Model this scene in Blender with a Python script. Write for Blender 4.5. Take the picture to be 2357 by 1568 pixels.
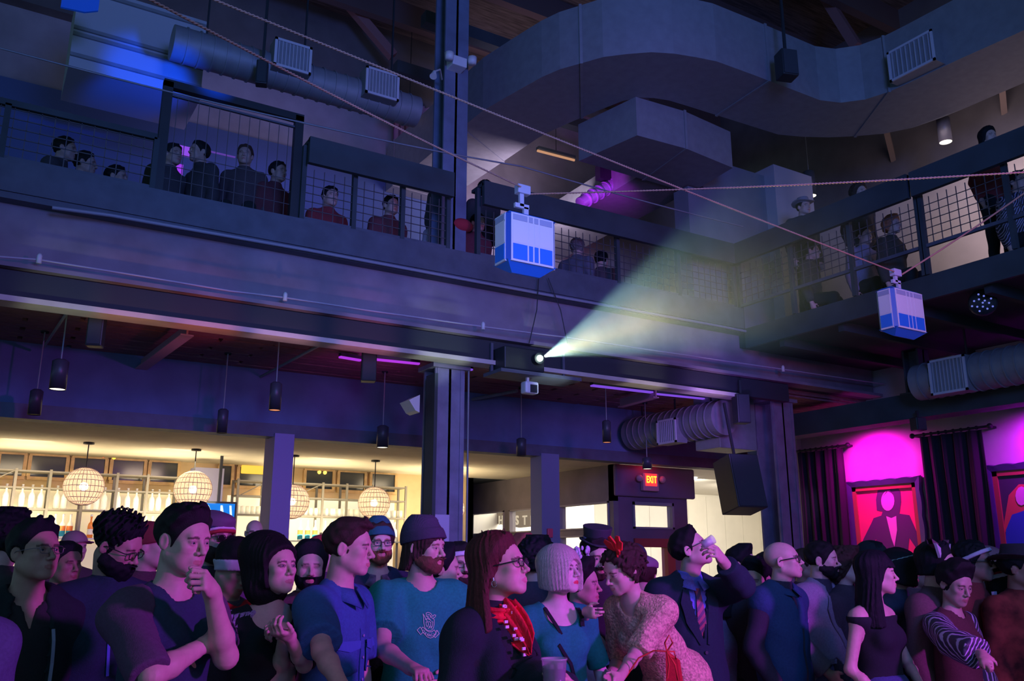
import bpy, bmesh, math, random
import numpy as np
from mathutils import Vector, Matrix

for _o in list(bpy.data.objects):
    bpy.data.objects.remove(_o)
SC = bpy.context.scene
COL = SC.collection

# ------------------------------------------------------------ camera
F_PX, CX, CY = 2013.0, 1178.5, 784.0
HEAD = math.radians(31.6); PIT = math.radians(14.1)
CAM = np.array([0.0, 0.0, 1.65])
FH = np.array([math.sin(HEAD), math.cos(HEAD), 0.0])
RT = np.array([math.cos(HEAD), -math.sin(HEAD), 0.0])
FW = FH * math.cos(PIT) + np.array([0, 0, 1.0]) * math.sin(PIT)
UP = -FH * math.sin(PIT) + np.array([0, 0, 1.0]) * math.cos(PIT)
cd = bpy.data.cameras.new('camera'); cd.sensor_width = 36.0; cd.lens = F_PX / 2357.0 * 36.0
cd.clip_start = 0.05; cd.clip_end = 200
cam = bpy.data.objects.new('camera', cd); COL.objects.link(cam)
cam.location = CAM; cam.rotation_euler = (math.pi / 2 + PIT, 0, -HEAD)
SC.camera = cam

def ray(px, py):
    return FW + RT * ((px - CX) / F_PX) + UP * ((CY - py) / F_PX)
def at(px, py, ax, v):
    """the point of a world plane (ax = v) seen at a measured image position"""
    d = ray(px, py); i = 'XYZ'.index(ax)
    return CAM + d * ((v - CAM[i]) / d[i])
def atd(px, py, depth):
    return CAM + ray(px, py) * depth

# ------------------------------------------------------------ world, exposure, big lights
SC.view_settings.view_transform = 'Standard'; SC.view_settings.look = 'None'
SC.view_settings.gamma = 1.0; SC.view_settings.use_curve_mapping = False
SC.view_settings.exposure = 0.0
W = bpy.data.worlds.new('world'); SC.world = W; W.use_nodes = True
W.node_tree.nodes['Background'].inputs[0].default_value = (0.085, 0.18, 0.25, 1)
W.node_tree.nodes['Background'].inputs[1].default_value = 0.95
SC.cycles.max_bounces = 5; SC.cycles.diffuse_bounces = 3; SC.cycles.volume_bounces = 0
SC.cycles.transmission_bounces = 4; SC.cycles.transparent_max_bounces = 12
SC.cycles.sample_clamp_indirect = 3.0; SC.cycles.caustics_reflective = False; SC.cycles.caustics_refractive = False

def lamp(name, kind, loc, energy, color, target=None, size=0.5, size_y=None, angle=60, blend=0.5, soft=0.1):
    l = bpy.data.lights.new(name, kind); l.energy = energy; l.color = color
    if kind == 'AREA':
        l.size = size
        if size_y: l.shape = 'RECTANGLE'; l.size_y = size_y
    if kind == 'SPOT':
        l.spot_size = math.radians(angle); l.spot_blend = blend; l.shadow_soft_size = soft
    if kind == 'POINT': l.shadow_soft_size = soft
    o = bpy.data.objects.new(name, l); COL.objects.link(o); o.location = loc
    if target is not None:
        o.rotation_euler = (Vector(target) - Vector(loc)).to_track_quat('-Z', 'Y').to_euler()
    return o

def _rel(r, f, z): return tuple(RT * r + FH * f + np.array([0, 0, z]))
lamp('stage_key', 'SPOT', _rel(5.2, .9, 3.0), 1250, (.70, .055, 1.0), target=_rel(.2, 4.4, .95), angle=60, blend=.8, soft=.2)
lamp('stage_pink', 'SPOT', _rel(3.2, -1.2, 2.9), 150, (1.0, .10, .62), target=_rel(.4, 4.6, 1.3), angle=46, blend=1, soft=.2)
lamp('stage_cool', 'SPOT', _rel(1.2, -2.2, 3.4), 30, (.12, .50, 1.0), target=_rel(.8, 4.8, 1.2), angle=60, blend=1, soft=.3)
lamp('stage_blue', 'SPOT', _rel(2.6, -1.5, 5.2), 1900, (.12, .22, 1.0), target=(5.6, 9.0, 6.0), angle=84, blend=.9, soft=1.2)
lamp('stage_violet', 'SPOT', _rel(5.5, -1.0, 3.6), 1000, (.55, .16, .95), target=(6.2, 8.5, 4.6), angle=42, blend=1, soft=.9)
lamp('upper_blue', 'SPOT', (1.9, 7.6, 6.1), 420, (.0, .07, 1.0), target=tuple(at(345, 185, 'Y', 10.0)), angle=22, blend=.5, soft=.1)
for _i, _x in enumerate((.6, 2.6, 4.8, 7.0)):
    lamp('bar_glow.%d' % _i, 'AREA', (_x, 14.0, 2.3), 30, (1.0, .80, .50), target=(_x, 14.6, 3.4), size=1.2)
    lamp('bar_down.%d' % _i, 'AREA', (_x, 13.2, 3.15), 14, (1.0, .78, .50), target=(_x, 14.8, 1.8), size=.6)
lamp('corridor_a', 'AREA', (12.2, 13.2, 3.1), 190, (1.0, .93, .78), target=(12.6, 14.5, 1.4), size=1.0)
lamp('corridor_b', 'AREA', (10.4, 15.0, 3.1), 130, (1.0, .95, .80), target=(10.0, 15.2, 0), size=1.2)
lamp('corridor_c', 'AREA', (14.6, 13.4, 3.1), 120, (1.0, .90, .74), target=(14.8, 15.5, 1.4), size=.8)
lamp('under_violet', 'SPOT', (8.0, 7.6, 3.4), 45, (.36, .16, 1.0), target=(9.0, 9.9, 3.7), angle=100, blend=1, soft=.1)
lamp('under_magenta', 'SPOT', (4.0, 8.9, 3.45), 16, (.8, .08, .9), target=(4.0, 9.9, 4.0), angle=84, blend=1, soft=.1)
lamp('upper_violet', 'AREA', (7.0, 10.6, 6.6), 52, (.80, .62, .85), target=(7.0, 12.5, 8.4), size=1.6)
lamp('upper_wall_left', 'AREA', (3.0, 10.5, 6.8), 18, (.42, .34, .80), target=(3.0, 12.5, 7.6), size=1.6)
lamp('upper_wall_right', 'AREA', (10.7, 5.6, 6.4), 34, (.85, .66, .72), target=(12.0, 5.8, 6.4), size=1.8)

for _i, (_x, _c, _e) in enumerate(((.5, (.6, .7, .5), 6), (1.1, (1, .45, .22), 6), (1.75, (1, .22, .10), 7), (2.5, (.9, .45, .6), 7), (3.4, (.95, .3, .6), 8), (4.3, (.75, .95, .85), 9), (5.6, (.7, .9, .9), 8), (7.2, (.9, .85, .7), 7), (8.3, (.8, .6, .6), 6))):
    lamp('beam_uplight.%d' % _i, 'SPOT', (_x, 7.75, 3.25), _e * 2.2, _c, target=(_x, 8.46, 3.84), angle=50, blend=.8, soft=.03)
lamp('joist_lit_pink', 'SPOT', (2.5, 8.9, 3.2), 7, (1, .12, .55), target=(1.85, 9.5, 3.92), angle=60, blend=1, soft=.05)
lamp('pilaster_lilac', 'SPOT', (10.9, 8.6, 3.0), 22, (.75, .5, 1.0), target=(11.95, 10.3, 2.4), angle=26, blend=.8, soft=.05)
lamp('fascia_red', 'SPOT', _rel(4.6, 1.2, 3.6), 260, (1.0, .10, .16), target=(8.6, 8.5, 4.75), angle=26, blend=1, soft=.3)

lamp('picture_wash', 'SPOT', (11.55, 8.60, 3.52), 170, (1.0, .0, .66), target=(11.85, 8.6, 2.6), angle=172, blend=1, soft=.06)
lamp('picture_wash_b', 'SPOT', (11.55, 5.95, 3.52), 130, (.72, .0, 1.0), target=(11.85, 5.95, 2.6), angle=172, blend=1, soft=.06)
lamp('portrait_fill', 'SPOT', (9.9, 8.0, 3.3), 120, (1.0, .03, .42), target=(11.97, 8.6, 2.1), angle=34, blend=1, soft=.08)  # added spot to brighten the portrait, not a fixture of the hall
lamp('cabin_light', 'SPOT', (1.4, .6, 2.9), 95, (.78, .70, 1.0), target=(3.25, 5.0, 3.9), angle=12, blend=.8, soft=.1)  # added spot that whitens the nearer cabin; no lamp hangs there
lamp('cabin_fill_b', 'SPOT', (5.6, .2, 2.9), 60, (.72, .50, 1.0), target=(7.15, 4.5, 3.75), angle=14, blend=.8, soft=.1)  # the same added brightening for the farther cabin

lamp('header_fill', 'SPOT', _rel(.2, 2.0, 2.75), 210, (.22, .36, 1.0), target=(4.6, 11.0, 3.75), angle=62, blend=1, soft=.3)  # added spot that lifts the blue of the bar header


# ------------------------------------------------------------ materials
def mat(name, col, rough=0.7, metal=0.0, emit=None, es=1.0, noise=0.0, nscale=30.0, bump=0.0, bscale=60.0,
        trans=0.0, coat=0.0, stretch=None, sheen=0.0, vcol=False, spec=0.5, alpha=None):
    m = bpy.data.materials.new(name); m.use_nodes = True
    nt = m.node_tree; b = nt.nodes['Principled BSDF']
    c = (col[0], col[1], col[2], 1)
    b.inputs['Base Color'].default_value = c; b.inputs['Roughness'].default_value = rough
    b.inputs['Metallic'].default_value = metal; b.inputs['Specular IOR Level'].default_value = spec
    if sheen: b.inputs['Sheen Weight'].default_value = sheen
    if trans: b.inputs['Transmission Weight'].default_value = trans
    if coat: b.inputs['Coat Weight'].default_value = coat
    if alpha is not None: b.inputs['Alpha'].default_value = alpha
    if emit is not None:
        b.inputs['Emission Color'].default_value = (emit[0], emit[1], emit[2], 1)
        b.inputs['Emission Strength'].default_value = es
    src = None
    if vcol:
        a = nt.nodes.new('ShaderNodeAttribute'); a.attribute_name = 'Col'; src = a.outputs['Color']
    if noise or bump:
        tc = nt.nodes.new('ShaderNodeTexCoord'); mp = nt.nodes.new('ShaderNodeMapping')
        nt.links.new(tc.outputs['Object'], mp.inputs[0])
        if stretch: mp.inputs['Scale'].default_value = stretch
    if noise:
        n = nt.nodes.new('ShaderNodeTexNoise'); n.inputs['Scale'].default_value = nscale; n.inputs['Detail'].default_value = 4
        nt.links.new(mp.outputs[0], n.inputs['Vector'])
        mr = nt.nodes.new('ShaderNodeMapRange'); mr.inputs['From Min'].default_value = .3; mr.inputs['From Max'].default_value = .7
        mr.inputs['To Min'].default_value = 1 - noise; mr.inputs['To Max'].default_value = 1 + noise
        nt.links.new(n.outputs['Fac'], mr.inputs['Value'])
        mx = nt.nodes.new('ShaderNodeVectorMath'); mx.operation = 'SCALE'
        if src is None: mx.inputs[0].default_value = col[:3]
        else: nt.links.new(src, mx.inputs[0])
        nt.links.new(mr.outputs[0], mx.inputs['Scale']); src = mx.outputs[0]
    if src is not None: nt.links.new(src, b.inputs['Base Color'])
    if bump:
        n2 = nt.nodes.new('ShaderNodeTexNoise'); n2.inputs['Scale'].default_value = bscale; n2.inputs['Detail'].default_value = 3
        nt.links.new(mp.outputs[0], n2.inputs['Vector'])
        bp = nt.nodes.new('ShaderNodeBump'); bp.inputs['Strength'].default_value = bump; bp.inputs['Distance'].default_value = 0.01
        nt.links.new(n2.outputs['Fac'], bp.inputs['Height']); nt.links.new(bp.outputs[0], b.inputs['Normal'])
    return m
_mc = {}
def M(key, *a, **k):
    if key not in _mc: _mc[key] = mat(key, *a, **k)
    return _mc[key]

# ------------------------------------------------------------ mesh helpers
def tag(o, label=None, cat=None, group=None, kind=None):
    if label: o['label'] = label
    if cat: o['category'] = cat
    if group: o['group'] = group
    if kind: o['kind'] = kind
    return o
def empty(name, loc=(0, 0, 0), rz=0.0, label=None, cat=None, group=None, parent=None, kind=None):
    o = bpy.data.objects.new(name, None); COL.objects.link(o); o.location = loc; o.rotation_euler = (0, 0, rz)
    o.empty_display_size = 0.1
    if parent: o.parent = parent
    return tag(o, label, cat, group, kind)
def copy_tree(o, parent=None):
    c = o.copy(); COL.objects.link(c)
    if parent is not None: c.parent = parent
    for ch in list(o.children): copy_tree(ch, c)
    return c

class MB:
    """collects boxes, bars, tubes, lathes and prisms; build() links them as ONE mesh object"""
    def __init__(s): s.v = []; s.f = []; s.sm = []
    def add(s, vs, fs, smooth=False):
        b = len(s.v); s.v += [tuple(map(float, p)) for p in vs]; s.f += [tuple(i + b for i in f) for f in fs]
        s.sm += [smooth] * len(fs); return s
    def box(s, x0, y0, z0, x1, y1, z1):
        if x0 > x1: x0, x1 = x1, x0
        if y0 > y1: y0, y1 = y1, y0
        if z0 > z1: z0, z1 = z1, z0
        vs = [(x, y, z) for z in (z0, z1) for y in (y0, y1) for x in (x0, x1)]
        return s.add(vs, [(0, 2, 3, 1), (4, 5, 7, 6), (0, 1, 5, 4), (2, 6, 7, 3), (0, 4, 6, 2), (1, 3, 7, 5)])
    def bar(s, a, b, w, h, up=(0, 0, 1)):
        a = Vector(a); b = Vector(b); d = (b - a).normalized(); u = Vector(up)
        r = d.cross(u)
        if r.length < 1e-4: r = d.cross(Vector((1, 0, 0)))
        r.normalize(); u = r.cross(d)
        vs = []
        for p in (a, b):
            for i, j in ((-1, -1), (1, -1), (1, 1), (-1, 1)):
                vs.append(p + r * (i * w / 2) + u * (j * h / 2))
        return s.add(vs, [(0, 1, 2, 3), (7, 6, 5, 4), (0, 4, 5, 1), (1, 5, 6, 2), (2, 6, 7, 3), (3, 7, 4, 0)])
    def tube(s, pts, r, n=8, caps=True, rad=None):
        pts = [Vector(p) for p in pts]; m = len(pts); vs = []
        for i, p in enumerate(pts):
            d = (pts[min(i + 1, m - 1)] - pts[max(i - 1, 0)]).normalized()
            u = Vector((0, 0, 1)) if abs(d.z) < .95 else Vector((1, 0, 0))
            a = d.cross(u).normalized(); c = a.cross(d)
            rr = rad[i] if rad else r
            for k in range(n):
                t = 2 * math.pi * k / n; vs.append(p + a * (math.cos(t) * rr) + c * (math.sin(t) * rr))
        fs = [(i * n + k, i * n + (k + 1) % n, (i + 1) * n + (k + 1) % n, (i + 1) * n + k) for i in range(m - 1) for k in range(n)]
        s.add(vs, fs, True)
        if caps: s.add([vs[k] for k in range(n)] , [tuple(range(n))]); s.add([vs[(m - 1) * n + k] for k in range(n)], [tuple(range(n))[::-1]])
        return s
    def lathe(s, prof, c=(0, 0, 0), n=20, smooth=True):
        vs = []; m = len(prof)
        for r, z in prof:
            for k in range(n):
                t = 2 * math.pi * k / n; vs.append((c[0] + r * math.cos(t), c[1] + r * math.sin(t), c[2] + z))
        fs = [(i * n + k, i * n + (k + 1) % n, (i + 1) * n + (k + 1) % n, (i + 1) * n + k) for i in range(m - 1) for k in range(n)]
        return s.add(vs, fs, smooth)
    def prism(s, poly, z0, z1):
        """poly: list of xy, extruded in z"""
        n = len(poly); vs = [(x, y, z0) for x, y in poly] + [(x, y, z1) for x, y in poly]
        fs = [tuple(range(n))[::-1], tuple(range(n, 2 * n))] + [(i, (i + 1) % n, n + (i + 1) % n, n + i) for i in range(n)]
        return s.add(vs, fs)
    def prism_y(s, poly, y0, y1):
        """poly: list of xz, extruded in y"""
        n = len(poly); vs = [(x, y0, z) for x, z in poly] + [(x, y1, z) for x, z in poly]
        fs = [tuple(range(n)), tuple(range(n, 2 * n))[::-1]] + [(i, n + i, n + (i + 1) % n, (i + 1) % n) for i in range(n)]
        return s.add(vs, fs)
    def prism_x(s, poly, x0, x1):
        """poly: list of yz, extruded in x"""
        n = len(poly); vs = [(x0, y, z) for y, z in poly] + [(x1, y, z) for y, z in poly]
        fs = [tuple(range(n))[::-1], tuple(range(n, 2 * n))] + [(i, (i + 1) % n, n + (i + 1) % n, n + i) for i in range(n)]
        return s.add(vs, fs)
    def sphere(s, c, r, nu=16, nv=10, sc=(1, 1, 1)):
        prof = [(max(1e-4, r * math.sin(math.pi * i / nv)), -r * math.cos(math.pi * i / nv)) for i in range(nv + 1)]
        vs = []; 
        for rr, z in prof:
            for k in range(nu):
                t = 2 * math.pi * k / nu; vs.append((c[0] + rr * math.cos(t) * sc[0], c[1] + rr * math.sin(t) * sc[1], c[2] + z * sc[2]))
        return s.add(vs, [(i * nu + k, i * nu + (k + 1) % nu, (i + 1) * nu + (k + 1) % nu, (i + 1) * nu + k) for i in range(nv) for k in range(nu)], True)
    def mesh(s, name):
        me = bpy.data.meshes.new(name); me.from_pydata(s.v, [], s.f)
        me.polygons.foreach_set('use_smooth', s.sm); me.update(); return me
    def build(s, name, m, parent=None, label=None, cat=None, group=None, kind=None, loc=None, bevel=0.0):
        o = bpy.data.objects.new(name, s.mesh(name)); COL.objects.link(o)
        if m: o.data.materials.append(m)
        if parent: o.parent = parent
        if loc is not None: o.location = loc
        if bevel:
            md = o.modifiers.new('bevel', 'BEVEL'); md.width = bevel; md.segments = 2; md.limit_method = 'ANGLE'
        return tag(o, label, cat, group, kind)
def obj_from(me, name, m=None, parent=None, loc=None, rot=None):
    o = bpy.data.objects.new(name, me); COL.objects.link(o)
    if m and not me.materials: me.materials.append(m)
    if parent: o.parent = parent
    if loc is not None: o.location = loc
    if rot is not None: o.rotation_euler = rot
    return o
def text_mesh(name, s, size, m, depth=0.004, parent=None, matrix=None, align='CENTER'):
    cu = bpy.data.curves.new(name, 'FONT'); cu.body = s; cu.size = size; cu.extrude = depth; cu.align_x = align; cu.align_y = 'CENTER'
    cu.offset = size * 0.02
    o = bpy.data.objects.new(name, cu); COL.objects.link(o)
    me = bpy.data.meshes.new_from_object(o.evaluated_get(bpy.context.evaluated_depsgraph_get()))
    bpy.data.objects.remove(o)
    o = bpy.data.objects.new(name, me); COL.objects.link(o); me.materials.clear(); me.materials.append(m)
    if matrix is not None: me.transform(matrix)
    if parent: o.parent = parent
    return o

# ============================================================ setting
m_dark = M('dark_paint', (.045, .062, .075), rough=.7, noise=.25, nscale=2)
m_wallL = M('lilac_plaster', (.32, .29, .34), rough=.9, noise=.12, nscale=3, bump=.05, bscale=40)
m_cream = M('cream_plaster', (.72, .66, .52), rough=.9, noise=.05, nscale=4)
m_wood = M('dark_ceiling_boards', (.28, .12, .14), rough=.8, noise=.4, nscale=8, stretch=(1, 12, 12))
m_steel = M('painted_steel', (.10, .11, .15), rough=.6, noise=.15, nscale=6, bump=.05)
m_beam = M('beam_grey_steel', (.27, .22, .28), rough=.75, noise=.18, nscale=3, bump=.08, bscale=25)
m_galv = M('galvanised_duct', (.29, .30, .33), rough=.55, metal=.25, noise=.08, nscale=9)
m_black = M('black_plastic', (.022, .028, .033), rough=.5)
m_hall = M('matte_black_wall', (.13, .12, .13), rough=.9, noise=.2, nscale=2)
m_white = M('white_plastic', (.8, .8, .82), rough=.4)

def S(mb, name, m, parent=None, **k):
    return mb.build(name, m, parent, kind=None if parent else 'structure', **k)
S(MB().box(-7, -5, -.12, 18, 19, 0), 'floor', M('worn_concrete_floor', (.16, .14, .14), rough=.5, noise=.2, nscale=1.5))
S(MB().box(-7, -5, 10.4, 14, 13.2, 10.6), 'ceiling', M('roof_boards', (.10, .075, .07), rough=.9, noise=.5, nscale=3, stretch=(1, 10, 1)))
S(MB().box(12, -5, 0, 12.2, 10.42, 4.8), 'wall_right', M('lilac_wall', (.60, .50, .62), rough=.9, noise=.06, nscale=3))
S(MB().box(12, -5, 4.8, 12.2, 12.5, 7.25), 'wall_right_upper', M('pale_upper_wall', (.50, .44, .42), rough=.9, noise=.08, nscale=3))
S(MB().box(11.98, -5, 7.25, 12.2, 12.5, 10.4), 'wall_right_top', m_hall)
S(MB().box(-7, 12.5, 4.8, 12.2, 12.7, 10.4), 'wall_back_upper', m_wallL)
# under-balcony ceiling of boards
uc = S(MB().box(-5, 8.75, 4.06, 12.0, 11.05, 4.12), 'ceiling_under_balcony', m_wood)
rnd = random.Random(4)
bm_ = MB().box(0, 0, 0, 2.35, .135, .03).mesh('plank')
bm_.materials.append(m_wood)
for r in range(15):
    for c_ in range(6):
        o = bpy.data.objects.new('plank', bm_); COL.objects.link(o); o.parent = uc
        o.location = (-2.6 + c_ * 2.4 + (r % 3) * .5, 8.8 + r * .148, 4.03 - rnd.random() * .012)
# balcony floors and beams
S(MB().box(-5, 8.62, 4.12, 12.0, 12.5, 4.8), 'balcony_floor_front', m_dark)
S(MB().box(9.05, -3, 4.56, 12.0, 8.56, 4.8), 'balcony_floor_side', M('soffit_black', (.035, .04, .05), rough=.9))
for _j in range(9): S(MB().box(9.1, .2 + _j * .95, 4.44, 11.95, .28 + _j * .95, 4.56), 'ceiling_joist_side', M('soffit_black', (.035, .04, .05)))
b = S(MB().box(-5, 8.56, 4.12, 11.95, 8.62, 4.80), 'trim_1', m_beam)
S(MB().box(-5, 8.42, 4.74, 11.95, 8.56, 4.80), 'beam_top_flange', m_steel, b)
S(MB().box(-5, 8.40, 4.12, 11.95, 8.56, 4.16), 'beam_ledge', m_beam, b)
b2 = S(MB().box(-5, 8.48, 3.86, 9.9, 8.60, 4.11), 'trim_2', M('beam_dark', (.03, .035, .045), rough=.7))
S(MB().box(-5, 8.41, 3.815, 9.0, 8.64, 3.865), 'beam_bottom_flange', M('flange_lit_warm', (.62, .54, .50), rough=.7, noise=.2, nscale=2), b2)  # the warm light on the flange is put into its colour
S(MB().box(9.0, -3, 4.52, 9.05, 8.4, 4.8), 'trim_3', m_dark)
S(MB().box(-5, 8.40, 4.80, 9.0, 8.50, 5.10), 'trim_4', m_steel)     # kick plate of the front balcony
# header over the bar
hd = S(MB().box(-5, 11.0, 3.27, 12.0, 11.15, 4.06), 'wall_bar_header', M('header_paint', (.12, .17, .32), rough=.8, noise=.15, nscale=3))
S(MB().box(-5, 10.93, 3.16, 12.0, 11.17, 3.27), 'header_lip', m_steel, hd)
S(MB().box(-5, 10.96, 3.27, 12.0, 11.0, 3.33), 'header_lip', m_steel, hd)
S(MB().box(-5, 11.15, 3.20, 9.2, 15.0, 3.30), 'ceiling_bar', m_cream)
S(MB().box(-5, 15.0, 0, 8.35, 15.2, 3.3), 'wall_bar_back', M('warm_wall', (.66, .50, .28), rough=.9, noise=.1, nscale=3))
S(MB().box(8.35, 17.3, 0, 9.2, 17.5, 3.3), 'wall_nook_back', M('orange_wall', (.45, .22, .10), rough=.9))
S(MB().box(8.2, 15.0, 0, 8.35, 17.5, 3.3), 'wall_nook_side', m_dark)
S(MB().box(8.35, 15.0, 3.2, 9.2, 17.5, 3.3), 'ceiling_nook', m_dark)
# passage wall (runs away from us) with its windows, and the door wall
PW = M('passage_wall', (.20, .17, .19), rough=.85, noise=.12, nscale=3)
pw = MB()
ys_ = [11.7, 13.17, 13.92, 14.9, 15.06, 16.74, 17.5]
pw.box(9.1, 11.7, 2.60, 9.2, 17.5, 3.2); pw.box(9.1, 11.7, 2.06, 9.2, 17.5, 2.16); pw.box(9.1, 11.7, 0, 9.2, 17.5, .9)
pw.box(9.1, 11.60, 0, 9.2, 11.72, 3.2); pw.box(9.1, 13.17, .9, 9.2, 13.92, 2.6); pw.box(9.1, 14.88, .9, 9.2, 15.08, 2.6); pw.box(9.1, 16.74, .9, 9.2, 17.5, 2.6)
S(pw, 'wall_passage', PW)
glass = M('window_glass', (.9, .95, .95), rough=.05, alpha=.10)
m_fr = M('window_frame_steel', (.30, .27, .30), rough=.6)
n = 0
for y0, y1 in ((11.72, 13.17), (13.92, 14.88), (15.08, 16.74)):
    for z0, z1 in ((2.16, 2.60), (.9, 2.06)):
        n += 1
        w = S(MB().box(9.08, y0, z0, 9.22, y1, z0 + .025).box(9.08, y0, z1 - .025, 9.22, y1, z1).box(9.08, y0, z0, 9.22, y0 + .03, z1).box(9.08, y1 - .03, z0, 9.22, y1, z1), 'window_%d' % n, m_fr)
        S(MB().box(9.145, y0 + .03, z0 + .025, 9.15, y1 - .03, z1 - .025), 'pane', glass, w)
dw = MB(); dw.box(9.1, 11.6, 2.60, 10.72, 11.7, 3.2); dw.box(9.2, 11.6, 0, 9.50, 11.7, 2.6); dw.box(10.40, 11.6, 0, 10.72, 11.7, 2.6); dw.box(9.5, 11.6, 2.0, 10.4, 11.7, 2.16)
S(dw, 'wall_door', M('aubergine_wall', (.17, .11, .18), rough=.85, noise=.1, nscale=3))
S(MB().box(9.1, 11.52, 2.68, 10.86, 11.6, 3.2), 'trim_5', M('aubergine_bulkhead', (.19, .12, .20), rough=.85), bevel=.03)
n += 1
w = S(MB().box(9.5, 11.58, 2.16, 10.4, 11.72, 2.19).box(9.5, 11.58, 2.55, 10.4, 11.72, 2.6).box(9.5, 11.58, 2.16, 9.54, 11.72, 2.6).box(10.36, 11.58, 2.16, 10.4, 11.72, 2.6), 'window_%d' % n, m_fr)
S(MB().box(9.54, 11.645, 2.19, 10.36, 11.65, 2.55), 'pane', glass, w)
d = S(MB().box(9.5, 11.56, 0, 9.6, 11.72, 2.0).box(10.2, 11.56, 0, 10.3, 11.72, 2.0).box(9.6, 11.56, 1.86, 10.2, 11.72, 2.0).box(9.6, 11.56, 0, 10.2, 11.72, .4).box(10.3, 11.6, 0, 10.4, 11.7, 2.0), 'door_1', M('red_door', (.35, .05, .05), rough=.5))
S(MB().box(9.6, 11.645, .4, 10.2, 11.65, 1.86), 'pane', glass, d)
S(MB().bar((9.66, 11.53, 1.0), (9.66, 11.53, 1.35), .03, .03), 'door_handle', m_galv, d)
# bright corridor behind
mw = M('white_corridor_wall', (.80, .76, .68), rough=.9, noise=.03, nscale=3)
cw = S(MB().box(9.2, 16.5, 0, 18, 16.7, 3.3), 'wall_corridor', mw)
for i in range(11):
    S(MB().box(10.9 + i * .62, 16.46, 0, 11.51 + i * .62, 16.5, 3.2), 'panel', mw, cw)
S(MB().box(9.2, 11.15, 3.25, 18, 16.5, 3.35), 'ceiling_corridor', mw)
S(MB().box(17.8, 10, 0, 18, 16.5, 3.3), 'wall_corridor_end', mw)
S(MB().box(12.0, 10.42, 0, 18, 10.6, 3.3), 'wall_corridor_near', mw)
S(MB().box(11.15, 15.2, 0, 11.4, 16.5, 3.25), 'wall_corridor_stub', mw)
# bar transom windows: dark glass between wooden mullions
zt0 = at(200, 1100, 'Y', 15)[2]
trs = [(0, 52), (72, 150), (170, 240), (260, 330), (348, 408), (508, 532), (552, 612), (705, 765), (782, 838), (856, 908)]
m_night = M('night_glass', (.035, .045, .06), rough=.15); m_mull = M('mullion_wood', (.62, .42, .20), rough=.6, noise=.2, nscale=10)
for x0, x1 in trs:
    n += 1
    X0, X1 = at(x0, 1070, 'Y', 14.98)[0], at(x1, 1075, 'Y', 14.98)[0]; z0, z1 = 2.86, 3.17
    w = S(MB().box(X0 - .04, 14.93, z0 - .05, X1 + .04, 15.0, z0).box(X0 - .04, 14.93, z1, X1 + .04, 15.0, z1 + .03).box(X0 - .05, 14.93, z0, X0, 15.0, z1).box(X1, 14.93, z0, X1 + .05, 15.0, z1), 'window_%d' % n, m_mull)
    S(MB().box(X0, 14.96, z0, X1, 14.97, z1), 'pane', m_night, w)
# street glimmer seen through three of the panes
for x_, y_, c_ in ((15, 1036, (1, .12, .03)), (262, 1054, (1, .6, .05)), (238, 1050, (1, .15, .05)), (735, 1087, (1, .6, .1)), (748, 1088, (1, .6, .1))):
    P_ = at(x_, y_, 'Y', 14.95); tag(MB().sphere(P_, .035, 10, 6).build('street_light', M('glow%d' % x_, (0, 0, 0), emit=c_, es=2.2)), 'small %s light seen in the dark transom window at %s' % ('red' if c_[1] < .3 else 'amber', {15: 'the far left', 262: 'left of the second globe lamp', 238: 'left of its amber neighbour', 735: 'the middle, left of a pair', 748: 'the middle, right of a pair'}[x_]), 'light')
P_ = at(582, 1082, 'Y', 14.94)
tag(MB().box(P_[0] - .2, P_[1] - .03, P_[2] - .07, P_[0] + .2, P_[1], P_[2] + .07).build('transom_lamp', M('amber_glow', (0, 0, 0), emit=(1, .55, .06), es=1.3), bevel=.02), 'glowing amber sign box in the transom left of the purple column', 'light')

# ============================================================ columns
def column(name, x0, x1, y0, y1, z0, z1, label, m=m_steel, wide=.03, cat='column'):
    t = empty(name, ((x0 + x1) / 2, (y0 + y1) / 2, z0), 0, label, cat)
    mb = MB(); w, dp, H_ = (x1 - x0) / 2, (y1 - y0) / 2, z1 - z0
    if name == 'square_column': mb.box(-w, -dp, 0, w, dp, H_)
    else: mb.box(-w, -dp, 0, w, -dp + wide, H_).box(-w, dp - wide, 0, w, dp, H_).box(-wide / 2, -dp, 0, wide / 2, dp, H_)
    mb.build('shaft', m, t)
    if name == 'square_column': wide = 0
    for s_ in ((-1, 1) if name == 'steel_column' and w > .18 else ()): MB().box(s_ * (w - .04) - .02, -dp - .012, 0, s_ * (w - .04) + .02, -dp, H_).build('edge_strip', m, t)
    MB().box(-w - .06, -dp - .06, 0, w + .06, dp + .06, .05).build('base_plate', m, t)
    if name == 'steel_column': MB().box(-w - .05, -dp - .05, H_ - .05, w + .05, dp + .05, H_).build('cap_plate', m, t)
    return t
c1 = column('steel_column', 4.36, 4.74, 8.75, 9.05, 0, 3.83, 'wide dark steel column under the balcony beside the green shirt man', M('column_blue', (.24, .23, .34), rough=.6, noise=.2, nscale=5, bump=.1))
MB().box(4.32 - 4.55, -.22, 0, 4.36 - 4.55, .0, 3.7).build('cable_tray', m_dark, c1)
MB().tube([(.23, -.17, 0), (.23, -.17, 3.8)], .012, 6).build('conduit', m_galv, c1)
column('steel_column', 4.40, 4.73, 8.75, 9.05, 4.8, 10.4, 'upper steel column rising from the balcony to the roof', M('column_up', (.17, .20, .30), rough=.6, noise=.2, nscale=4))
column('steel_column', 9.78, 10.22, 8.7, 9.05, 0, 3.95, 'steel column with bolted straps left of the purple pilaster', M('column_r', (.24, .20, .28), rough=.6, noise=.2, nscale=5, bump=.1))
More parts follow.
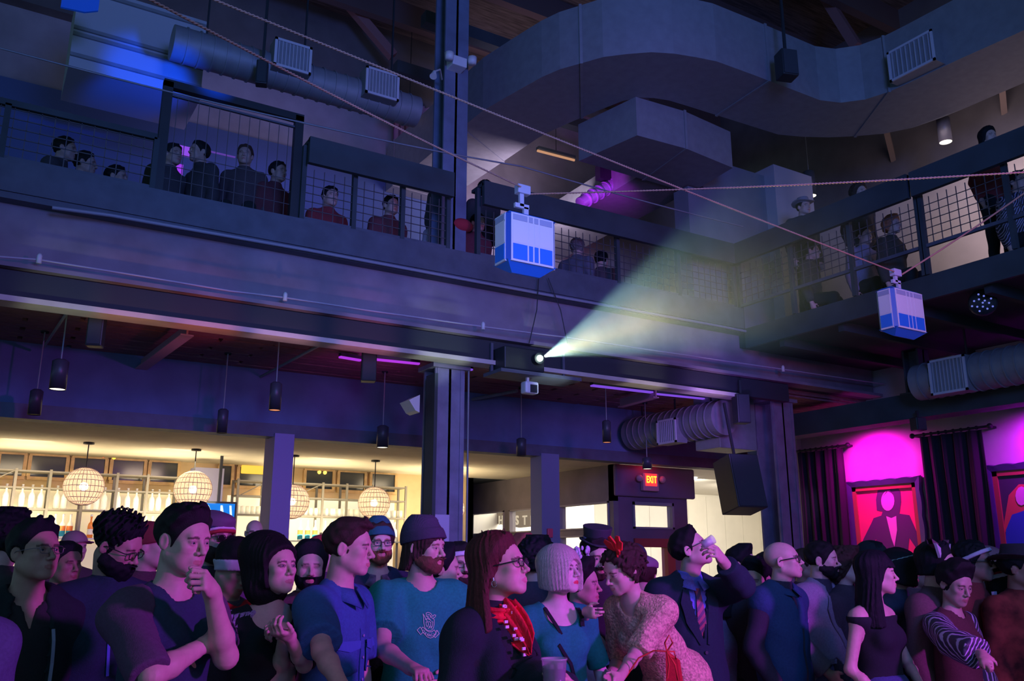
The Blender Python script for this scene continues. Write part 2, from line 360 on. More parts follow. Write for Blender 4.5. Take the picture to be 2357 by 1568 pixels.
column('square_column', 3.20, 3.45, 11.0 - .12, 11.3, 0, 3.2, 'violet square column standing before the bar shelves', M('column_v', (.32, .25, .50), rough=.7))
column('square_column', 7.22, 7.54, 10.9, 11.2, 0, 3.2, 'slim blue column left of the wide passage window', M('column_b', (.22, .22, .36), rough=.7))
column('steel_column', 11.2, 11.45, 7.25, 7.5, 3.9, 4.8, 'short steel post under the side balcony behind the duct', m_steel)
P_ = at(440, 1100, 'Y', 14.4); P2 = at(508, 1100, 'Y', 14.4)
column('square_column', P_[0], P2[0], 14.2, 14.5, 0, 3.05, 'blue pier at the bar behind the second globe lamp', M('column_b2', (.22, .22, .36), rough=.7))
# poster on the column
P_ = at(990, 1184, 'Y', 8.72); P2 = at(1032, 1300, 'Y', 8.72)
tag(MB().box(P_[0], 8.715, P2[2] - .1, P2[0], 8.725, P_[2]).build('paper_sheet', M('paper', (.62, .55, .78), rough=.8)), 'pale blank paper sheet taped low on the wide steel column', 'paper')
# lit pilaster at the end of the right wall
S(MB().box(11.9, 10.10, 0, 12.0, 10.42, 3.7), 'trim_6', M('pilaster', (.60, .50, .60), rough=.9))

# ============================================================ bar
m_rack = M('rack_steel', (.20, .19, .16), rough=.5); m_shelf = M('shelf_glass', (.55, .60, .50), rough=.2)
YB = 14.55
def zat(px, py): return at(px, py, 'Y', YB)[2]
def xat(px, py=1150): return at(px, py, 'Y', YB)[0]
LV = [zat(100, 1238), zat(100, 1172), zat(100, 1124), zat(100, 1086)]
def rack(xs, levels, label, back):
    t = empty('bottle_rack', (xs[0], YB, 0), 0, label, 'shelf', 'steel racks behind the bar')
    for x in xs:
        for yy in (-.16, .16): MB().box(x - xs[0] - .018, yy - .015, 0, x - xs[0] + .018, yy + .015, levels[-1] + .02).build('post', m_rack, t)
    for i, z in enumerate(levels):
        MB().box(-.02, -.17, z - .02, xs[-1] - xs[0] + .02, .17, z).build('shelf', m_rack if i > 1 else m_shelf, t)
    MB().tube([(.05, -.17, levels[-2]), (xs[1] - xs[0], -.17, levels[-1])], .008, 5).build('brace', m_rack, t)
    return t
L_ = [LV[0] - .62] + LV
r1 = rack([xat(q) for q in (-60, 28, 108, 186, 262, 332, 405)], L_, 'long steel rack of lit clear bottles on the left', None)
r2 = rack([xat(q) for q in (540, 608)], L_, 'narrow steel rack with glasses left of the violet column', None)
r3 = rack([xat(q) for q in (660, 735, 790, 850, 925)], L_, 'steel rack of glasses between the violet and the wide column', None)
m_lit = M('backlit_panel', (.8, .7, .5), rough=.9, emit=(1.0, .82, .48), es=.42)
for i, (x0, x1, lab) in enumerate(((-60, 405, 'long warm backlit panel behind the left bottle rack'), (535, 612, 'backlit panel behind the narrow rack'), (660, 925, 'bright backlit panel behind the right rack'))):
    tag(MB().box(xat(x0), 14.86, 0, xat(x1), 14.9, LV[2] + .02).build('backlit_panel', m_lit if i == 0 else M('backlit_panel_b', (.8, .7, .5), rough=.9, emit=(1.0, .86, .60), es=.75)), lab, 'panel')
bot = MB().lathe([(.001, 0), (.040, 0), (.042, .02), (.042, .17), (.034, .205), (.015, .235), (.013, .29), (.016, .292), (.016, .315), (.001, .315)], n=12).mesh('bottle')
bot.materials.append(M('bottle_glass', (.80, .78, .66), rough=.08, emit=(1, .9, .65), es=.22))  # glow put into the glass, standing in for the light behind it
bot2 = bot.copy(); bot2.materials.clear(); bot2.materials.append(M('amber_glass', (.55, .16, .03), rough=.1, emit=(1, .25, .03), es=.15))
labb = MB().lathe([(.0435, .05), (.0435, .13)], n=12).mesh('bottle_label'); labb.materials.append(M('label_clear', (.9, .88, .8), rough=.6))
laba = MB().lathe([(.0435, .10), (.0435, .17)], n=12).mesh('bottle_label'); laba.materials.append(M('label_orange', (.8, .22, .05), rough=.6))
labt = MB().lathe([(.0437, .02), (.0437, .10)], n=12).mesh('bottle_label'); labt.materials.append(M('label_teal', (.02, .32, .42), rough=.6))
capm = MB().lathe([(.001, .34), (.017, .34), (.017, .312), (.001, .312)], n=10).mesh('bottle_cap'); capm.materials.append(m_white)
def bottle(x, z, kind, label, group, y=YB - .05):
    o = obj_from(bot if kind != 'amber' else bot2, 'bottle', None, None, (x, y, z)); tag(o, label, 'bottle', group)
    obj_from(capm, 'bottle_cap', None, o)
    if kind == 'two': obj_from(laba, 'bottle_label', None, o); obj_from(labt, 'bottle_label', None, o)
    else: obj_from(labb, 'bottle_label', None, o)
ORD = 'first second third fourth fifth sixth seventh eighth ninth tenth eleventh twelfth thirteenth fourteenth fifteenth'.split()
for i, q in enumerate((9, 46, 69, 90, 127, 145, 201, 219, 237, 268, 290, 310, 346, 362, 385)):
    bottle(xat(q, 1170), LV[1], 'clear', '%s clear bottle from the left on the upper shelf of the left rack' % ORD[i], 'clear bottles on the upper left shelf')
for i, q in enumerate((60, 82, 122, 248, 266, 300, 330, 346)): bottle(xat(q, 1235), LV[0], 'clear', '%s clear bottle from the left on the lower shelf of the left rack' % ORD[i], 'clear bottles on the lower left shelf')
for i, q in enumerate((140, 157)): bottle(xat(q, 1235), LV[0], 'two', '%s bottle with orange and teal label on the lower left shelf' % ('left', 'right')[i], 'two-tone bottles on the lower left shelf')
for i, q in enumerate((205, 228)): bottle(xat(q, 1235), LV[0], 'amber', '%s amber bottle of the pair on the lower left shelf' % ('left', 'right')[i], 'amber bottles on the lower left shelf')
for i, q in enumerate((688, 705, 722)): bottle(xat(q, 1235), LV[0], 'two', '%s of three orange and teal bottles left of the blue shirt' % ('leftmost', 'middle', 'rightmost')[i], 'two-tone bottles on the right rack')
for i, q in enumerate((745, 762, 905)): bottle(xat(q, 1235), LV[0], 'clear', '%s clear bottle from the left on the lower shelf of the right rack' % ORD[i], 'clear bottles on the lower right shelf')
gl = MB().lathe([(.001, 0), (.028, 0), (.034, .13), (.032, .13), (.026, .01), (.001, .01)], n=10).mesh('drinking_glass'); gl.materials.append(M('tumbler', (.85, .8, .65), rough=.1, emit=(1, .9, .65), es=.3))  # tumblers glow slightly too, backlight put into the glass
for a, b_, k, bay in ((545, 604, 6, 'narrow middle rack'), (700, 760, 6, 'right rack, left bay'), (765, 830, 6, 'right rack, middle bay'), (872, 918, 4, 'right rack, last bay')):
    for r_ in range(k):
        q = a + (b_ - a) * r_ / (k - 1)
        for lv in (1, ):
            for dy in (0, -.09):
                o = obj_from(gl, 'drinking_glass', None, None, (xat(q, 1170), YB + dy, LV[lv])); tag(o, '%s clear tumbler from the left in the %s row, %s' % (ORD[r_], 'back' if dy == 0 else 'front', bay), 'glass', 'tumblers on the %s rack' % ('narrow middle' if a < 600 else 'right'))
# bar counter (behind the crowd)
bc = empty('bar_counter', (-2, 12.6, 0), 0, 'long bar counter standing in front of the lit racks', 'counter')
MB().box(0, 0, 0, 9.2, .5, 1.02).build('counter_body', m_dark, bc); MB().box(-.05, -.1, 1.02, 9.25, .6, 1.07).build('worktop', M('worktop', (.2, .12, .08), rough=.3), bc)
# television
P_ = at(468, 1158, 'Y', 13.7); P2 = at(536, 1226, 'Y', 13.7)
tv = empty('television', ((P_[0] + P2[0]) / 2, 13.7, P2[2] - .12), 0, 'bright blue television screen above the bar behind the raglan shirt man', 'television')
wv = (P2[0] - P_[0]) / 2; hv = P_[2] - P2[2] + .12
MB().box(-wv - .03, 0, -.03, wv + .03, .05, hv + .03).build('housing', m_black, tv, bevel=.006)
MB().box(-wv, -.008, 0, wv, 0, hv).build('screen', M('tv_blue', (0, 0, 0), emit=(.0, .22, .85), es=1.0), tv)
for i, (a, b_, w_) in enumerate(((-.20, .0, .035), (.02, .08, .05), (.16, .22, .02))):
    MB().prism_y([(a * wv * 4, hv * .95), (a * wv * 4 + .03, hv * .95), (b_ * wv * 4 + w_, hv * .3), (b_ * wv * 4 - w_, hv * .3)], -.012, -.008).build('screen_light', M('tv_white', (0, 0, 0), emit=(.7, .95, 1), es=1.3), tv)
MB().bar((0, .07, .05), (0, .07, 3.2 - (P2[2] - .12)), .04, .04).build('mount', m_black, tv)

# globe lamps
for i, (px, py, dia, cy_, lab) in enumerate(((193, 1120, 88, 1005, 'leftmost wicker globe lamp glowing over the bar'), (444, 1127, 86, 1022, 'wicker globe lamp above the raglan shirt man'), (672, 1155, 80, 1040, 'wicker globe lamp half hidden by the violet column'), (861, 1158, 74, 1060, 'wicker globe lamp between the blue shirt man and the wide column'), (1040, 1172, 60, 1075, 'wicker globe lamp peeking out right of the wide column'))):
    P_ = at(px, py, 'Y', 13.1); R_ = dia / 2 / F_PX * np.dot(P_ - CAM, FW) * .98
    t = empty('globe_lamp', P_, 0, lab, 'lamp', None)
    sh = MB().sphere((0, 0, 0), R_, 28, 18)
    gm = M('wicker_globe', (.80, .68, .58), rough=.8)
    if i == 0:
        nt = gm.node_tree; b_ = nt.nodes['Principled BSDF']; tr = nt.nodes.new('ShaderNodeBsdfTranslucent'); tr.inputs[0].default_value = (.95, .78, .64, 1)
        ad = nt.nodes.new('ShaderNodeMixShader'); ad.inputs[0].default_value = .75
        nt.links.new(b_.outputs[0], ad.inputs[1]); nt.links.new(tr.outputs[0], ad.inputs[2]); tp_ = nt.nodes.new('ShaderNodeBsdfTransparent'); ad2 = nt.nodes.new('ShaderNodeMixShader'); ad2.inputs[0].default_value = .16; nt.links.new(ad.outputs[0], ad2.inputs[1]); nt.links.new(tp_.outputs[0], ad2.inputs[2]); nt.links.new(ad2.outputs[0], nt.nodes['Material Output'].inputs[0])
    sh.build('lamp_shade', gm, t)
    rb = MB()
    for k in range(9):
        a = math.pi * (k + 1) / 10; rr, zz = R_ * math.sin(a) * 1.006, R_ * math.cos(a) * 1.006
        rb.tube([(rr * math.cos(j * math.pi / 12), rr * math.sin(j * math.pi / 12), zz) for j in range(25)], .004, 4, caps=False)
    for k in range(14):
        a = math.pi * k / 14; rb.tube([(R_ * 1.006 * math.sin(j * math.pi / 12) * math.cos(a), R_ * 1.006 * math.sin(j * math.pi / 12) * math.sin(a), R_ * 1.006 * math.cos(j * math.pi / 12)) for j in range(25)], .003, 4, caps=False)
    rb.build('wicker_ribs', M('wicker_rib', (.62, .50, .43), rough=.8), t, kind='stuff')
    MB().sphere((0, 0, 0), .055, 12, 8).build('bulb', M('warm_bulb', (0, 0, 0), emit=(1, .76, .50), es=34), t)
    MB().tube([(0, 0, R_), (0, 0, 3.2 - P_[2])], .008, 6).build('cord', m_black, t)
    MB().lathe([(.001, 3.17 - P_[2]), (.07, 3.175 - P_[2]), (.07, 3.2 - P_[2])], n=14).build('canopy', m_black, t)

# ============================================================ pendants under the balcony and above
def pendant(px, py, wpx, hpx, lit, lab, depth=None, zc=4.02):
    P_ = atd(px, py, depth) if depth else at(px, py, 'Z', 3.22)
    if not depth and P_[1] > 10.45: P_ = at(px, py, 'Y', 10.3)
    r = wpx / 2 / F_PX * np.dot(P_ - CAM, FW); H_ = hpx / F_PX * np.dot(P_ - CAM, FW)
    t = empty('pendant_spotlight', P_, 0, lab, 'lamp')
    MB().lathe([(r * .9, .012), (r, 0), (r, H_), (r * .6, H_ + .02), (.001, H_ + .02)], n=16).build('housing', M('pendant_paint', (.06, .06, .08), rough=.4), t)
    e = {'w': ((1, .92, .72), 2.2), 'o': ((1, .35, .16), 1.0), 'n': ((.03, .03, .04), 0.0)}[lit]
    MB().lathe([(.001, .006), (r * .92, .006)], n=16).build('lens', M('lens_' + lit, (.05, .04, .04), emit=e[0], es=e[1]), t)
    MB().tube([(0, 0, H_), (0, 0, zc - P_[2])], .008, 6).build('stem', m_galv, t)
    MB().lathe([(.04, zc - P_[2] - .02), (.04, zc - P_[2])], n=10).build('ceiling_rose', m_black, t)
    return t
for px, py, w_, h_, l_, lab in ((132, 897, 36, 66, 'w', 'lit black cylinder pendant hanging far left under the balcony'), (78, 955, 28, 55, 'n', 'unlit cylinder pendant left of the lit one'),
        (510, 997, 24, 52, 'n', 'unlit cylinder pendant left of the violet column'), (632, 945, 27, 62, 'o', 'cylinder pendant with orange lens above the violet column'),
        (880, 1031, 27, 48, 'w', 'lit cylinder pendant left of the wide column'), (1052, 988, 15, 50, 'o', 'orange cylinder pendant just right of the wide column'),
        (1200, 1050, 23, 38, 'n', 'unlit cylinder pendant below the white camera housing'), (1397, 1019, 20, 48, 'o', 'orange cylinder pendant in front of the spiral duct'),
        (1707, 1049, 28, 30, 'w', 'lit round downlight under the duct box'), (1490, 1080, 22, 24, 'w', 'lit downlight above the exit sign')):
    pendant(px, py, w_, h_, l_, lab)
pendant(2177, 328, 29, 60, 'w', 'lit pendant over the side balcony at the upper right', depth=np.dot(at(2177, 328, 'X', 10.9) - CAM, FW), zc=9.0)
pendant(1866, 452, 27, 60, 'w', 'lit pendant over the corner of the two balconies', depth=np.dot(at(1866, 452, 'X', 10.9) - CAM, FW), zc=9.0)
for px, py, lab in ((1590, 1100, 'round downlight in the white corridor ceiling'),):
    P_ = at(px, py, 'Z', 3.24); tag(MB().lathe([(.001, -.01), (.12, -.01), (.13, .0)], P_, n=16).build('downlight', M('downlight_e', (0, 0, 0), emit=(1, .95, .85), es=5)), lab, 'lamp')

# ============================================================ exit sign
P_ = at(1496, 1107, 'Y', 11.45); t = empty('exit_sign', P_, 0, 'red lit exit sign on the aubergine bulkhead above the door', 'sign')
MB().box(-.17, -.03, -.17, .17, .05, .12).build('housing', M('sign_case', (.55, .30, .40), rough=.5), t, bevel=.01)
MB().box(-.125, -.036, -.09, .125, -.03, .115).build('face', M('sign_red', (.5, .02, .02), emit=(1, .04, .05), es=1.2), t)
for i, ch in enumerate('EXIT'):
    text_mesh('letter', ch, .13 * 1.25, M('sign_amber', (0, 0, 0), emit=(1, .42, .03), es=2.6), .004, t, Matrix.Translation(((-.082, -.024, .030, .084)[i], -.04, .012)) @ Matrix.Rotation(math.pi / 2, 4, 'X') @ Matrix.Scale(.62, 4, (1, 0, 0)))
for s_ in (-1, 1): MB().sphere((s_ * .25, -.03, .03), .06, 12, 8).build('lamp_head', M('sign_case', (.55, .30, .40)), t)
lamp('exit_glow', 'POINT', (P_[0] - .05, P_[1] - .12, P_[2] + .25), 1.3, (1, .03, .08), soft=.05)
q0 = at(1041, 1182, 'Y', 14.5); q1 = at(1061, 1236, 'Y', 14.5)
mbd = empty('menu_board', ((q0[0] + q1[0]) / 2, 14.5, q1[2]), 0, 'white-edged black menu board just right of the wide column', 'board')
w_, h_ = (q1[0] - q0[0]) / 2, q0[2] - q1[2]
MB().box(-w_, 0, 0, w_, .03, h_).build('board', m_black, mbd)
for bx in ((-w_, 0, w_, .03), (-w_, h_ - .03, w_, h_), (w_ - .03, 0, w_, h_)): MB().box(bx[0], -.02, bx[1], bx[2], 0, bx[3]).build('white_edge', M('edge_glow', (0, 0, 0), emit=(1, .95, .75), es=.9), mbd)  # white board edge given a glow, it is no lamp
MB().bar((0, .03, h_), (0, .03, 3.2 - q1[2]), .02, .02).build('hanger', m_black, mbd)
P_ = at(1268, 1228, 'Y', 10.86); tag(MB().box(P_[0] - .05, 10.86, P_[2] - .06, P_[0] + .04, 10.9, P_[2] + .07).build('fire_alarm', M('alarm_red', (.75, .08, .15), rough=.4), bevel=.008), 'small red alarm box on the slim blue column', 'alarm')
P_ = at(953, 926, 'Y', 8.7); tag(MB().prism_y([(-.06, .02), (.07, .09), (.07, -.11), (.02, -.09)], 0, .25).build('emergency_lamp_head', m_white, loc=P_), 'small pale lamp head on the left side of the wide column', 'lamp')
# sign lettering seen through the passage windows
XS = 9.75
Pc = at(1180, 1200, 'X', XS)
sb = empty('shop_sign', Pc, 0, 'pale letters on a dark board seen through the far passage windows', 'sign')
ya = at(1090, 1195, 'X', XS)[1] - Pc[1]; yb = at(1245, 1195, 'X', XS)[1] - Pc[1]
MB().prism_x([(ya, .10), (ya, .22), (yb, .22), (yb, -.12), (yb * .2, -.14)], .02, .06).build('board', M('sign_board', (.28, .22, .17), rough=.8), sb)
mt_ = Matrix.Rotation(math.radians(-90), 4, 'Z') @ Matrix.Rotation(math.pi / 2, 4, 'X')
for ch, px_ in (('C', 1131), ('H', 1153), ('S', 1190), ('T', 1208), ('R', 1226)):
    q = at(px_, 1199, 'X', XS) - Pc
    text_mesh('letter', ch, .26, M('sign_letter', (.85, .78, .60), rough=.6, emit=(1, .9, .7), es=.25), .01, sb, Matrix.Translation((0, q[1], q[2])) @ mt_)

# ============================================================ ducts
def sweep(poly_out, poly_in, z0, z1, name, m, label, seams=True, cat='duct'):
    """rectangular duct from two plan edges"""
    t = empty(name, (poly_out[0][0], poly_out[0][1], z0), 0, label, cat); o = np.array([poly_out[0][0], poly_out[0][1]])
    A = [np.array(q[:2]) - o for q in poly_out]; B = [np.array(q[:2]) - o for q in poly_in]; n_ = len(A); vs = []
    H_ = z1 - z0
    for a, b_ in zip(A, B): vs += [(a[0], a[1], 0), (b_[0], b_[1], 0), (b_[0], b_[1], H_), (a[0], a[1], H_)]
    fs = [(i * 4 + k, i * 4 + (k + 1) % 4, (i + 1) * 4 + (k + 1) % 4, (i + 1) * 4 + k) for i in range(n_ - 1) for k in range(4)] + [(3, 2, 1, 0), tuple((n_ - 1) * 4 + k for k in range(4))]
    MB().add(vs, fs).build('duct_shell', m, t)
    if seams:
        for i in range(1, n_ - 1):
            if i % seams: continue
            a, b_ = A[i], B[i]; d = (b_ - a) / (np.linalg.norm(b_ - a) + 1e-9); l = np.array([-d[1], d[0]]) * .018
            a2, b2_ = a - d * .015, b_ + d * .015
            MB().prism([tuple(a2 - l), tuple(b2_ - l), tuple(b2_ + l), tuple(a2 + l)], -.012, H_ + .012).build('seam_flange', m, t)
    return t
def resamp(pts, n_):
    P_ = np.array(pts, float); d = np.r_[0, np.cumsum(np.linalg.norm(np.diff(P_, axis=0), axis=1))]; t_ = np.linspace(0, d[-1], n_)
    return np.stack([np.interp(t_, d, P_[:, i]) for i in range(2)], 1)
out = resamp([(9.7, .5), (9.57, 4.44), (9.5, 5.2), (9.47, 5.9), (9.43, 6.25), (9.25, 6.55), (8.96, 6.70), (8.2, 6.71), (7.62, 6.72)], 26)
inn = resamp([(10.9, .5), (10.75, 4.44), (10.7, 5.2), (10.68, 6.0), (10.6, 6.5), (10.33, 6.95), (9.8, 7.35), (9.24, 7.65), (7.62, 7.72)], 26)
sweep(out, inn, 7.5, 8.3, 'air_duct', m_galv, 'large grey rectangular air duct curving in over the side balcony', 6)
out = resamp([(7.62, 6.72), (6.98, 6.74), (6.33, 6.93), (5.86, 7.32), (5.48, 7.97), (5.35, 8.62), (5.23, 9.3), (5.2, 12.4)], 26)
inn = resamp([(7.62, 7.72), (7.2, 7.74), (6.83, 7.84), (6.68, 8.05), (6.6, 8.3), (6.45, 8.8), (6.3, 9.4), (6.2, 12.4)], 26)
sweep(out, inn, 7.5, 8.3, 'air_duct', m_galv, 'large grey air duct bending away beside the upper column', 8)
sweep([(6.75, 7.9), (7.55, 7.85), (8.5, 7.95)], [(6.55, 8.9), (7.7, 8.9), (8.6, 8.9)], 6.95, 7.5, 'duct_plenum', m_galv, 'boxy duct branch hanging under the big curved duct', 1)
sweep([(7.6, 8.9), (8.6, 8.9)], [(7.7, 12.4), (8.7, 12.4)], 6.98, 7.4, 'duct_branch', m_galv, 'flat duct branch running back from the boxy plenum', False)
S(MB().box(8.35, 8.7, 4.8, 10.3, 9.0, 6.93).box(8.66, 8.7, 6.93, 10.3, 9.0, 7.48), 'wall_corner_upper', M('corner_dark', (.18, .20, .26), rough=.85, noise=.1, nscale=3))
P_ = at(1770, 400, 'Y', 8.6)[0]; P2 = at(1855, 400, 'Y', 8.6)[0]
S(MB().box(P_, 8.5, 4.8, P2, 9.0, 7.6), 'trim_7', M('corner_pale', (.46, .43, .50), rough=.9, noise=.06, nscale=3))
def spiral(p0, p1, r, label, name='spiral_duct', m=m_galv, pitch=.14):
    p0 = np.array(p0, float); p1 = np.array(p1, float); L = np.linalg.norm(p1 - p0); n_ = max(4, int(L / pitch))
    t = empty(name, p0, 0, label, 'duct'); d = Vector(p1 - p0)
    MB().tube([(0, 0, 0), d], r, 28).build('duct_shell', m, t)
    rg = MB()
    for i in range(1, n_): 
        c_ = d * (i / n_); dn = d.normalized() * .008; rg.tube([c_ - dn, c_ + dn], r + .012, 28)
    rg.build('rib_rings', m, t, kind='stuff')
    for f_ in (.12, .5, .88):
        q_ = d * f_; zt_ = (4.56 if p0[0] > 10 else 4.05 if p0[2] < 5 else 10.0) - p0[2]; MB().bar((q_[0], q_[1], r), (q_[0], q_[1], zt_), .02, .02, up=(0, 1, 0)).build('hanger_strap', m_black, t)
    return t
# vents
def vent(x, y, z, w_, h_, dp, face, label, m=m_galv, slat=9):
    t = empty('air_vent', (x, y, z), {'Y': 0, 'X': math.radians(-90)}[face], label, 'vent')
    MB().box(-w_ / 2, 0, -h_ / 2, w_ / 2, dp, h_ / 2).build('vent_box', m, t)
    fr = MB(); q = .03
    fr.box(-w_ / 2, -.02, -h_ / 2, w_ / 2, 0, -h_ / 2 + q).box(-w_ / 2, -.02, h_ / 2 - q, w_ / 2, 0, h_ / 2).box(-w_ / 2, -.02, -h_ / 2, -w_ / 2 + q, 0, h_ / 2).box(w_ / 2 - q, -.02, -h_ / 2, w_ / 2, 0, h_ / 2)
    fr.build('vent_frame', M('vent_frame', (.62, .60, .68), rough=.5), t)
    for i in range(slat):
        xx = -w_ / 2 + q + (w_ - 2 * q) * (i + .5) / slat
        MB().box(xx - .006, -.012, -h_ / 2 + q, xx + .006, 0, h_ / 2 - q).build('slat', M('vent_slat', (.5, .5, .56), rough=.5), t)
    return t
P_ = at(1560, 1000, 'X', 8.9)
sdY = P_[1]; sz = P_[2]
A_ = at(1400, 1030, 'X', 8.9); B_ = at(1662, 980, 'X', 8.9)
spiral((8.95, min(A_[1], 10.85), 3.60), (8.95, B_[1], 3.60), .25, 'ribbed spiral duct lit violet, below the balcony right of centre')
P_ = at(1530, 993, 'X', 8.62); vent(8.66, P_[1], P_[2], .42, .36, .2, 'X', 'square vent on the side of the violet spiral duct')
P_ = at(1658, 1030, 'Y', 9.0); P2 = at(1735, 915, 'Y', 9.0)
tag(MB().box(P_[0], 9.0, P_[2], P2[0], 9.5, P2[2]).build('duct_box', m_galv, bevel=.01), 'plain violet duct box at the right end of the spiral duct', 'duct')
spiral((10.75, 7.0, 4.02 - .05), (10.75, 1.0, 4.02 - .05), .24, 'large spiral duct running along the right wall under the side balcony')
P_ = at(2182, 864, 'X', 10.5); vent(10.5, P_[1], P_[2] , .50, .46, .2, 'X', 'square vent on the duct above the portraits')
S(MB().box(11.0, -3, 3.55, 11.35, 10.3, 3.9), 'trim_8', m_dark)
# upper left ducts and vents
spiral((1.3, 9.35, 7.25), (4.3, 9.35, 7.25), .2, 'dim round duct with two square vents high on the left')
P_ = at(671, 135, 'Y', 9.1); vent(P_[0], 9.05, P_[2], .44, .36, .2, 'Y', 'pale blue square vent, left one of the high pair')
P_ = at(876, 198, 'Y', 9.1); vent(P_[0], 9.05, P_[2], .44, .36, .2, 'Y', 'pale blue square vent, right one of the high pair')
P_ = at(2097, 130, 'X', 9.3); vent(9.3, P_[1], P_[2], .62, .42, .3, 'X', 'blue square vent on the big duct at the upper right')
# blue lit duct top left
c4 = [at(190, 85, 'Y', 10), at(440, 130, 'Y', 10), at(395, 275, 'Y', 10), at(160, 222, 'Y', 10)]
zt, zb = 8.05, 7.0
t = empty('wide_duct', (c4[0][0], 10.0, zb), 0, 'wide horizontal duct lit deep blue at the upper left', 'duct')
w_ = c4[1][0] - c4[0][0]
MB().box(-.1, 0, 0, w_ + .15, .9, zt - zb).build('duct_shell', M('duct_pale', (.5, .5, .56), rough=.6), t)
for zz in (.12, .38, .46, .95): MB().box(-.1, -.03, zz, w_ + .15, 0, zz + .04).build('rail', m_galv, t)
# blue patch at very top left, faintly glowing
P_ = at(185, 8, 'Y', 9.0)
tag(MB().prism_y([(-.17, .2), (.17, .2), (.17, -.02), (.05, -.08), (-.17, -.10)], 0, .03).build('blue_patch', M('blue_patch_glow', (.05, .18, .75), rough=.8, emit=(0, .04, .4), es=.3), loc=P_), 'small bright blue banner at the very top left', 'banner')

# roof rafters
for px0, py0, px1, py1, z_, lab in ((795, 0, 905, 130, 9.9, 'slanting reddish roof brace above the upper column'), (1900, -5, 1972, 108, 9.6, 'slanting reddish roof brace above the big duct')):
    A_ = at(px0, py0, 'Z', 10.3); B_ = at(px1, py1, 'Z', z_ - .4)
    t = tag(MB().bar(A_, B_, .14, .14).build('roof_brace', M('red_timber', (.30, .14, .14), rough=.8)), lab, 'brace')
for i in range(9):
    y = 2 + i * 1.35
    S(MB().box(-6, y, 10.0, 12, y + .14, 10.4), 'roof_joist', M('roof_timber', (.12, .075, .07), rough=.9))
# upper level back wall details
zz0 = at(686, 373, 'Y', 12.45)[2]; zz1 = at(686, 344, 'Y', 12.45)[2]
S(MB().box(-4, 12.42, zz0 - .9, 6.0, 12.5, zz1), 'trim_9', M('blue_dado', (.08, .13, .30), rough=.8))
S(MB().box(-4, 12.3, 9.0, 6, 12.5, 10.4), 'trim_10', m_hall)
P_ = at(905, 340, 'Y', 12.2); P2 = at(990, 340, 'Y', 12.2)
t = empty('draped_panel', (P_[0], 12.2, 7.6), 0, 'pinkish draped panel on the upper wall left of the upper column', 'curtain')
wv = MB(); n_ = 24; vs = []
for k in range(n_ + 1):
    x = (P2[0] - P_[0]) * k / n_; yy = .04 * math.sin(k * 1.9); vs += [(x, yy, 0), (x, yy, 1.5), (x, yy + .02, 0), (x, yy + .02, 1.5)]
wv.add(vs, [f for k in range(n_) for f in ((k * 4, (k + 1) * 4, (k + 1) * 4 + 1, k * 4 + 1), (k * 4 + 2, k * 4 + 3, (k + 1) * 4 + 3, (k + 1) * 4 + 2))], True)
wv.build('cloth', M('drape_pink', (.50, .26, .40), rough=.9), t)
for px0, py0, px1, py1, lab in ((890, 255, 992, 284, 'warm glowing tube light left of the upper column'), (1237, 347, 1322, 369, 'warm glowing tube light below the curved duct')):
    A_ = at(px0, py0, 'Y', 11.6); B_ = at(px1, py1, 'Y', 11.6)
    t = empty('tube_light', A_, 0, lab, 'lamp')
    D_ = Vector(B_ - A_); MB().bar((0, 0, .05), tuple(D_ + Vector((0, 0, .05))), .09, .05).build('housing', m_dark, t)
    MB().tube([(0, 0, 0), D_], .022, 8).build('tube', M('tube_glow', (0, 0, 0), emit=(1, .50, .28), es=.55), t)
    MB().tube([D_ * .5, D_ * .5 + Vector((0, 0, 2.2))], .006, 5).build('hanger', m_black, t)
# dark ceiling strips above the upper balcony
for i, (zz, y0) in enumerate(((9.4, 10.4), (9.1, 11.4))):
    S(MB().box(4.9, y0, zz, 9.2, y0 + .18, zz + .2), 'trim_%d' % (11 + i), m_dark)
for y in (7.2, 6.3, 5.4, 4.5):
    S(MB().bar((10.9, y, 8.3), (12, y + .6, 7.9), .08, .10), 'ceiling_joist', M('joist_brown', (.22, .16, .14), rough=.9))
# small lights & speakers
def speaker(P_, w_, h_, dp, label, rz=0, rx=0, hang=None):
    t = empty('loudspeaker', P_, rz, label, 'loudspeaker'); t.rotation_euler = (rx, 0, rz)
    MB().box(-w_ / 2, -dp / 2, -h_ / 2, w_ / 2, dp / 2, h_ / 2).build('cabinet', m_black, t, bevel=.012)
    MB().box(-w_ / 2 + .015, -dp / 2 - .01, -h_ / 2 + .015, w_ / 2 - .015, -dp / 2, h_ / 2 - .015).build('grille', M('grille', (.035, .045, .055), rough=.8, bump=.3, bscale=200), t)
    MB().bar((0, 0, h_ / 2), (0, 0, h_ / 2 + (hang or .15)), .03, .03).build('bracket', m_black, t)
    return t
def boxpx(x0, y0, x1, y1, ax, v):
    a = at((x0 + x1) / 2, (y0 + y1) / 2, ax, v); dpt = np.dot(a - CAM, FW); return a, (x1 - x0) / F_PX * dpt, (y1 - y0) / F_PX * dpt
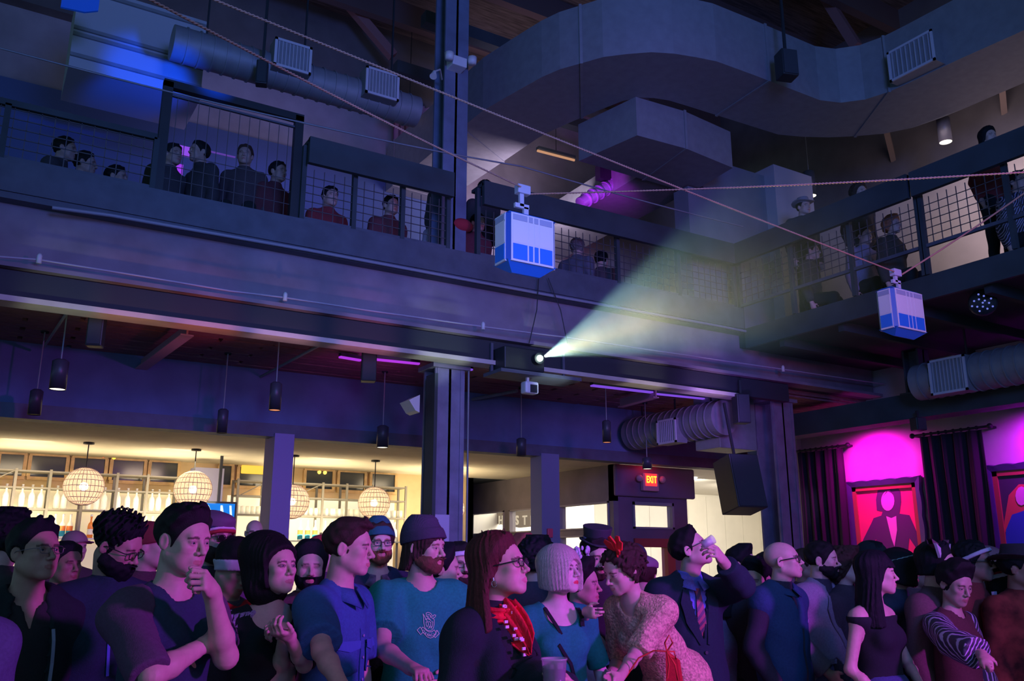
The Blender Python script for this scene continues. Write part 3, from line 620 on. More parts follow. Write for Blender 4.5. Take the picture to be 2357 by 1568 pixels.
for (x0, y0, x1, y1, ax, v, lab, hang) in ((205, 712, 240, 800, 'Y', 8.75, 'tall black loudspeaker under the beam at the left', .2), (832, 798, 866, 880, 'Y', 8.85, 'tall black loudspeaker under the beam left of the wide column', .2),
        (1690, 908, 1722, 976, 'Y', 8.4, 'small black loudspeaker in front of the violet duct box', .2), (590, 140, 616, 200, 'Y', 9.0, 'small black loudspeaker hanging high on the left', 3.0),
        (1790, 118, 1830, 184, 'Y', 6.4, 'black loudspeaker hanging in front of the curved duct', 2.2), (2100, 962, 2127, 992, 'X', 10.9, 'small black loudspeaker above the portrait', .1),
        (1060, 120, 1062, 122, 'Y', 8.6, '', 0)):
    if not lab: continue
    a, w_, h_ = boxpx(x0, y0, x1, y1, ax, v); speaker(a, w_, h_, w_ * .9, lab, rz=-HEAD * .6, hang=hang)
a, w_, h_ = boxpx(1664, 1066, 1742, 1166, 'Y', 8.3)
speaker(a, w_, h_ * 1.25, .4, 'large black loudspeaker tilted down beside the right steel column', rz=-.2, rx=-.22, hang=.8)
# emergency light on the upper column
P_ = at(1052, 148, 'Y', 8.66)
t = empty('emergency_light', P_, 0, 'white twin emergency light high on the upper column', 'lamp')
MB().box(-.10, -.08, -.06, .10, .10, .07).build('housing', m_white, t, bevel=.01)
for s_ in (-1, 1): MB().lathe([(.001, 0), (.05, .0), (.06, .09), (.001, .09)], (s_ * .16, -.1, -.02 + .02 * s_), 12).build('lamp_head', m_white, t)
P_ = at(1000, 165, 'Y', 8.5)
t = empty('clip_spotlight', P_, 0, 'small white clip spotlight left of the upper column', 'lamp')
MB().tube([(.26, .32, .14), (.12, .1, .12), (0, 0, 0)], .012, 6).build('arm', m_white, t); MB().tube([(0, 0, 0), (-.03, -.03, -.09)], .02, 10, rad=[.02, .045]).build('lamp_head', m_white, t)
# stage can lights
def parcan(x0, y0, x1, y1, ax, v, r, lab, col, stem=.5, lit=None):
    A_ = at(x0, y0, ax, v); B_ = at(x1, y1, ax, v); t = empty('stage_light', A_, 0, lab, 'lamp'); D_ = Vector(B_ - A_)
    MB().tube([(0, 0, 0), D_ * .8, D_ * .82, D_], r, 16, rad=[r * .85, r, r * 1.25, r * 1.3]).build('can', col, t)
    for i in range(5): MB().tube([D_ * (.12 + i * .13), D_ * (.14 + i * .13)], r * 1.08, 16).build('cooling_ring', col, t)
    MB().bar(tuple(D_ * .5), tuple(D_ * .5 + Vector((0, 0, stem))), .03, .03).build('yoke', m_black, t)
    MB().box(-.12, -.06, 0, .12, .06, .22).build('clamp', m_black, t, loc=tuple(D_ * .5 + Vector((0, 0, r * 1.3))))
    return t
pm = M('can_lit_violet', (.55, .35, .70), rough=.3, metal=.5)  # violet light falling on the can is put into its colour
parcan(1335, 468, 1445, 405, 'Y', 9.6, .105, 'violet lit stage can light hanging over the balcony', pm)
lamp('can_wash', 'SPOT', tuple(at(1340, 500, 'Y', 8.8)), 160, (.6, .05, 1), target=tuple(at(1390, 435, 'Y', 9.6)), angle=40, blend=1, soft=.05)
# under balcony bits: steel joist ends, thin pipes, camera housing, lit purlins made as glowing bars
for px0, py0, px1, py1, w_, lab, mm in ((432, 758, 300, 858, .13, 'steel joist lit pink under the ceiling at the left', M('joist_lit_pink', (.55, .30, .42), rough=.7)), (157, 716, 100, 800, .03, 'thin slanting pipe at the far left under the balcony', m_galv), (735, 795, 592, 872, .035, 'thin slanting pipe under the ceiling left of the wide column', m_galv), (1190, 900, 1060, 925, .05, 'slanting pipe right of the wide column', m_galv), (1510, 905, 1428, 928, .10, 'pink lit steel joist above the spiral duct', M('joist_lit_pink', (.55, .30, .42), rough=.7))):  # pink light is put into the joist colour as well
    A_ = at(px0, py0, 'Z', 3.92); B_ = at(px1, py1, 'Z', 3.92)
    if w_ > .09:
        t = empty('steel_joist', A_, 0, lab, 'joist'); D_ = B_ - A_; 
        MB().bar((0, 0, 0), tuple(D_), .02, .12).build('web', mm, t); MB().bar((0, 0, -.06), tuple(D_ + np.array([0, 0, -.06])), w_, .015).build('flange', mm, t)
    else: tag(MB().tube([A_, B_], w_ / 2, 8).build('ceiling_pipe', mm), lab, 'pipe')
m_mag = M('purlin_magenta_glow', (.1, .0, .1), emit=(.55, .05, .95), es=.75); m_vio = M('purlin_violet_glow', (.1, .05, .1), emit=(.24, .08, .85), es=.8)  # coloured light on the purlins, put in as emission
for x0, y0, x1, y1, w_, mm, lab in ((782, 820, 830, 828, .05, m_mag, 'short magenta light strip left of the loudspeaker'), (866, 826, 965, 836, .05, m_mag, 'magenta light strip between loudspeaker and wide column'), (1062, 846, 1086, 850, .05, m_vio, 'tiny violet light strip right of the wide column'), (1362, 886, 1500, 902, .07, m_vio, 'violet light strip under the balcony right of centre'), (1505, 905, 1652, 920, .05, m_vio, 'violet light strip above the spiral duct')):
    A_ = at(x0, y0, 'Z', 3.95); B_ = at(x1, y1, 'Z', 3.95); t = empty('lit_purlin', A_, 0, lab, 'lamp')
    MB().bar((0, 0, .02), tuple(B_ - A_ + np.array([0, 0, .02])), w_ * 1.2, .04).build('housing', m_dark, t); MB().bar((0, 0, -.01), tuple(B_ - A_ + np.array([0, 0, -.01])), w_, .02).build('tube', mm, t)  # two bars form the purlin, the lower one made to glow
P_ = at(1214, 893, 'Y', 8.3)
t = empty('security_camera', P_, 0, 'white boxy camera housing hanging under the projector shelf', 'camera')
MB().box(-.06, -.06, -.07, .12, .06, .07).build('housing', m_white, t, bevel=.02); MB().box(.0, -.07, -.06, .09, -.058, .03).build('window', m_black, t); MB().bar((0, 0, .07), (0, 0, .2), .03, .03).build('bracket', m_white, t)
# projector, its shelf and the cables
Pp = at(1240, 826, 'Y', 8.15)
t = empty('projector', Pp, 0, 'black projector throwing a bright beam from the balcony edge', 'projector')
PD = atd(1920, 545, 6.0) - Pp; PD /= np.linalg.norm(PD); print('PD', PD)
MB().box(-.42, .06, -.14, .12, .42, .12).build('housing', m_black, t, bevel=.015)
MB().tube([(0, .1, 0), tuple(PD * .02)], .065, 18).build('lens_barrel', m_black, t)
MB().sphere(tuple(PD * .03), .036, 16, 10).build('lens', M('lens_glow', (0, 0, 0), emit=(.75, 1, .85), es=16), t)
sh = empty('projector_shelf', (Pp[0], Pp[1] + .1, Pp[2] - .16), 0, 'dark slotted steel shelf carrying the projector', 'shelf')
MB().box(-.5, -.1, -.04, .6, .3, -.0).build('tray', m_steel, sh)
for x in (-.45, .55): MB().bar((x, .2, 0), (x, .2, .35), .03, .03).build('hanger', m_steel, sh)
for x0 in (1240, 1262):
    A_ = at(x0, 640, 'Y', 8.35); B_ = at(x0 - 22 + (x0 - 1240) * 3, 790, 'Y', 8.35)
    tag(MB().tube([A_, (A_ + B_) / 2 + np.array([.02, -.03, 0]), B_], .006, 5).build('hanging_cable', m_black), 'thin black cable hanging down the beam %s the projector' % ('left above' if x0 == 1240 else 'right above'), 'cable')
# pipe, with clips, along the beam
pipe = empty('sprinkler_pipe', (0, 8.36, 0), 0, 'thin conduit with white sprinkler heads along the balcony beam', 'pipe')
pts = [at(x, y, 'Y', 8.36) - np.array([0, 8.36, 0]) for x, y in ((-40, 588), (90, 598), (320, 635), (530, 670), (655, 685), (850, 715), (1110, 752), (1290, 775), (1560, 815), (1800, 850), (2040, 885))]
MB().tube(pts, .010, 6).build('conduit', M('conduit', (.5, .45, .55), rough=.5), pipe)
for i in (1, 4, 6, 9): MB().lathe([(.001, -.04), (.022, -.04), (.022, .03), (.012, .05), (.001, .05)], pts[i] + np.array([0, -.02, 0]), 10).build('sprinkler_head', m_white, pipe)
tag(MB().tube([at(x, y, 'Y', 8.38) for x, y in ((120, 478), (255, 496), (698, 574), (1243, 676), (1657, 751), (2040, 828))], .018, 6).build('beam_pipe', M('beam_pipe', (.34, .34, .42), rough=.5)), 'dark blue pipe running along the top of the balcony beam', 'pipe')

# ============================================================ balcony railings
def railing(x0, x1, y, label, mesh=True, n_post=4, grid=.11, z0=4.8, low=0):
    t = empty('balcony_railing', (x0, y, z0), 0, label, 'railing'); L = x1 - x0
    if not low: MB().box(0, -.13, 1.17, L, .16, 1.21).build('drink_ledge', m_dark, t); MB().box(0, -.16, .92, L, -.10, 1.22).build('top_rail', m_dark, t)
    else: MB().box(0, -.03, .84, L, .03, .90).build('top_rail', m_dark, t)
    MB().box(0, -.02, .32, L, .02, .36).build('bottom_rail', m_steel, t)
    for i in range(n_post + 1):
        x = L * i / n_post; MB().box(x - .025, -.03, 0, x + .025, .03, 1.17 if not low else .86).build('post', m_dark, t)
    if mesh:
        w = MB(); k = int(L / grid)
        for i in range(1, k): x = L * i / k; w.box(x - .004, -.004, .36, x + .004, .004, .92)
        for j in range(1, 6): z = .36 + .56 * j / 6; w.box(0, -.004, z - .004, L, .004, z + .004)
        w.build('wire_mesh', M('wire', (.10, .09, .10), rough=.5), t, kind='stuff')
    return t
railing(-1.4, 1.14, 8.5, 'wire mesh railing at the far left of the front balcony', n_post=2, low=.27)
railing(2.62, 4.35, 8.5, 'middle railing of the front balcony left of the upper column', n_post=3)
railing(4.75, 8.94, 8.5, 'wire mesh railing of the front balcony behind the hanging cabin', n_post=4)
def railing_side(y0, y1, label):
    t = railing(0, y1 - y0, 0, label, n_post=3); t.location = (9.0, y1, 4.8); t.rotation_euler = (0, 0, math.radians(-90)); return t
t_ = railing_side(5.62, 8.44, 'wire mesh railing of the side balcony next to the corner'); 
t_ = railing_side(2.6, 5.58, 'wire mesh railing of the side balcony nearest the right edge')
# tall framed screen on the balcony
t = empty('mesh_screen', (1.20, 8.56, 4.8), 0, 'tall black framed wire screen standing on the front balcony', 'screen')
for x in (0, 1.35): MB().box(x - .045, -.04, 0, x + .045, .04, 1.52).build('post', m_black, t)
MB().box(-.045, -.04, 1.46, 1.395, .04, 1.54).build('top_bar', m_black, t); MB().box(0, -.015, 1.38, 1.35, .015, 1.40).build('inner_bar', m_steel, t)
w = MB()
for i in range(1, 13): w.box(1.35 * i / 13 - .003, -.003, .3, 1.35 * i / 13 + .003, .003, 1.4)
for j in range(4): w.box(0, -.003, .35 + .14 * j, 1.35, .003, .356 + .14 * j)
w.build('wire_mesh', M('wire', (.10, .09, .10)), t, kind='stuff')
# violet lit wall patches behind the screen, the light put in as glowing sheets
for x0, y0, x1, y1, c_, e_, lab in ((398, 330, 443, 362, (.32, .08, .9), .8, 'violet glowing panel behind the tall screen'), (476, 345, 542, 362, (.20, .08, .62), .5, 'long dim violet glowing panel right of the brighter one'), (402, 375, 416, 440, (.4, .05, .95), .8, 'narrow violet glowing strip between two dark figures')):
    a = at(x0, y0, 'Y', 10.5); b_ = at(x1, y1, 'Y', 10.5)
    tag(MB().box(a[0], 10.5, b_[2], b_[0], 10.53, a[2]).build('violet_light_patch', M('violet_patch%d' % x0, (.1, .05, .2), emit=c_, es=e_)), lab, 'panel')
# small purple marker light on the rail & LED wash lamp under side balcony
P_ = at(2262, 697, 'X', 9.3)
t = empty('led_wash_lamp', P_, 0, 'round lamp of many small blue diodes below the side balcony', 'lamp')
hp = MB().lathe([(.001, .0), (.13, 0), (.15, .06), (.12, .14), (.001, .14)], n=18); o_ = hp.build('housing', m_black, t)
dirv = Vector(CAM - P_).normalized(); q_ = (-dirv).to_track_quat('Z', 'Y'); o_.rotation_euler = q_.to_euler()
for i in range(14):
    a = i * 2.4; rr = .115 * math.sqrt(i / 14); v_ = q_ @ Vector((rr * math.cos(a), rr * math.sin(a), -.006)); MB().sphere(tuple(v_), .011, 6, 4).build('diode', M('diode', (0, 0, 0), emit=(.2, .25, .9), es=.8), t)

# ============================================================ portraits and curtains on the right wall
def zr(px, py): return at(px, py, 'X', 11.9)[2]
def frame(y0, y1, z0, z1, label, bgm):
    t = empty('framed_portrait', (11.98, (y0 + y1) / 2, (z0 + z1) / 2), 0, label, 'picture'); hy, hz = (y1 - y0) / 2, (z1 - z0) / 2
    fm = M('frame_outer', (.07, .05, .17), rough=.4); fi = M('frame_inner', (.45, .10, .08), rough=.4)
    for nm, y_, z_, ly, lz in (('frame_rail', 0, hz, hy, .0), ('frame_rail', 0, -hz, hy, 0), ('frame_stile', hy, 0, 0, hz), ('frame_stile', -hy, 0, 0, hz)):
        k = 21; w = .065; vs = []
        for i in range(k):
            s_ = -1 + 2 * i / (k - 1); bump_ = .018 * abs(math.sin(s_ * math.pi * 2.5)); sg = 1 if (y_ + z_) > 0 else -1
            for a, xx in ((-w * .5, 0), (-w * .5, -.05), (w * .6 + bump_, -.07), (w * .8 + bump_, 0)):
                vs.append((xx, s_ * (hy + .05), z_ + sg * a) if lz == 0 else (xx, y_ + sg * a, s_ * (hz + .05)))
        MB().add(vs, [(i * 4 + q, i * 4 + (q + 1) % 4, (i + 1) * 4 + (q + 1) % 4, (i + 1) * 4 + q) for i in range(k - 1) for q in range(4)] + [(0, 1, 2, 3), tuple((k - 1) * 4 + q for q in (3, 2, 1, 0))]).build(nm, fm, t)
    w = .07
    MB().box(-.035, -hy + .03, hz - w - .03, -.005, hy - .03, hz - .03).box(-.035, -hy + .03, -hz + .03, -.005, hy - .03, -hz + w + .03).box(-.035, -hy + .03, -hz, -.005, -hy + .03 + w, hz).box(-.035, hy - .03 - w, -hz, -.005, hy - .03, hz).build('inner_frame', fi, t)
    MB().box(-.012, -hy, -hz, 0, hy, hz).build('canvas', bgm, t)
    return t, hy, hz
def cutout(t, pts, name, m, x=-.016):
    # pts in picture fractions: u to the viewer's right (decreasing y), v up
    MB().prism_x([(-u, v) for u, v in pts], x, x + .003).build(name, m, t)
t, hy, hz = frame(7.98, 9.16, 1.0, 2.80, 'framed portrait of a dark-haired figure on hot pink ground', M('hot_pink', (.95, .06, .22), rough=.7))
dk = M('paint_plum', (.10, .05, .14), rough=.7); fc = M('paint_face', (.95, .35, .80), rough=.7)
u0, u1 = at(1975, 1150, 'X', 11.97), at(2115, 1150, 'X', 11.97)
def uv(px, py):
    p_ = at(px, py, 'X', 11.965); return (-(p_[1] - t.location[1]), p_[2] - t.location[2])
PX = lambda zx, zy: (1700 + zx / 3.409, 860 + zy / 3.409)
def shape(zs, nm, m_, x): cutout(t, [uv(*PX(a, b_)) for a, b_ in zs], nm, m_, x)
shape([(945, 1380), (985, 1290), (1040, 1180), (1060, 1135), (1120, 1115), (1130, 1085), (1085, 1075), (1078, 990), (1095, 900), (1160, 868), (1235, 868), (1270, 930), (1275, 1010), (1262, 1100), (1340, 1112), (1400, 1250), (1440, 1340), (1400, 1380), (1340, 1290), (1330, 1380), (1330, 1430), (1080, 1430), (1080, 1300), (1030, 1360), (1000, 1430)], 'painted_figure', dk, -.016)
shape([(1172 + 52 * math.cos(a), 1000 + 78 * math.sin(a)) for a in [k * math.pi / 9 for k in range(18)]], 'painted_face', fc, -.020)
shape([(1160, 1120), (1200, 1135), (1238, 1118), (1245, 1230), (1225, 1360), (1200, 1290)], 'painted_shirt', fc, -.020)
shape([(1140, 960), (1178, 900), (1215, 955), (1200, 935), (1172, 922), (1150, 945)], 'painted_fringe', dk, -.024)
t, hy, hz = frame(5.62, 6.88, 1.0, 2.86, 'framed portrait of a figure in blue at the right edge', M('paint_dark', (.06, .06, .09), rough=.7))
hb = M('paint_hair', (.75, .12, .10), rough=.7); bl = M('paint_blue', (.03, .10, .55), rough=.7)
Q_ = lambda px, py: uv(px, py)
cutout(t, [Q_(2312, 1200), Q_(2322, 1140), (Q_(2345, 1115)), Q_(2385, 1115), Q_(2395, 1220), Q_(2312, 1225)], 'painted_hair', hb)
cutout(t, [Q_(2315, 1310), Q_(2316, 1220), Q_(2330, 1185), Q_(2360, 1175), Q_(2400, 1200), Q_(2410, 1310)], 'painted_figure', bl, -.020)
cutout(t, [(Q_(2352 + 14 * math.cos(a), 1142 + 22 * math.sin(a))) for a in [k * math.pi / 6 for k in range(12)]], 'painted_face', fc, -.024)
def curtain(px0, px1, ztop, X_, label, seed=0, knots=()):
    y1 = at(px0, 1100, 'X', X_)[1]; y0 = at(px1, 1100, 'X', X_)[1]
    t = empty('curtain', (X_, y1, 0), 0, label, 'curtain'); n_ = 70; L = y1 - y0
    rows = 8; vs = []
    for j in range(rows + 1):
        z = .05 + (ztop - .05) * j / rows; amp = .045 - .015 * j / rows
        for k in range(n_ + 1):
            s_ = k / n_; ph = seed + s_ * 30 + .5 * math.sin(j * .7 + s_ * 6)
            vs.append((-amp * (math.sin(ph) + .4 * math.sin(ph * 2.3 + 1)), -L * s_, z))
    f_ = [(j * (n_ + 1) + k, j * (n_ + 1) + k + 1, (j + 1) * (n_ + 1) + k + 1, (j + 1) * (n_ + 1) + k) for j in range(rows) for k in range(n_)]
    o = MB().add(vs, f_, True).build('drape', M('curtain_cloth', (.028, .020, .034), rough=.95), t)
    so = o.modifiers.new('solid', 'SOLIDIFY'); so.thickness = .01
    MB().tube([(0, .12, ztop + .03), (0, -L - .12, ztop + .03)], .018, 8).build('curtain_rod', m_black, t)
    for yy in (.13, -L - .13):
        MB().sphere((0, yy, ztop + .03), .04, 10, 7).build('finial', m_black, t)
        MB().bar((0, yy * .97, ztop + .03), (12 - X_, yy * .97, ztop + .03), .02, .03).build('rod_bracket', m_black, t)
    for i in range(8): MB().tube([(0, -L * (i + .5) / 8 - .01, ztop + .03), (0, -L * (i + .5) / 8 + .01, ztop + .03)], .028, 10).build('curtain_ring', m_black, t)
    return t
curtain(1840, 1942, 3.40, 11.85, 'dark plum curtain left of the pink portrait')
curtain(2129, 2272, 3.40, 11.80, 'dark plum curtain between the two portraits', 2)

# ============================================================ ropes and hanging cabins
def rope(pts, r, label, m=None, strands=True, name='rope'):
    P = []
    for i in range(len(pts) - 1):
        a, b_ = np.array(pts[i]), np.array(pts[i + 1]); k = max(2, int(np.linalg.norm(b_ - a) / .35))
        for j in range(k): 
            t_ = j / k; P.append(a + (b_ - a) * t_ + np.array([0, 0, -.02 * math.sin(math.pi * t_)]))
    P.append(np.array(pts[-1]))
    m = m or M('rope_fibre', (.62, .32, .22), rough=.9)
    if not strands: return tag(MB().tube(P, r, 6).build(name, m), label, 'rope')
    # two strands twisted round each other
    mb = MB(); L = 0; pitch = .045
    for ph in (0, math.pi):
        Q = []; acc = 0
        for i in range(len(P) - 1):
            a, b_ = P[i], P[i + 1]; d = b_ - a; Ld = np.linalg.norm(d); d = d / Ld; u = np.cross(d, (0, 0, 1)); u /= np.linalg.norm(u); v = np.cross(u, d); k = max(1, int(Ld / (pitch / 4)))
            for j in range(k):
                s_ = Ld * j / k; w = (acc + s_) / pitch * 2 * math.pi + ph; Q.append(a + d * s_ + (u * math.cos(w) + v * math.sin(w)) * r * .55)
            acc += Ld
        mb.tube(Q, r * .62, 4)
    return tag(mb.build(name, m), label, 'rope')
X1, Y1 = 3.035, 5.0
k1 = at(1210, 440, 'Y', 5.1); k2 = at(2076, 632, 'Y', 4.87)
E1a = at(340, -4, 'Y', 3.2); E1b = at(2400, 394, 'X', 5.6)
rope([E1a, k1 + np.array([-.02, 0, .02])], .0065, 'twisted rope from the top left down to the nearer hanging cabin')
rope([k1 + np.array([.02, 0, -.02]), E1b], .0065, 'twisted rope from the nearer cabin to the right edge')
E2a = at(480, -6, 'Y', 4.0); E2b = at(2420, 400, 'X', 8.4)
rope([E2a, k2], .0075, 'long twisted rope from the top edge to the farther hanging cabin')
rope([k2, E2b], .0085, 'faint rope from the farther cabin up to the right edge', strands=False)
rope([at(-30, 103, 'Y', 7.6), at(690, 281, 'Y', 7.6)], .008, 'thin pale wire crossing the upper left', m_galv, False)
rope([at(690, 281, 'Y', 7.6), at(1200, 383, 'Y', 7.6), at(1710, 522, 'Y', 7.6)], .009, 'thin pale wire crossing behind the hanging cabin', m_galv, False)
def cabin(x0, x1, y0, y1, z0, z1, top, label):
    cx_, cy_ = (x0 + x1) / 2, (y0 + y1) / 2; t = empty('cable_car_model', (cx_, cy_, z0), 0, label, 'cabin'); w, dp, H_ = (x1 - x0) / 2, (y1 - y0) / 2, z1 - z0
    wh = M('cabin_white', (.80, .78, .82), rough=.4); bu = M('cabin_blue', (.03, .22, .80), rough=.4); dkb = M('cabin_deep_blue', (.03, .10, .42), rough=.4); lg = M('cabin_grey', (.42, .45, .62), rough=.3)
    ch = .028
    MB().prism([(-w + ch, -dp), (w - ch, -dp), (w, -dp + ch), (w, dp - ch), (w - ch, dp), (-w + ch, dp), (-w, dp - ch), (-w, -dp + ch)], 0.02, H_ - .01).build('body', dkb, t)
    # tapered floor and roof
    def slab(za, zb, wa, wb, nm, m_):
        vs = [(sx * (w - wa), sy * (dp - wa), za) for sx, sy in ((-1, -1), (1, -1), (1, 1), (-1, 1))] + [(sx * (w - wb), sy * (dp - wb), zb) for sx, sy in ((-1, -1), (1, -1), (1, 1), (-1, 1))]
        MB().add(vs, [(0, 3, 2, 1), (4, 5, 6, 7), (0, 1, 5, 4), (1, 2, 6, 5), (2, 3, 7, 6), (3, 0, 4, 7)]).build(nm, m_, t)
    slab(-.045, .02, .09, .0, 'underside', bu); slab(H_ - .01, H_ + .02, 0, .04, 'roof', bu)
    def face(nm, W_, place, cols):
        a = -W_ + ch; b_ = W_ - ch; T = b_ - a
        def P(u0, u1, v0, v1, d0, m_, n_):
            MB().add(*place(a + T * u0, a + T * u1, H_ * v0, H_ * v1, d0)).build(n_, m_, t)
        P(0, 1, .03, .98, .004, wh, nm)
        for u0, u1 in cols:
            P(u0, u1, .07, .37, .008, bu, 'lower_panel'); P(u0, u1, .84, .95, .008, lg, 'upper_panel'); P(u0, u1, .40, .81, .006, M('cabin_pane', (.86, .82, .88), rough=.15), 'window_pane')
    def box8(x0_, x1_, y0_, y1_, z0_, z1_): return ([(x, y, z) for z in (z0_, z1_) for y in (y0_, y1_) for x in (x0_, x1_)], [(0, 2, 3, 1), (4, 5, 7, 6), (0, 1, 5, 4), (2, 6, 7, 3), (0, 4, 6, 2), (1, 3, 7, 5)])
    cols = ((.04, .37), (.41, .50), (.54, .63), (.67, .96))
    for sg in (-1, 1):
        face('front_frame' if sg < 0 else 'rear_frame', w, lambda u0, u1, v0, v1, d0, sg=sg: box8(u0, u1, *(sorted((sg * (dp - .01), sg * (dp + d0)))), v0, v1), cols)
        face('side_frame', dp, lambda u0, u1, v0, v1, d0, sg=sg: box8(*(sorted((sg * (w - .01), sg * (w + d0)))), u0, u1, v0, v1), ((.06, .94),))
    hm = M('hanger_white', (.62, .60, .75), rough=.4)
    MB().box(-.015, -.012, H_ + .01, .025, .012, H_ + .10).box(-.09, -.012, H_ + .085, .03, .012, H_ + .12).build('lower_arm', hm, t)
    MB().box(-.05, -.012, H_ + .10, -.015, .012, top - z0 - .03).build('hanger_arm', hm, t)
    MB().box(-.075, -.03, top - z0 - .035, .035, .03, top - z0 + .035).build('grip', hm, t, bevel=.006)
    return t
bz = at(1280, 617, 'Y', 5.0)[2]; tz = at(1280, 508, 'Y', 5.0)[2]
cabin(3.04, 3.46, 5.0, 5.20, 3.70, 4.085, k1[2], 'nearer white and blue model cable car hanging on a rope')
q0 = at(2050, 757, 'Y', 4.45); q1 = at(2136, 768, 'Y', 4.45)
cabin(7.11, 7.58, 4.78, 4.97, 3.73, 4.13, k2[2], 'farther white and blue model cable car at the right')

# ============================================================ projector beam: haze lit by the projector's own light
m_h = bpy.data.materials.new('haze'); m_h.use_nodes = True; nt = m_h.node_tree; nt.nodes.remove(nt.nodes['Principled BSDF'])
vs_ = nt.nodes.new('ShaderNodeVolumeScatter'); vs_.inputs['Color'].default_value = (.95, .97, 1, 1); vs_.inputs['Anisotropy'].default_value = .0
tc = nt.nodes.new('ShaderNodeTexCoord'); nz_ = nt.nodes.new('ShaderNodeTexNoise'); nz_.inputs['Scale'].default_value = 1.6; nz_.inputs['Detail'].default_value = 3
mr = nt.nodes.new('ShaderNodeMapRange'); mr.inputs['From Min'].default_value = .35; mr.inputs['From Max'].default_value = .7; mr.inputs['To Min'].default_value = .02; mr.inputs['To Max'].default_value = .075
nt.links.new(tc.outputs['Object'], nz_.inputs['Vector']); nt.links.new(nz_.outputs['Fac'], mr.inputs['Value']); gx = nt.nodes.new('ShaderNodeVectorMath'); gx.operation = 'LENGTH'; nt.links.new(tc.outputs['Object'], gx.inputs[0])
g2 = nt.nodes.new('ShaderNodeMapRange'); g2.interpolation_type = 'SMOOTHSTEP'; g2.inputs['From Min'].default_value = 1.2; g2.inputs['From Max'].default_value = 4.9; g2.inputs['To Min'].default_value = 1; g2.inputs['To Max'].default_value = 0
nt.links.new(gx.outputs['Value'], g2.inputs['Value']); mm_ = nt.nodes.new('ShaderNodeMath'); mm_.operation = 'MULTIPLY'; nt.links.new(mr.outputs[0], mm_.inputs[0]); nt.links.new(g2.outputs[0], mm_.inputs[1]); nt.links.new(mm_.outputs[0], vs_.inputs['Density'])
nt.links.new(vs_.outputs[0], nt.nodes['Material Output'].inputs['Volume'])
S0 = Pp + PD * .14
A_ = Vector(PD).cross(Vector((0, 0, 1))).normalized(); B_ = A_.cross(Vector(PD)); vsx = []; NB = 20; LB = 5.2
for rr, ll in ((.03, .12), (1.15, LB)):
    for k in range(NB):
        a = 2 * math.pi * k / NB; vsx.append(Vector(PD) * ll + (A_ * math.cos(a) + B_ * math.sin(a)) * rr)
hz = MB().add([tuple(v) for v in vsx], [(k, (k + 1) % NB, NB + (k + 1) % NB, NB + k) for k in range(NB)] + [tuple(range(NB))[::-1], tuple(range(NB, 2 * NB))])
hzo = hz.build('haze', m_h, loc=Pp)
bm = bmesh.new(); bm.from_mesh(hzo.data); bmesh.ops.recalc_face_normals(bm, faces=bm.faces); bm.to_mesh(hzo.data); bm.free()
tag(hzo, 'pale cone of lit haze in front of the projector', 'haze', kind='stuff')
pl = lamp('projector_light', 'SPOT', tuple(S0), 7500, (1, 1, 1), target=tuple(S0 + PD), angle=23, blend=.35, soft=.012)
lamp('projector_ray', 'SPOT', tuple(S0), 2400, (1.0, .80, .45), target=tuple(atd(1760, 640, 6.6)), angle=6, blend=.8, soft=.01)
pl.data.use_nodes = True; nt = pl.data.node_tree; em = nt.nodes['Emission']; tc = nt.nodes.new('ShaderNodeTexCoord'); nz_ = nt.nodes.new('ShaderNodeTexNoise'); nz_.inputs['Scale'].default_value = 5.5; nz_.inputs['Detail'].default_value = 1
cr = nt.nodes.new('ShaderNodeValToRGB'); nt.links.new(tc.outputs['Normal'], nz_.inputs['Vector']); nt.links.new(nz_.outputs['Fac'], cr.inputs[0]); nt.links.new(cr.outputs[0], em.inputs[0])
e = cr.color_ramp.elements; e[0].position = .32; e[0].color = (.05, .30, .38, 1); e[1].position = .68; e[1].color = (1, .80, .45, 1)
n1 = cr.color_ramp.elements.new(.45); n1.color = (.25, .55, .55, 1); n2 = cr.color_ramp.elements.new(.55); n2.color = (.85, .95, .55, 1)

# ============================================================ figures: signed-distance bodies, polygonised on a stretched grid
def axis(lo, hi, base, fines=()):
    xs = [lo]
    while xs[-1] < hi:
        h = base; x = xs[-1]
        for a, b, f in fines:
            if a - base * .6 <= x < b: h = min(h, f)
        xs.append(x + h)
    return np.array(xs, np.float32)

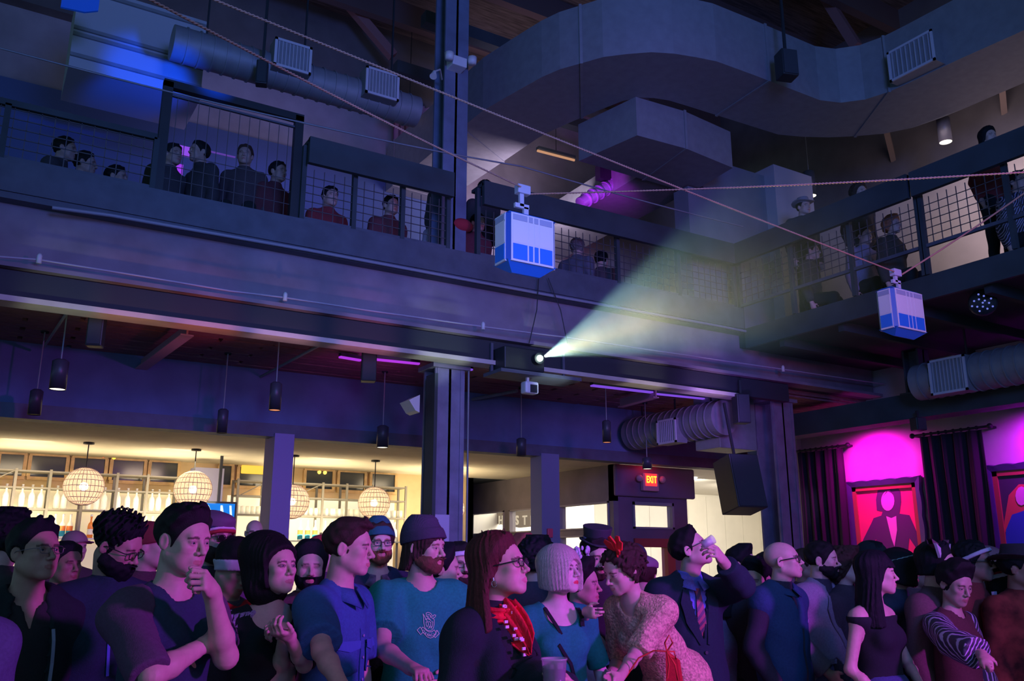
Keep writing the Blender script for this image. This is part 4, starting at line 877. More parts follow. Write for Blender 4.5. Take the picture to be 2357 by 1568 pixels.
def surfnet(D, xs, ys, zs):
    S = D < 0
    c = np.zeros(tuple(n - 1 for n in D.shape), np.int8)
    for a in (0, 1):
        for b in (0, 1):
            for d in (0, 1):
                c += S[a:a + c.shape[0], b:b + c.shape[1], d:d + c.shape[2]]
    I, J, K = np.nonzero((c > 0) & (c < 8)); n = len(I)
    vid = np.full(c.shape, -1, np.int32); vid[I, J, K] = np.arange(n)
    acc = np.zeros((n, 3), np.float64); cnt = np.zeros(n)
    ax = (xs, ys, zs); IJK = (I, J, K)
    corners = [(a, b, d) for a in (0, 1) for b in (0, 1) for d in (0, 1)]
    val = {q: D[I + q[0], J + q[1], K + q[2]] for q in corners}
    for q in corners:
        for e in range(3):
            if q[e]: continue
            r = tuple(1 if i == e else q[i] for i in range(3))
            da, db = val[q], val[r]; m = (da < 0) != (db < 0)
            t = np.where(m, da / np.where(m, da - db, 1), 0)
            for i in range(3):
                p0 = ax[i][IJK[i] + q[i]]
                p = p0 + (ax[i][np.minimum(IJK[i] + 1, len(ax[i]) - 1)] - p0) * t if i == e else p0
                acc[:, i] += np.where(m, p, 0)
            cnt += m
    V = acc / cnt[:, None]
    Q = []
    for e in range(3):
        sl0 = [slice(None)] * 3; sl1 = [slice(None)] * 3
        sl0[e] = slice(0, -1); sl1[e] = slice(1, None)
        f, g = (e + 1) % 3, (e + 2) % 3
        for t in (f, g): sl0[t] = slice(1, -1); sl1[t] = slice(1, -1)
        a = S[tuple(sl0)]; b = S[tuple(sl1)]
        idx = np.nonzero(a != b); ins = a[idx]
        base = [None] * 3; base[e] = idx[e]; base[f] = idx[f] + 1; base[g] = idx[g] + 1
        def cell(df, dg):
            z = [None] * 3; z[e] = base[e]; z[f] = base[f] + df; z[g] = base[g] + dg
            return vid[z[0], z[1], z[2]]
        q = np.stack([cell(-1, -1), cell(0, -1), cell(0, 0), cell(-1, 0)], 1)
        q[~ins] = q[~ins][:, ::-1]; Q.append(q)
    Q = np.concatenate(Q); Q = Q[(Q >= 0).all(1)]
    return V, Q

def np_mesh(name, V, Q, m, col=None):
    me = bpy.data.meshes.new(name)
    me.vertices.add(len(V)); me.vertices.foreach_set('co', V.astype(np.float32).ravel())
    me.loops.add(Q.size); me.loops.foreach_set('vertex_index', Q.astype(np.int32).ravel())
    me.polygons.add(len(Q)); me.polygons.foreach_set('loop_start', np.arange(0, Q.size, 4, dtype=np.int32))
    me.polygons.foreach_set('use_smooth', np.ones(len(Q), bool))
    me.update(calc_edges=True)
    if col is not None:
        at_ = me.color_attributes.new('Col', 'FLOAT_COLOR', 'POINT')
        c4 = np.ones((len(V), 4), np.float32); c4[:, :3] = col; at_.data.foreach_set('color', c4.ravel())
    if m: me.materials.append(m)
    return me

class Grid:
    def __init__(s, xs, ys, zs):
        s.xs, s.ys, s.zs = xs, ys, zs
        s.D = np.full((len(xs), len(ys), len(zs)), 0.5, np.float32)
    def win(s, lo, hi):
        sl = []
        for a, l, h in zip((s.xs, s.ys, s.zs), lo, hi):
            i = max(0, int(np.searchsorted(a, l)) - 2); j = min(len(a), int(np.searchsorted(a, h)) + 2)
            if j <= i: return None
            sl.append(slice(i, j))
        sl = tuple(sl)
        return sl, s.xs[sl[0]][:, None, None], s.ys[sl[1]][None, :, None], s.zs[sl[2]][None, None, :]
    def blend(s, sl, d, k, mode='u'):
        D = s.D[sl]
        if mode == 's': d = -d
        sg = 1 if mode == 'u' else -1
        a, b = D * sg, d * sg
        if k > 0:
            h = np.clip(.5 + .5 * (a - b) / k, 0, 1); r = a + (b - a) * h - k * h * (1 - h)
        else: r = np.minimum(a, b)
        s.D[sl] = r * sg
    def cap(s, a, b, ra, rb, k=.02, mode='u', flat=None):
        a = np.asarray(a, float); b = np.asarray(b, float); R = max(ra, rb) + k + .02
        w = s.win(np.minimum(a, b) - R, np.maximum(a, b) + R)
        if w is None: return
        sl, x, y, z = w; ba = b - a; L = float(ba @ ba) + 1e-9
        px, py, pz = x - a[0], y - a[1], z - a[2]
        t = np.clip((px * ba[0] + py * ba[1] + pz * ba[2]) / L, 0, 1)
        qx, qy, qz = px - t * ba[0], py - t * ba[1], pz - t * ba[2]
        if flat is None: q = np.sqrt(qx * qx + qy * qy + qz * qz)
        else:
            n, f = flat; n = np.asarray(n, float); n = n / np.linalg.norm(n)
            dn = qx * n[0] + qy * n[1] + qz * n[2]
            q = np.sqrt(np.maximum(qx * qx + qy * qy + qz * qz + dn * dn * (f * f - 1), 0))
        s.blend(sl, (q - (ra + (rb - ra) * t)).astype(np.float32), k, mode)
    def ell(s, c, r, R=None, k=.02, mode='u'):
        """R: 3x3 whose columns are the ellipsoid's axes"""
        c = np.asarray(c, float); r = np.asarray(r, float)
        ext = r if R is None else np.sqrt((R ** 2) @ (r ** 2))
        w = s.win(c - ext - k - .02, c + ext + k + .02)
        if w is None: return
        sl, x, y, z = w; x = x - c[0]; y = y - c[1]; z = z - c[2]
        if R is not None:
            x, y, z = (x * R[0, i] + y * R[1, i] + z * R[2, i] for i in range(3))
        k0 = np.sqrt((x / r[0]) ** 2 + (y / r[1]) ** 2 + (z / r[2]) ** 2)
        k1 = np.sqrt((x / r[0] ** 2) ** 2 + (y / r[1] ** 2) ** 2 + (z / r[2] ** 2) ** 2) + 1e-6
        s.blend(sl, (k0 * (k0 - 1) / k1).astype(np.float32), k, mode)
    def mesh(s): return surfnet(s.D, s.xs, s.ys, s.zs)

class HeadOps:
    """forwards head-local primitives to a grid through scale, rotation and translation"""
    def __init__(s, g, R, T, sc, xs=1.0): s.g, s.R, s.T, s.sc, s.xs = g, R, np.asarray(T), sc, xs
    def p(s, q): return s.R @ (np.asarray(q, float) * s.sc * np.array([s.xs, 1, 1])) + s.T
    def cap(s, a, b, ra, rb, k=.02, mode='u'): s.g.cap(s.p(a), s.p(b), ra * s.sc, rb * s.sc, k * s.sc, mode)
    def ell(s, c, r, k=.02, mode='u', R=None):
        RR = s.R if R is None else s.R @ R
        s.g.ell(s.p(c), np.asarray(r) * s.sc, RR, k * s.sc, mode)

def rotx(a): c, s_ = math.cos(a), math.sin(a); return np.array([[1, 0, 0], [0, c, -s_], [0, s_, c]])
def roty(a): c, s_ = math.cos(a), math.sin(a); return np.array([[c, 0, s_], [0, 1, 0], [-s_, 0, c]])
def rotz(a): c, s_ = math.cos(a), math.sin(a); return np.array([[c, -s_, 0], [s_, c, 0], [0, 0, 1]])

def head_ops(h, p, ears=True, fine=True):
    f = p.get('sex') == 'f'; jw = p.get('jaw', .9 if f else 1.0); nz = p.get('nose', .9 if f else 1.05)
    smile = p.get('smile', 0.0); op = p.get('mouth', 0.0)
    h.ell((0, -.018, .040), (.075, .097, .082), k=.0)
    h.ell((0, .030, .030), (.062, .060, .058), k=.03)
    h.ell((0, .026, -.040), (.060 * jw, .062, .070), k=.03)
    for s_ in (-1, 1):
        h.cap((s_ * .054 * jw, -.004, -.048), (s_ * .022 * jw, .066, -.094), .017, .014, k=.03)
        h.ell((s_ * .039, .063, -.018), (.022, .020, .018), k=.025)
        h.ell((s_ * .034 * jw, .042, -.056), (.024, .030, .034), k=.025)
    h.ell((0, .074, -.096), (.022 * jw, .018, .018), k=.02)
    h.cap((-.034, .082, .024), (.034, .082, .024), .011 if not f else .008, .011 if not f else .008, k=.02)
    h.ell((0, .080, -.062), (.027, .020, .026), k=.016)
    if fine:
        for s_ in (-1, 1):
            h.ell((s_ * .030, .102, .003), (.020, .017, .0130), k=.014, mode='s')
            h.ell((s_ * .031, .0775, .0015), (.0165, .0155, .0145), k=.004)
            h.ell((s_ * .031, .0965, .0003), (.0140, .009, .0043), k=.001, mode='s')
    else:
        for s_ in (-1, 1): h.ell((s_ * .031, .100, .002), (.018, .014, .011), k=.012, mode='s')
    h.cap((0, .088, .014), (0, .108 + .004 * nz, -.028), .0075, .0095 * nz, k=.012)
    h.ell((0, .107 + .006 * nz, -.031), (.0115 * nz, .012, .010), k=.006)
    for s_ in (-1, 1):
        h.ell((s_ * .0125 * nz, .099, -.036), (.0085, .011, .0075), k=.005)
        if fine: h.ell((s_ * .006, .108, -.043), (.0038, .005, .004), k=.002, mode='s')
    mw = .021 + .006 * smile; mz = -.065
    lz = .0015 * smile * 3
    for s_ in (-1, 1):
        h.cap((0, .0985, mz + .0035), (s_ * mw, .087, mz + lz), .0052, .0022, k=.004)
        h.cap((0, .0965, mz - .0065 - .01 * op), (s_ * mw * .9, .086, mz - .001 + lz - .004 * op), .0068, .0025, k=.004)
    if fine:
        for s_ in (-1, 1):
            h.cap((0, .106, mz - .0012 - .005 * op), (s_ * mw, .092, mz + lz), .0016 + .006 * op, .001 + .002 * op, k=.002, mode='s')
    if ears and p.get('ears', True):
        for s_ in (-1, 1):
            R = roty(s_ * .18) @ rotz(s_ * .45) @ rotx(-.2)
            h.ell((s_ * .079, -.010, -.004), (.0065, .019, .032), k=.006, R=R)
            if fine: h.ell((s_ * .087, -.006, -.002), (.006, .010, .019), k=.005, mode='s', R=R)

def spine_frame(p):
    """joint table in the body frame (x right, y forward, z up), metres"""
    s = p['s']; f = p.get('sex') == 'f'; w = p.get('w', 1.0)
    J = {}
    lx, ly = p.get('lean', (0, 0)); nzz = p.get('nz', 1.455) * s
    J['pel'] = np.array([0, 0, .95 * s]); J['neck'] = np.array([lx, ly, nzz])
    ax = J['neck'] - J['pel']; L = np.linalg.norm(ax); up = ax / L
    rt = np.array([1.0, 0, 0]); rt -= up * (rt @ up); rt /= np.linalg.norm(rt)
    tw = p.get('tilt', 0.0); fw = np.cross(up, rt)
    rt2 = rt * math.cos(tw) + up * math.sin(tw)
    J['R'] = np.stack([rt, fw, up], 1)
    J['waist'] = J['pel'] + up * L * .30; J['chest'] = J['pel'] + up * L * .64 + fw * .005
    sw = (.150 if f else .172) * s * w * p.get('sw', 1.0); sh = J['neck'] - up * .072 * s - fw * .012
    shr = p.get('shrug', (0, 0)) 
    J['SL'] = sh - rt2 * sw + up * shr[0]; J['SR'] = sh + rt2 * sw + up * shr[1]
    J['fw'], J['up'], J['rt'] = fw, up, rt
    return J

def torso(g, p, J, off=0.0, hem=None, bust=True):
    s = p['s']; w = p.get('w', 1.0); f = p.get('sex') == 'f'; R = J['R']; dp = p.get('depth', 1.0)
    g.ell(J['pel'], ((.175 if f else .165) * s * w + off, .118 * s * dp + off, .15 * s + off), R, .0)
    g.ell(J['waist'], ((.128 if f else .15) * s * w + off, .098 * s * dp + off, .16 * s + off), R, .07)
    g.ell(J['chest'], ((.132 if f else .156) * s * w + off, .102 * s * dp + off, .18 * s + off), R, .08)
    if p.get('belly'): g.ell(J['waist'] + J['fw'] * .06 - J['up'] * .02, (.13 * w + off, .09 * p['belly'] + off, .14 + off), R, .06)
    if f and bust:
        for q in (-1, 1): g.ell(J['chest'] + J['rt'] * q * .072 * s + J['fw'] * .085 * s + J['up'] * .0, (.058 * s + off * .7, .042 * s + off * .7, .055 * s + off * .7), R, .04)
    sr = (.042 if f else .050) * s
    g.cap(J['SL'], J['SR'], sr + off, sr + off, .07)
    for q in ('SL', 'SR'):
        m = J['neck'] + (J[q] - J['neck']) * .15 + J['up'] * .015 * s
        g.cap(m, J[q] + J['up'] * .004, .036 * s + off, .040 * s + off, .05)

def arm(g, p, J, side, off=0.0, t=2.0, k=.035):
    """t: how far down the arm (0..1 upper arm, 1..2 forearm)"""
    s = p['s']; f = p.get('sex') == 'f'; m = (.82 if f else 1.0) * p.get('arm', 1.0)
    S, E, Wr = J['S' + side], J['E' + side], J['W' + side]
    e = S + (E - S) * min(1, t)
    r0, r1, r2, r3 = .050 * m * s, .040 * m * s, .039 * m * s, .026 * m * s
    g.cap(S, e, r0 + off, r0 + (r1 - r0) * min(1, t) + off, k)
    if t > 1:
        q = E + (Wr - E) * (t - 1); mid = E + (Wr - E) * min(.3, t - 1)
        g.cap(E, mid, r1 * .95 + off, r2 + off, .02)
        if t > 1.3: g.cap(mid, q, r2 + off, r2 + (r3 - r2) * (t - 1.3) / .7 + off, .02)

def hand(g, W_, d, n, sc=1.0, curl=.5, side=1, spread=.06, thumb=.5):
    """W_ wrist, d finger direction, n palm normal (the side the fingers curl to), side: +1 thumb on the +lateral side"""
    d = np.asarray(d, float); d = d / np.linalg.norm(d); n = np.asarray(n, float); n = n - d * (n @ d); n /= np.linalg.norm(n)
    l = np.cross(d, n) * side
    R = np.stack([l, d, n], 1); c = sc
    g.cap(W_ - d * .02, W_ + d * .02 * c, .024 * c, .026 * c, .02)
    g.ell(W_ + d * .048 * c, (.040 * c, .048 * c, .0165 * c), R, .014)
    lens = ((.040, .026, .020), (.044, .029, .022), (.041, .027, .021), (.032, .020, .018))
    for i in range(4):
        lat = (.029, .0095, -.010, -.029)[i]; base = W_ + d * (.084 - .004 * abs(i - 1)) * c + l * lat * c
        dd = d * math.cos(spread * (1.5 - i)) + l * math.sin(spread * (1.5 - i)); a = 0.0; q = base - dd * .02 * c
        q0 = q; r = (.0098 if i < 3 else .0085) * c
        pts = [q, base]; ang = 0
        cu = curl[i] if isinstance(curl, (list, tuple)) else curl * (1 + .08 * i)
        for j in range(3):
            ang += cu * (.9, 1.1, .7)[j]
            pts.append(pts[-1] + (dd * math.cos(ang) + n * math.sin(ang)) * lens[i][j] * c)
        for j in range(len(pts) - 1): g.cap(pts[j], pts[j + 1], r * (1 - .06 * j), r * (1 - .06 * (j + 1)), .0035 if j else .008)
    t0 = W_ + d * .02 * c + l * .022 * c; t1 = t0 + (d * .55 + l * .75 + n * thumb * .6) * .036 * c
    t2 = t1 + (d * .85 + l * .25 + n * thumb) * .030 * c / (1 + .3 * thumb); t3 = t2 + (d * .9 - l * .05 + n * thumb * 1.2) * .024 * c / (1 + .3 * thumb)
    g.cap(t0, t1, .015 * c, .0125 * c, .012); g.cap(t1, t2, .0115 * c, .0102 * c, .004); g.cap(t2, t3, .0102 * c, .0085 * c, .004)

def legs(g, p, J, off=0.0):
    s = p['s']; w = p.get('w', 1.0); st = p.get('stance', .10) * s
    for q in (-1, 1):
        h = J['pel'] + np.array([q * .085 * s * w, 0, -.03 * s]); kn = np.array([q * st, .03 * s, .50 * s]); an = np.array([q * st, -.01, .09 * s - p.get('dz', 0)])
        g.cap(h, kn, .088 * s * w + off, .056 * s + off, .05)
        g.cap(kn, an, .056 * s + off, .038 * s + off, .03)
        J['an%d' % q] = an

def wrinkle(g, amp, seed=0.0, sl=None):
    x = g.xs[:, None, None]; y = g.ys[None, :, None]; z = g.zs[None, None, :]
    m = np.abs(g.D) < .03
    w = np.sin(31 * z + 14 * x + 5 * np.sin(13 * x + seed) + seed) * .5 + np.sin(47 * x - 21 * z + 17 * y + 2 * seed) * .3 + np.sin(23 * y + 37 * z - 9 * x + seed * 3) * .35
    g.D += np.where(m, amp * w, 0).astype(np.float32)

def cutplane(g, pt, n, k=0.0):
    """keep the side where (p-pt).n < 0"""
    n = np.asarray(n, float); n = n / np.linalg.norm(n)
    d = (g.xs[:, None, None] - pt[0]) * n[0] + (g.ys[None, :, None] - pt[1]) * n[1] + (g.zs[None, None, :] - pt[2]) * n[2]
    g.D = np.maximum(g.D, d.astype(np.float32))

SKIN = None
def skin_mat(tone):
    key = 'skin_%d' % int(sum(tone) * 1000)
    return M(key, tone, rough=.5, vcol=True, noise=.06, nscale=40, spec=.35)

def head_grid(sz=.20, h=.0055, zlo=-.2, zhi=.2, yb=-.2, yf=.17):
    return Grid(np.arange(-sz, sz, h, dtype=np.float32), np.arange(yb, yf, h, dtype=np.float32), np.arange(zlo, zhi, h, dtype=np.float32))

_headsdf = {}
def head_sdf(p, hg, key):
    k = (key, p.get('sex'), p.get('jaw'), p.get('nose'), len(hg.xs), len(hg.zs), len(hg.ys), p.get('smile'))
    if k not in _headsdf:
        q = dict(p); q['ears'] = False
        hg.D[:] = .5; head_ops(HeadOps(hg, np.eye(3), (0, 0, 0), 1.0), q, ears=False, fine=False)
        # make distances valid farther out
        x = hg.xs[:, None, None]; y = hg.ys[None, :, None]; z = hg.zs[None, None, :]
        far = np.sqrt((x / .075) ** 2 + ((y + .005) / .10) ** 2 + ((z - .01) / .115) ** 2)
        farD = (far - 1) * .085
        hg.D = np.where(hg.D > .03, np.minimum(hg.D, np.maximum(farD, .03)), hg.D).astype(np.float32)
        _headsdf[k] = hg.D.copy()
    return _headsdf[k]

def strands(hg, amp, fx=150, seed=0, swirl=0.0, vert=True):
    x = hg.xs[:, None, None]; y = hg.ys[None, :, None]; z = hg.zs[None, None, :]
    th = np.arctan2(x, y + 1e-5)
    if vert: w = (np.sin(th * fx * .16 + 10 * z + seed + 1.6 * np.sin(13 * z + th * 4 + seed)) * (.6 + .4 * np.sin(th * 5 + 20 * z + seed)) + .45 * np.sin(th * fx * .41 - 26 * z + seed * 2)) * .62
    else: w = np.sin(x * fx + 2 * np.sin(z * 40 + seed)) + .8 * np.sin(z * fx * .8 + x * 30 + seed) * np.sin(y * fx * .9)
    return amp * w * np.clip(np.sqrt(x * x + y * y) / .04, 0, 1)

def smax(a, b, k):
    h = np.clip(.5 + .5 * (a - b) / k, 0, 1); return b + (a - b) * h + k * h * (1 - h)
def smin_(a, b, k):
    h = np.clip(.5 + .5 * (a - b) / k, 0, 1); return a + (b - a) * h - k * h * (1 - h)

def accessory(p, kind, par, mt, **o):
    """hair, beards and hats made as shells round the head, in head space; returns a child mesh"""
    h = o.get('h', p.get('hh', .0055)); tall = o.get('tall', 0)
    zlo = o.get('zlo', -.15); zhi = o.get('zhi', .17 + tall)
    hg = head_grid(.17 + o.get('wide', 0), h, zlo, zhi, -.18 - o.get('back', 0), .17)
    B = head_sdf(p, hg, (h, zlo, zhi, o.get('wide', 0), o.get('back', 0)))
    x = hg.xs[:, None, None]; y = hg.ys[None, :, None]; z = hg.zs[None, None, :]
    sd = p.get('seed', 1); taper = np.clip((.118 - y) / .045, .2, 1)
    def plane(pt, n):
        n = np.asarray(n, float); n = n / np.linalg.norm(n); return (x - pt[0]) * n[0] + (y - pt[1]) * n[1] + (z - pt[2]) * n[2]
    def elld(c, r):
        k0 = np.sqrt(((x - c[0]) / r[0]) ** 2 + ((y - c[1]) / r[1]) ** 2 + ((z - c[2]) / r[2]) ** 2); return (k0 - 1) * min(r)
    if kind == 'short':
        th = o.get('th', .014); top = o.get('top', .012)
        T = th + top * np.clip((z - .03) / .08, 0, 1) * np.clip((y + .08) / .16, 0, 1)
        T = T * taper
        hl = o.get('line', .078)
        reg = plane((0, .080, hl), (0, .84, -.54))
        reg = np.maximum(reg, plane((0, .02, o.get('side', -.035)), (0, .25, -1)))
        reg = np.maximum(reg, plane((0, -.03, -.085), (0, 0, -1)))
        ear = elld((.082, .0, -.012), (.02, .022, .036)); ear2 = elld((-.082, .0, -.012), (.02, .022, .036))
        T = T * np.clip(-reg / .035, .22, 1)
        D = smax(B - T + strands(hg, o.get('amp', .0030), 110, sd, vert=False), reg, .008)
        D = np.maximum(D, -np.minimum(ear, ear2))
        if o.get('quiff'):
            q = o['quiff']; D = smin_(D, elld((q[0], q[1], q[2]), (q[3], q[4], q[5])) + strands(hg, .0025, 120, sd, vert=False), .015)
    elif kind == 'spiky':
        T = .008 + .020 * np.clip((z - .01) / .08, 0, 1)
        reg = plane((0, .078, .072), (0, .84, -.54)); reg = np.maximum(reg, plane((0, .0, -.035), (0, .25, -1)))
        w = np.sin(x * 210 + 3 * np.sin(z * 60)) * np.sin(y * 190 + 2 * np.sin(x * 80)) + .5 * np.sin(x * 120 - y * 260 + z * 90)
        T = T * np.clip(-reg / .03, .25, 1)
        D = smax(B - T + w * .0055 * np.clip(.4 + z / .05, .3, 1.6), reg, .008)
    elif kind == 'curly':
        T = o.get('th', .035); reg = plane((0, .07, .065), (0, .84, -.54)); reg = np.maximum(reg, plane((0, 0, o.get('low', -.08)), (0, 0, -1)))
        x2 = x + .012 * np.sin(70 * y + 40 * z + sd); y2 = y + .012 * np.sin(65 * z + 50 * x); z2 = z + .012 * np.sin(60 * x + 45 * y)
        w = np.sin(x2 * 150) * np.sin(y2 * 140) + np.sin(z2 * 165) * np.cos(x2 * 120)
        T = T * np.clip(-reg / .03, .3, 1)
        D = smax(B - T + w * .0055, reg, .01)
    elif kind == 'long':
        th = o.get('th', .018); low = o.get('low', -.20); fl = o.get('flare', .02)
        T = th + .012 * np.clip((z - .02) / .08, 0, 1)
        T = T * taper; hl = o.get('line', .075); fy = o.get('front', .035)
        reg = plane((0, .080, hl), (0, .80, -.60))
        T = T * np.clip(-reg / .04, .2, 1)
        shell = smax(B - T, reg, .008)
        # curtain falling from the crown: an elliptical tube open at the front
        t = np.clip((.06 - z) / (.06 - low), 0, 1)
        rx = .086 + fl * t + o.get('rx', 0); ry = .098 + fl * t * .8
        tube = (np.sqrt((x / rx) ** 2 + ((y + .012 + (.015 + o.get('rear', 0)) * t) / ry) ** 2) - 1) * .085
        inner = (np.sqrt((x / (rx - .034)) ** 2 + ((y + .012) / (ry - .034)) ** 2) - 1) * .06
        cur = np.maximum(np.maximum(tube, -inner), np.maximum(z - .045, low + .012 * np.sin(40 * np.arctan2(x, y)) * .3 - z))
        asym = o.get('asym', 0.0)
        cur = smax(cur, y - fy - .35 * np.clip(z, -.1, .05) + asym * x, .02)
        D = smin_(shell, cur, .02)
        if o.get('bangs'):
            bz = o['bangs']; bg = np.maximum(np.maximum(B - .012, -(B - .001)), np.maximum(bz - z, np.abs(x) - .066)); bg = np.maximum(bg, .0 - y)
            D = smin_(D, np.maximum(bg, z - .1), .012)
        D = D + strands(hg, o.get('amp', .003), 150, sd)
        D = np.maximum(D, plane((0, 0, low), (0, 0, -1)) - .004)
    elif kind == 'bob':
        t = np.clip((.06 - z) / .16, 0, 1); low = o.get('low', -.10)
        T = .020 + .008 * np.clip((z - .02) / .08, 0, 1)
        shell = B - T
        rx = .093 + .020 * np.sin(t * 2.5); ry = .104 + .016 * np.sin(t * 2.5)
        tube = (np.sqrt((x / rx) ** 2 + ((y + .006) / ry) ** 2) - 1) * .09
        cur = np.maximum(tube, np.maximum(z - .06, low - z + .35 * (y + .02) * .0))
        D = smin_(shell, cur, .02)
        face = elld((0, .110, -.045), (.066, .080, .094)); neck = elld((0, .02, -.14), (.075, .085, .06))
        D = smax(D, -face, .008); D = smax(D, -neck, .01)
        tip = -(z - low - .03 * np.clip(-y / .1, -1, 1) * 1.0); D = np.maximum(D, tip)
        D = D + strands(hg, .0020, 230, sd)
    elif kind == 'beehive':
        reg = plane((0, .080, .078), (0, .82, -.57))
        shell = smax(B - .018, reg, .012)
        bun = elld((0, -.085, .085), (.108, .125, .098)); back = elld((0, -.085, -.02), (.100, .095, .115)); low_ = elld((0, -.055, -.095), (.098, .075, .075))
        D = smin_(shell, smin_(smin_(bun, back, .05), low_, .05), .03)
        D = np.maximum(D, -elld((0, .08, -.06), (.062, .075, .09)))
        side = np.maximum(B - .020, np.maximum(y - .030, -.09 - z)); D = smin_(D, side, .015)
        band = np.abs(elld((0, -.03, .035), (.105, .125, .11))) - .004
        D = D + strands(hg, .0025, 160, sd)
    elif kind == 'curlyup':
        reg = plane((0, .070, .068), (0, .84, -.54)); x2 = x + .012 * np.sin(70 * y + 40 * z + sd); y2 = y + .012 * np.sin(65 * z + 50 * x); z2 = z + .012 * np.sin(60 * x + 45 * y); w = (np.sin(x2 * 130) * np.sin(y2 * 125) + np.sin(z2 * 140) * np.cos(x2 * 110)) * .6
        D = smax(B - .02, reg, .01); D = smin_(D, elld((0, -.085, .02), (.080, .070, .078)), .03) + w * .010
        D = np.maximum(D, plane((0, 0, -.09), (0, 0, -1)))
    elif kind == 'beanie':
        T = .014 + o.get('slouch', .0) * np.clip((z - .05) / .1, 0, 1)
        pl = plane((0, .085, o.get('line', .040)), (0, -.20 - o.get('tip', 0), 1))
        crown = smin_(B - T, elld((0, -.03, .075), (.080, .095, .075 + o.get('up', 0))), .03)
        D = np.maximum(crown, -pl) + .0012 * np.sin(np.arctan2(x, y + .01) * 60)
        cuff = np.maximum(B - T - .006, np.abs(pl - .024) - .026); D = smin_(D, cuff, .006)
    elif kind == 'cap':
        pl = plane((0, .085, .045), (0, -.12, 1)); D = np.maximum(smin_(B - .014, elld((0, -.02, .07), (.083, .10, .07)), .02), -pl)
        brim = np.maximum(elld((0, .115, .045), (.078, .085, .3)), np.abs(pl - .002 + 2.2 * x * x) - .004); D = np.minimum(D, np.maximum(brim, .06 - y))
    elif kind == 'flatcap':
        pl = plane((0, .09, .052), (0, .06, 1)); D = np.maximum(smin_(B - .02, elld((0, .0, .085), (.095, .125, .045)), .02), -pl)
    elif kind == 'band':
        zc = o.get('z', .055); wd = o.get('wd', .018); nn = o.get('n', (0, -.25, 1))
        pl = plane((0, .08, zc), nn); D = np.maximum(B - o.get('th', .020), np.abs(pl) - wd)
    elif kind == 'beard':
        th = o.get('th', .012); lo = o.get('zlow', -.13)
        T = th * np.clip((-.025 - z) / .04, .15, 1)
        reg = np.maximum(z - (-.030 - .45 * (np.clip(y, 0, .1) - .03) * .5), -(y + .012) - .0)
        moust = np.maximum(np.abs(x) - .030, np.abs(z + .0515) - .008)
        lips = elld((0, .1, -.066), (.023, .05, .0125)); cheek = elld((0, .10, -.02), (.052, .06, .036))
        D = np.maximum(B - T, reg); D = smax(D, -cheek, .008)
        ms = np.maximum(B - .010, moust); ms = np.maximum(ms, .05 - y); D = smin_(D, ms, .004) if o.get('moust', True) else D
        D = np.maximum(D, -lips)
        if o.get('long'): D = smin_(D, elld((0, .06, -.125), (.040, .034, .055 * o['long'])), .02)
        D = D + strands(hg, .0016, 200, sd, vert=False)
        if not o.get('long'): D = np.maximum(D, lo - z)
    elif kind == 'tophat':
        pl = z - .060 + .0 * x; r = np.sqrt(x * x + (y * .9 + .01) ** 2)
        rr = .070 + .15 * np.clip(z - .07, 0, .1) ; crown = np.maximum(r - rr, np.maximum(.065 - z, z - .165))
        brim = np.maximum(r - .100, np.abs(z - .072 - 2 * x * x) - .006); D = np.minimum(crown, brim)
    elif kind == 'hatband':
        r = np.sqrt(x * x + (y * .9 + .01) ** 2); D = np.maximum(r - .074 - .15 * np.clip(z - .07, 0, .1), np.abs(z - .092) - .013)
    elif kind == 'brimhat':
        r = np.sqrt(x * x + (y * .88 + .01) ** 2); crown = np.maximum(r - .088 + .2 * np.clip(z - .08, 0, .1), np.maximum(.05 - z, z - .15))
        brim = np.maximum(r - .150, np.abs(z - .058 - 1.5 * x * x) - .005); D = np.minimum(crown, brim)
    else: raise ValueError(kind)
    ex = o.get('extra')
    if ex is not None: D = ex(D, x, y, z, B, elld, plane)
    hg.D = np.broadcast_to(D, hg.D.shape).astype(np.float32).copy()
    hg.D[0] = hg.D[-1] = .1; hg.D[:, 0] = .1; hg.D[:, -1] = .1; hg.D[:, :, 0] = .1; hg.D[:, :, -1] = .1
    V, Q = hg.mesh()
    return place_head_mesh(p, par, V, Q, o.get('name', kind), mt, o.get('label'))

def place_head_mesh(p, par, V, Q, name, mt, label=None):
    V = (V * p['hs']) @ p['HR'].T + p['HT']
    me = np_mesh(name, V, Q, mt); ob = obj_from(me, name, None, par)
    if label: ob['label'] = label
    return ob
def head_mb(p, par, mb, name, mt, label=None):
    V = np.array(mb.v) * p['hs'] @ p['HR'].T + p['HT']
    m2 = MB(); m2.v = [tuple(v) for v in V]; m2.f = mb.f; m2.sm = mb.sm
    o = m2.build(name, mt, par)
    if label: o['label'] = label
    return o

def ikpt(ctr, px, py, L, side):
    """the point on an image ray at limb length L from a joint (nearer or farther solution)"""
    r = ray(px, py); oc = CAM - ctr; a = r @ r; b = 2 * oc @ r; c = oc @ oc - L * L
    disc = b * b - 4 * a * c
    if disc < 0:
        t = -b / (2 * a); q = CAM + r * t; d = q - ctr; return ctr + d / np.linalg.norm(d) * L
    t = (-b + (math.sqrt(disc) if side == 'f' else -math.sqrt(disc))) / (2 * a)
    return CAM + r * t

def facing(a):
    a = math.radians(a); d = -FH * math.cos(a) + RT * math.sin(a); return math.atan2(-d[0], d[1])

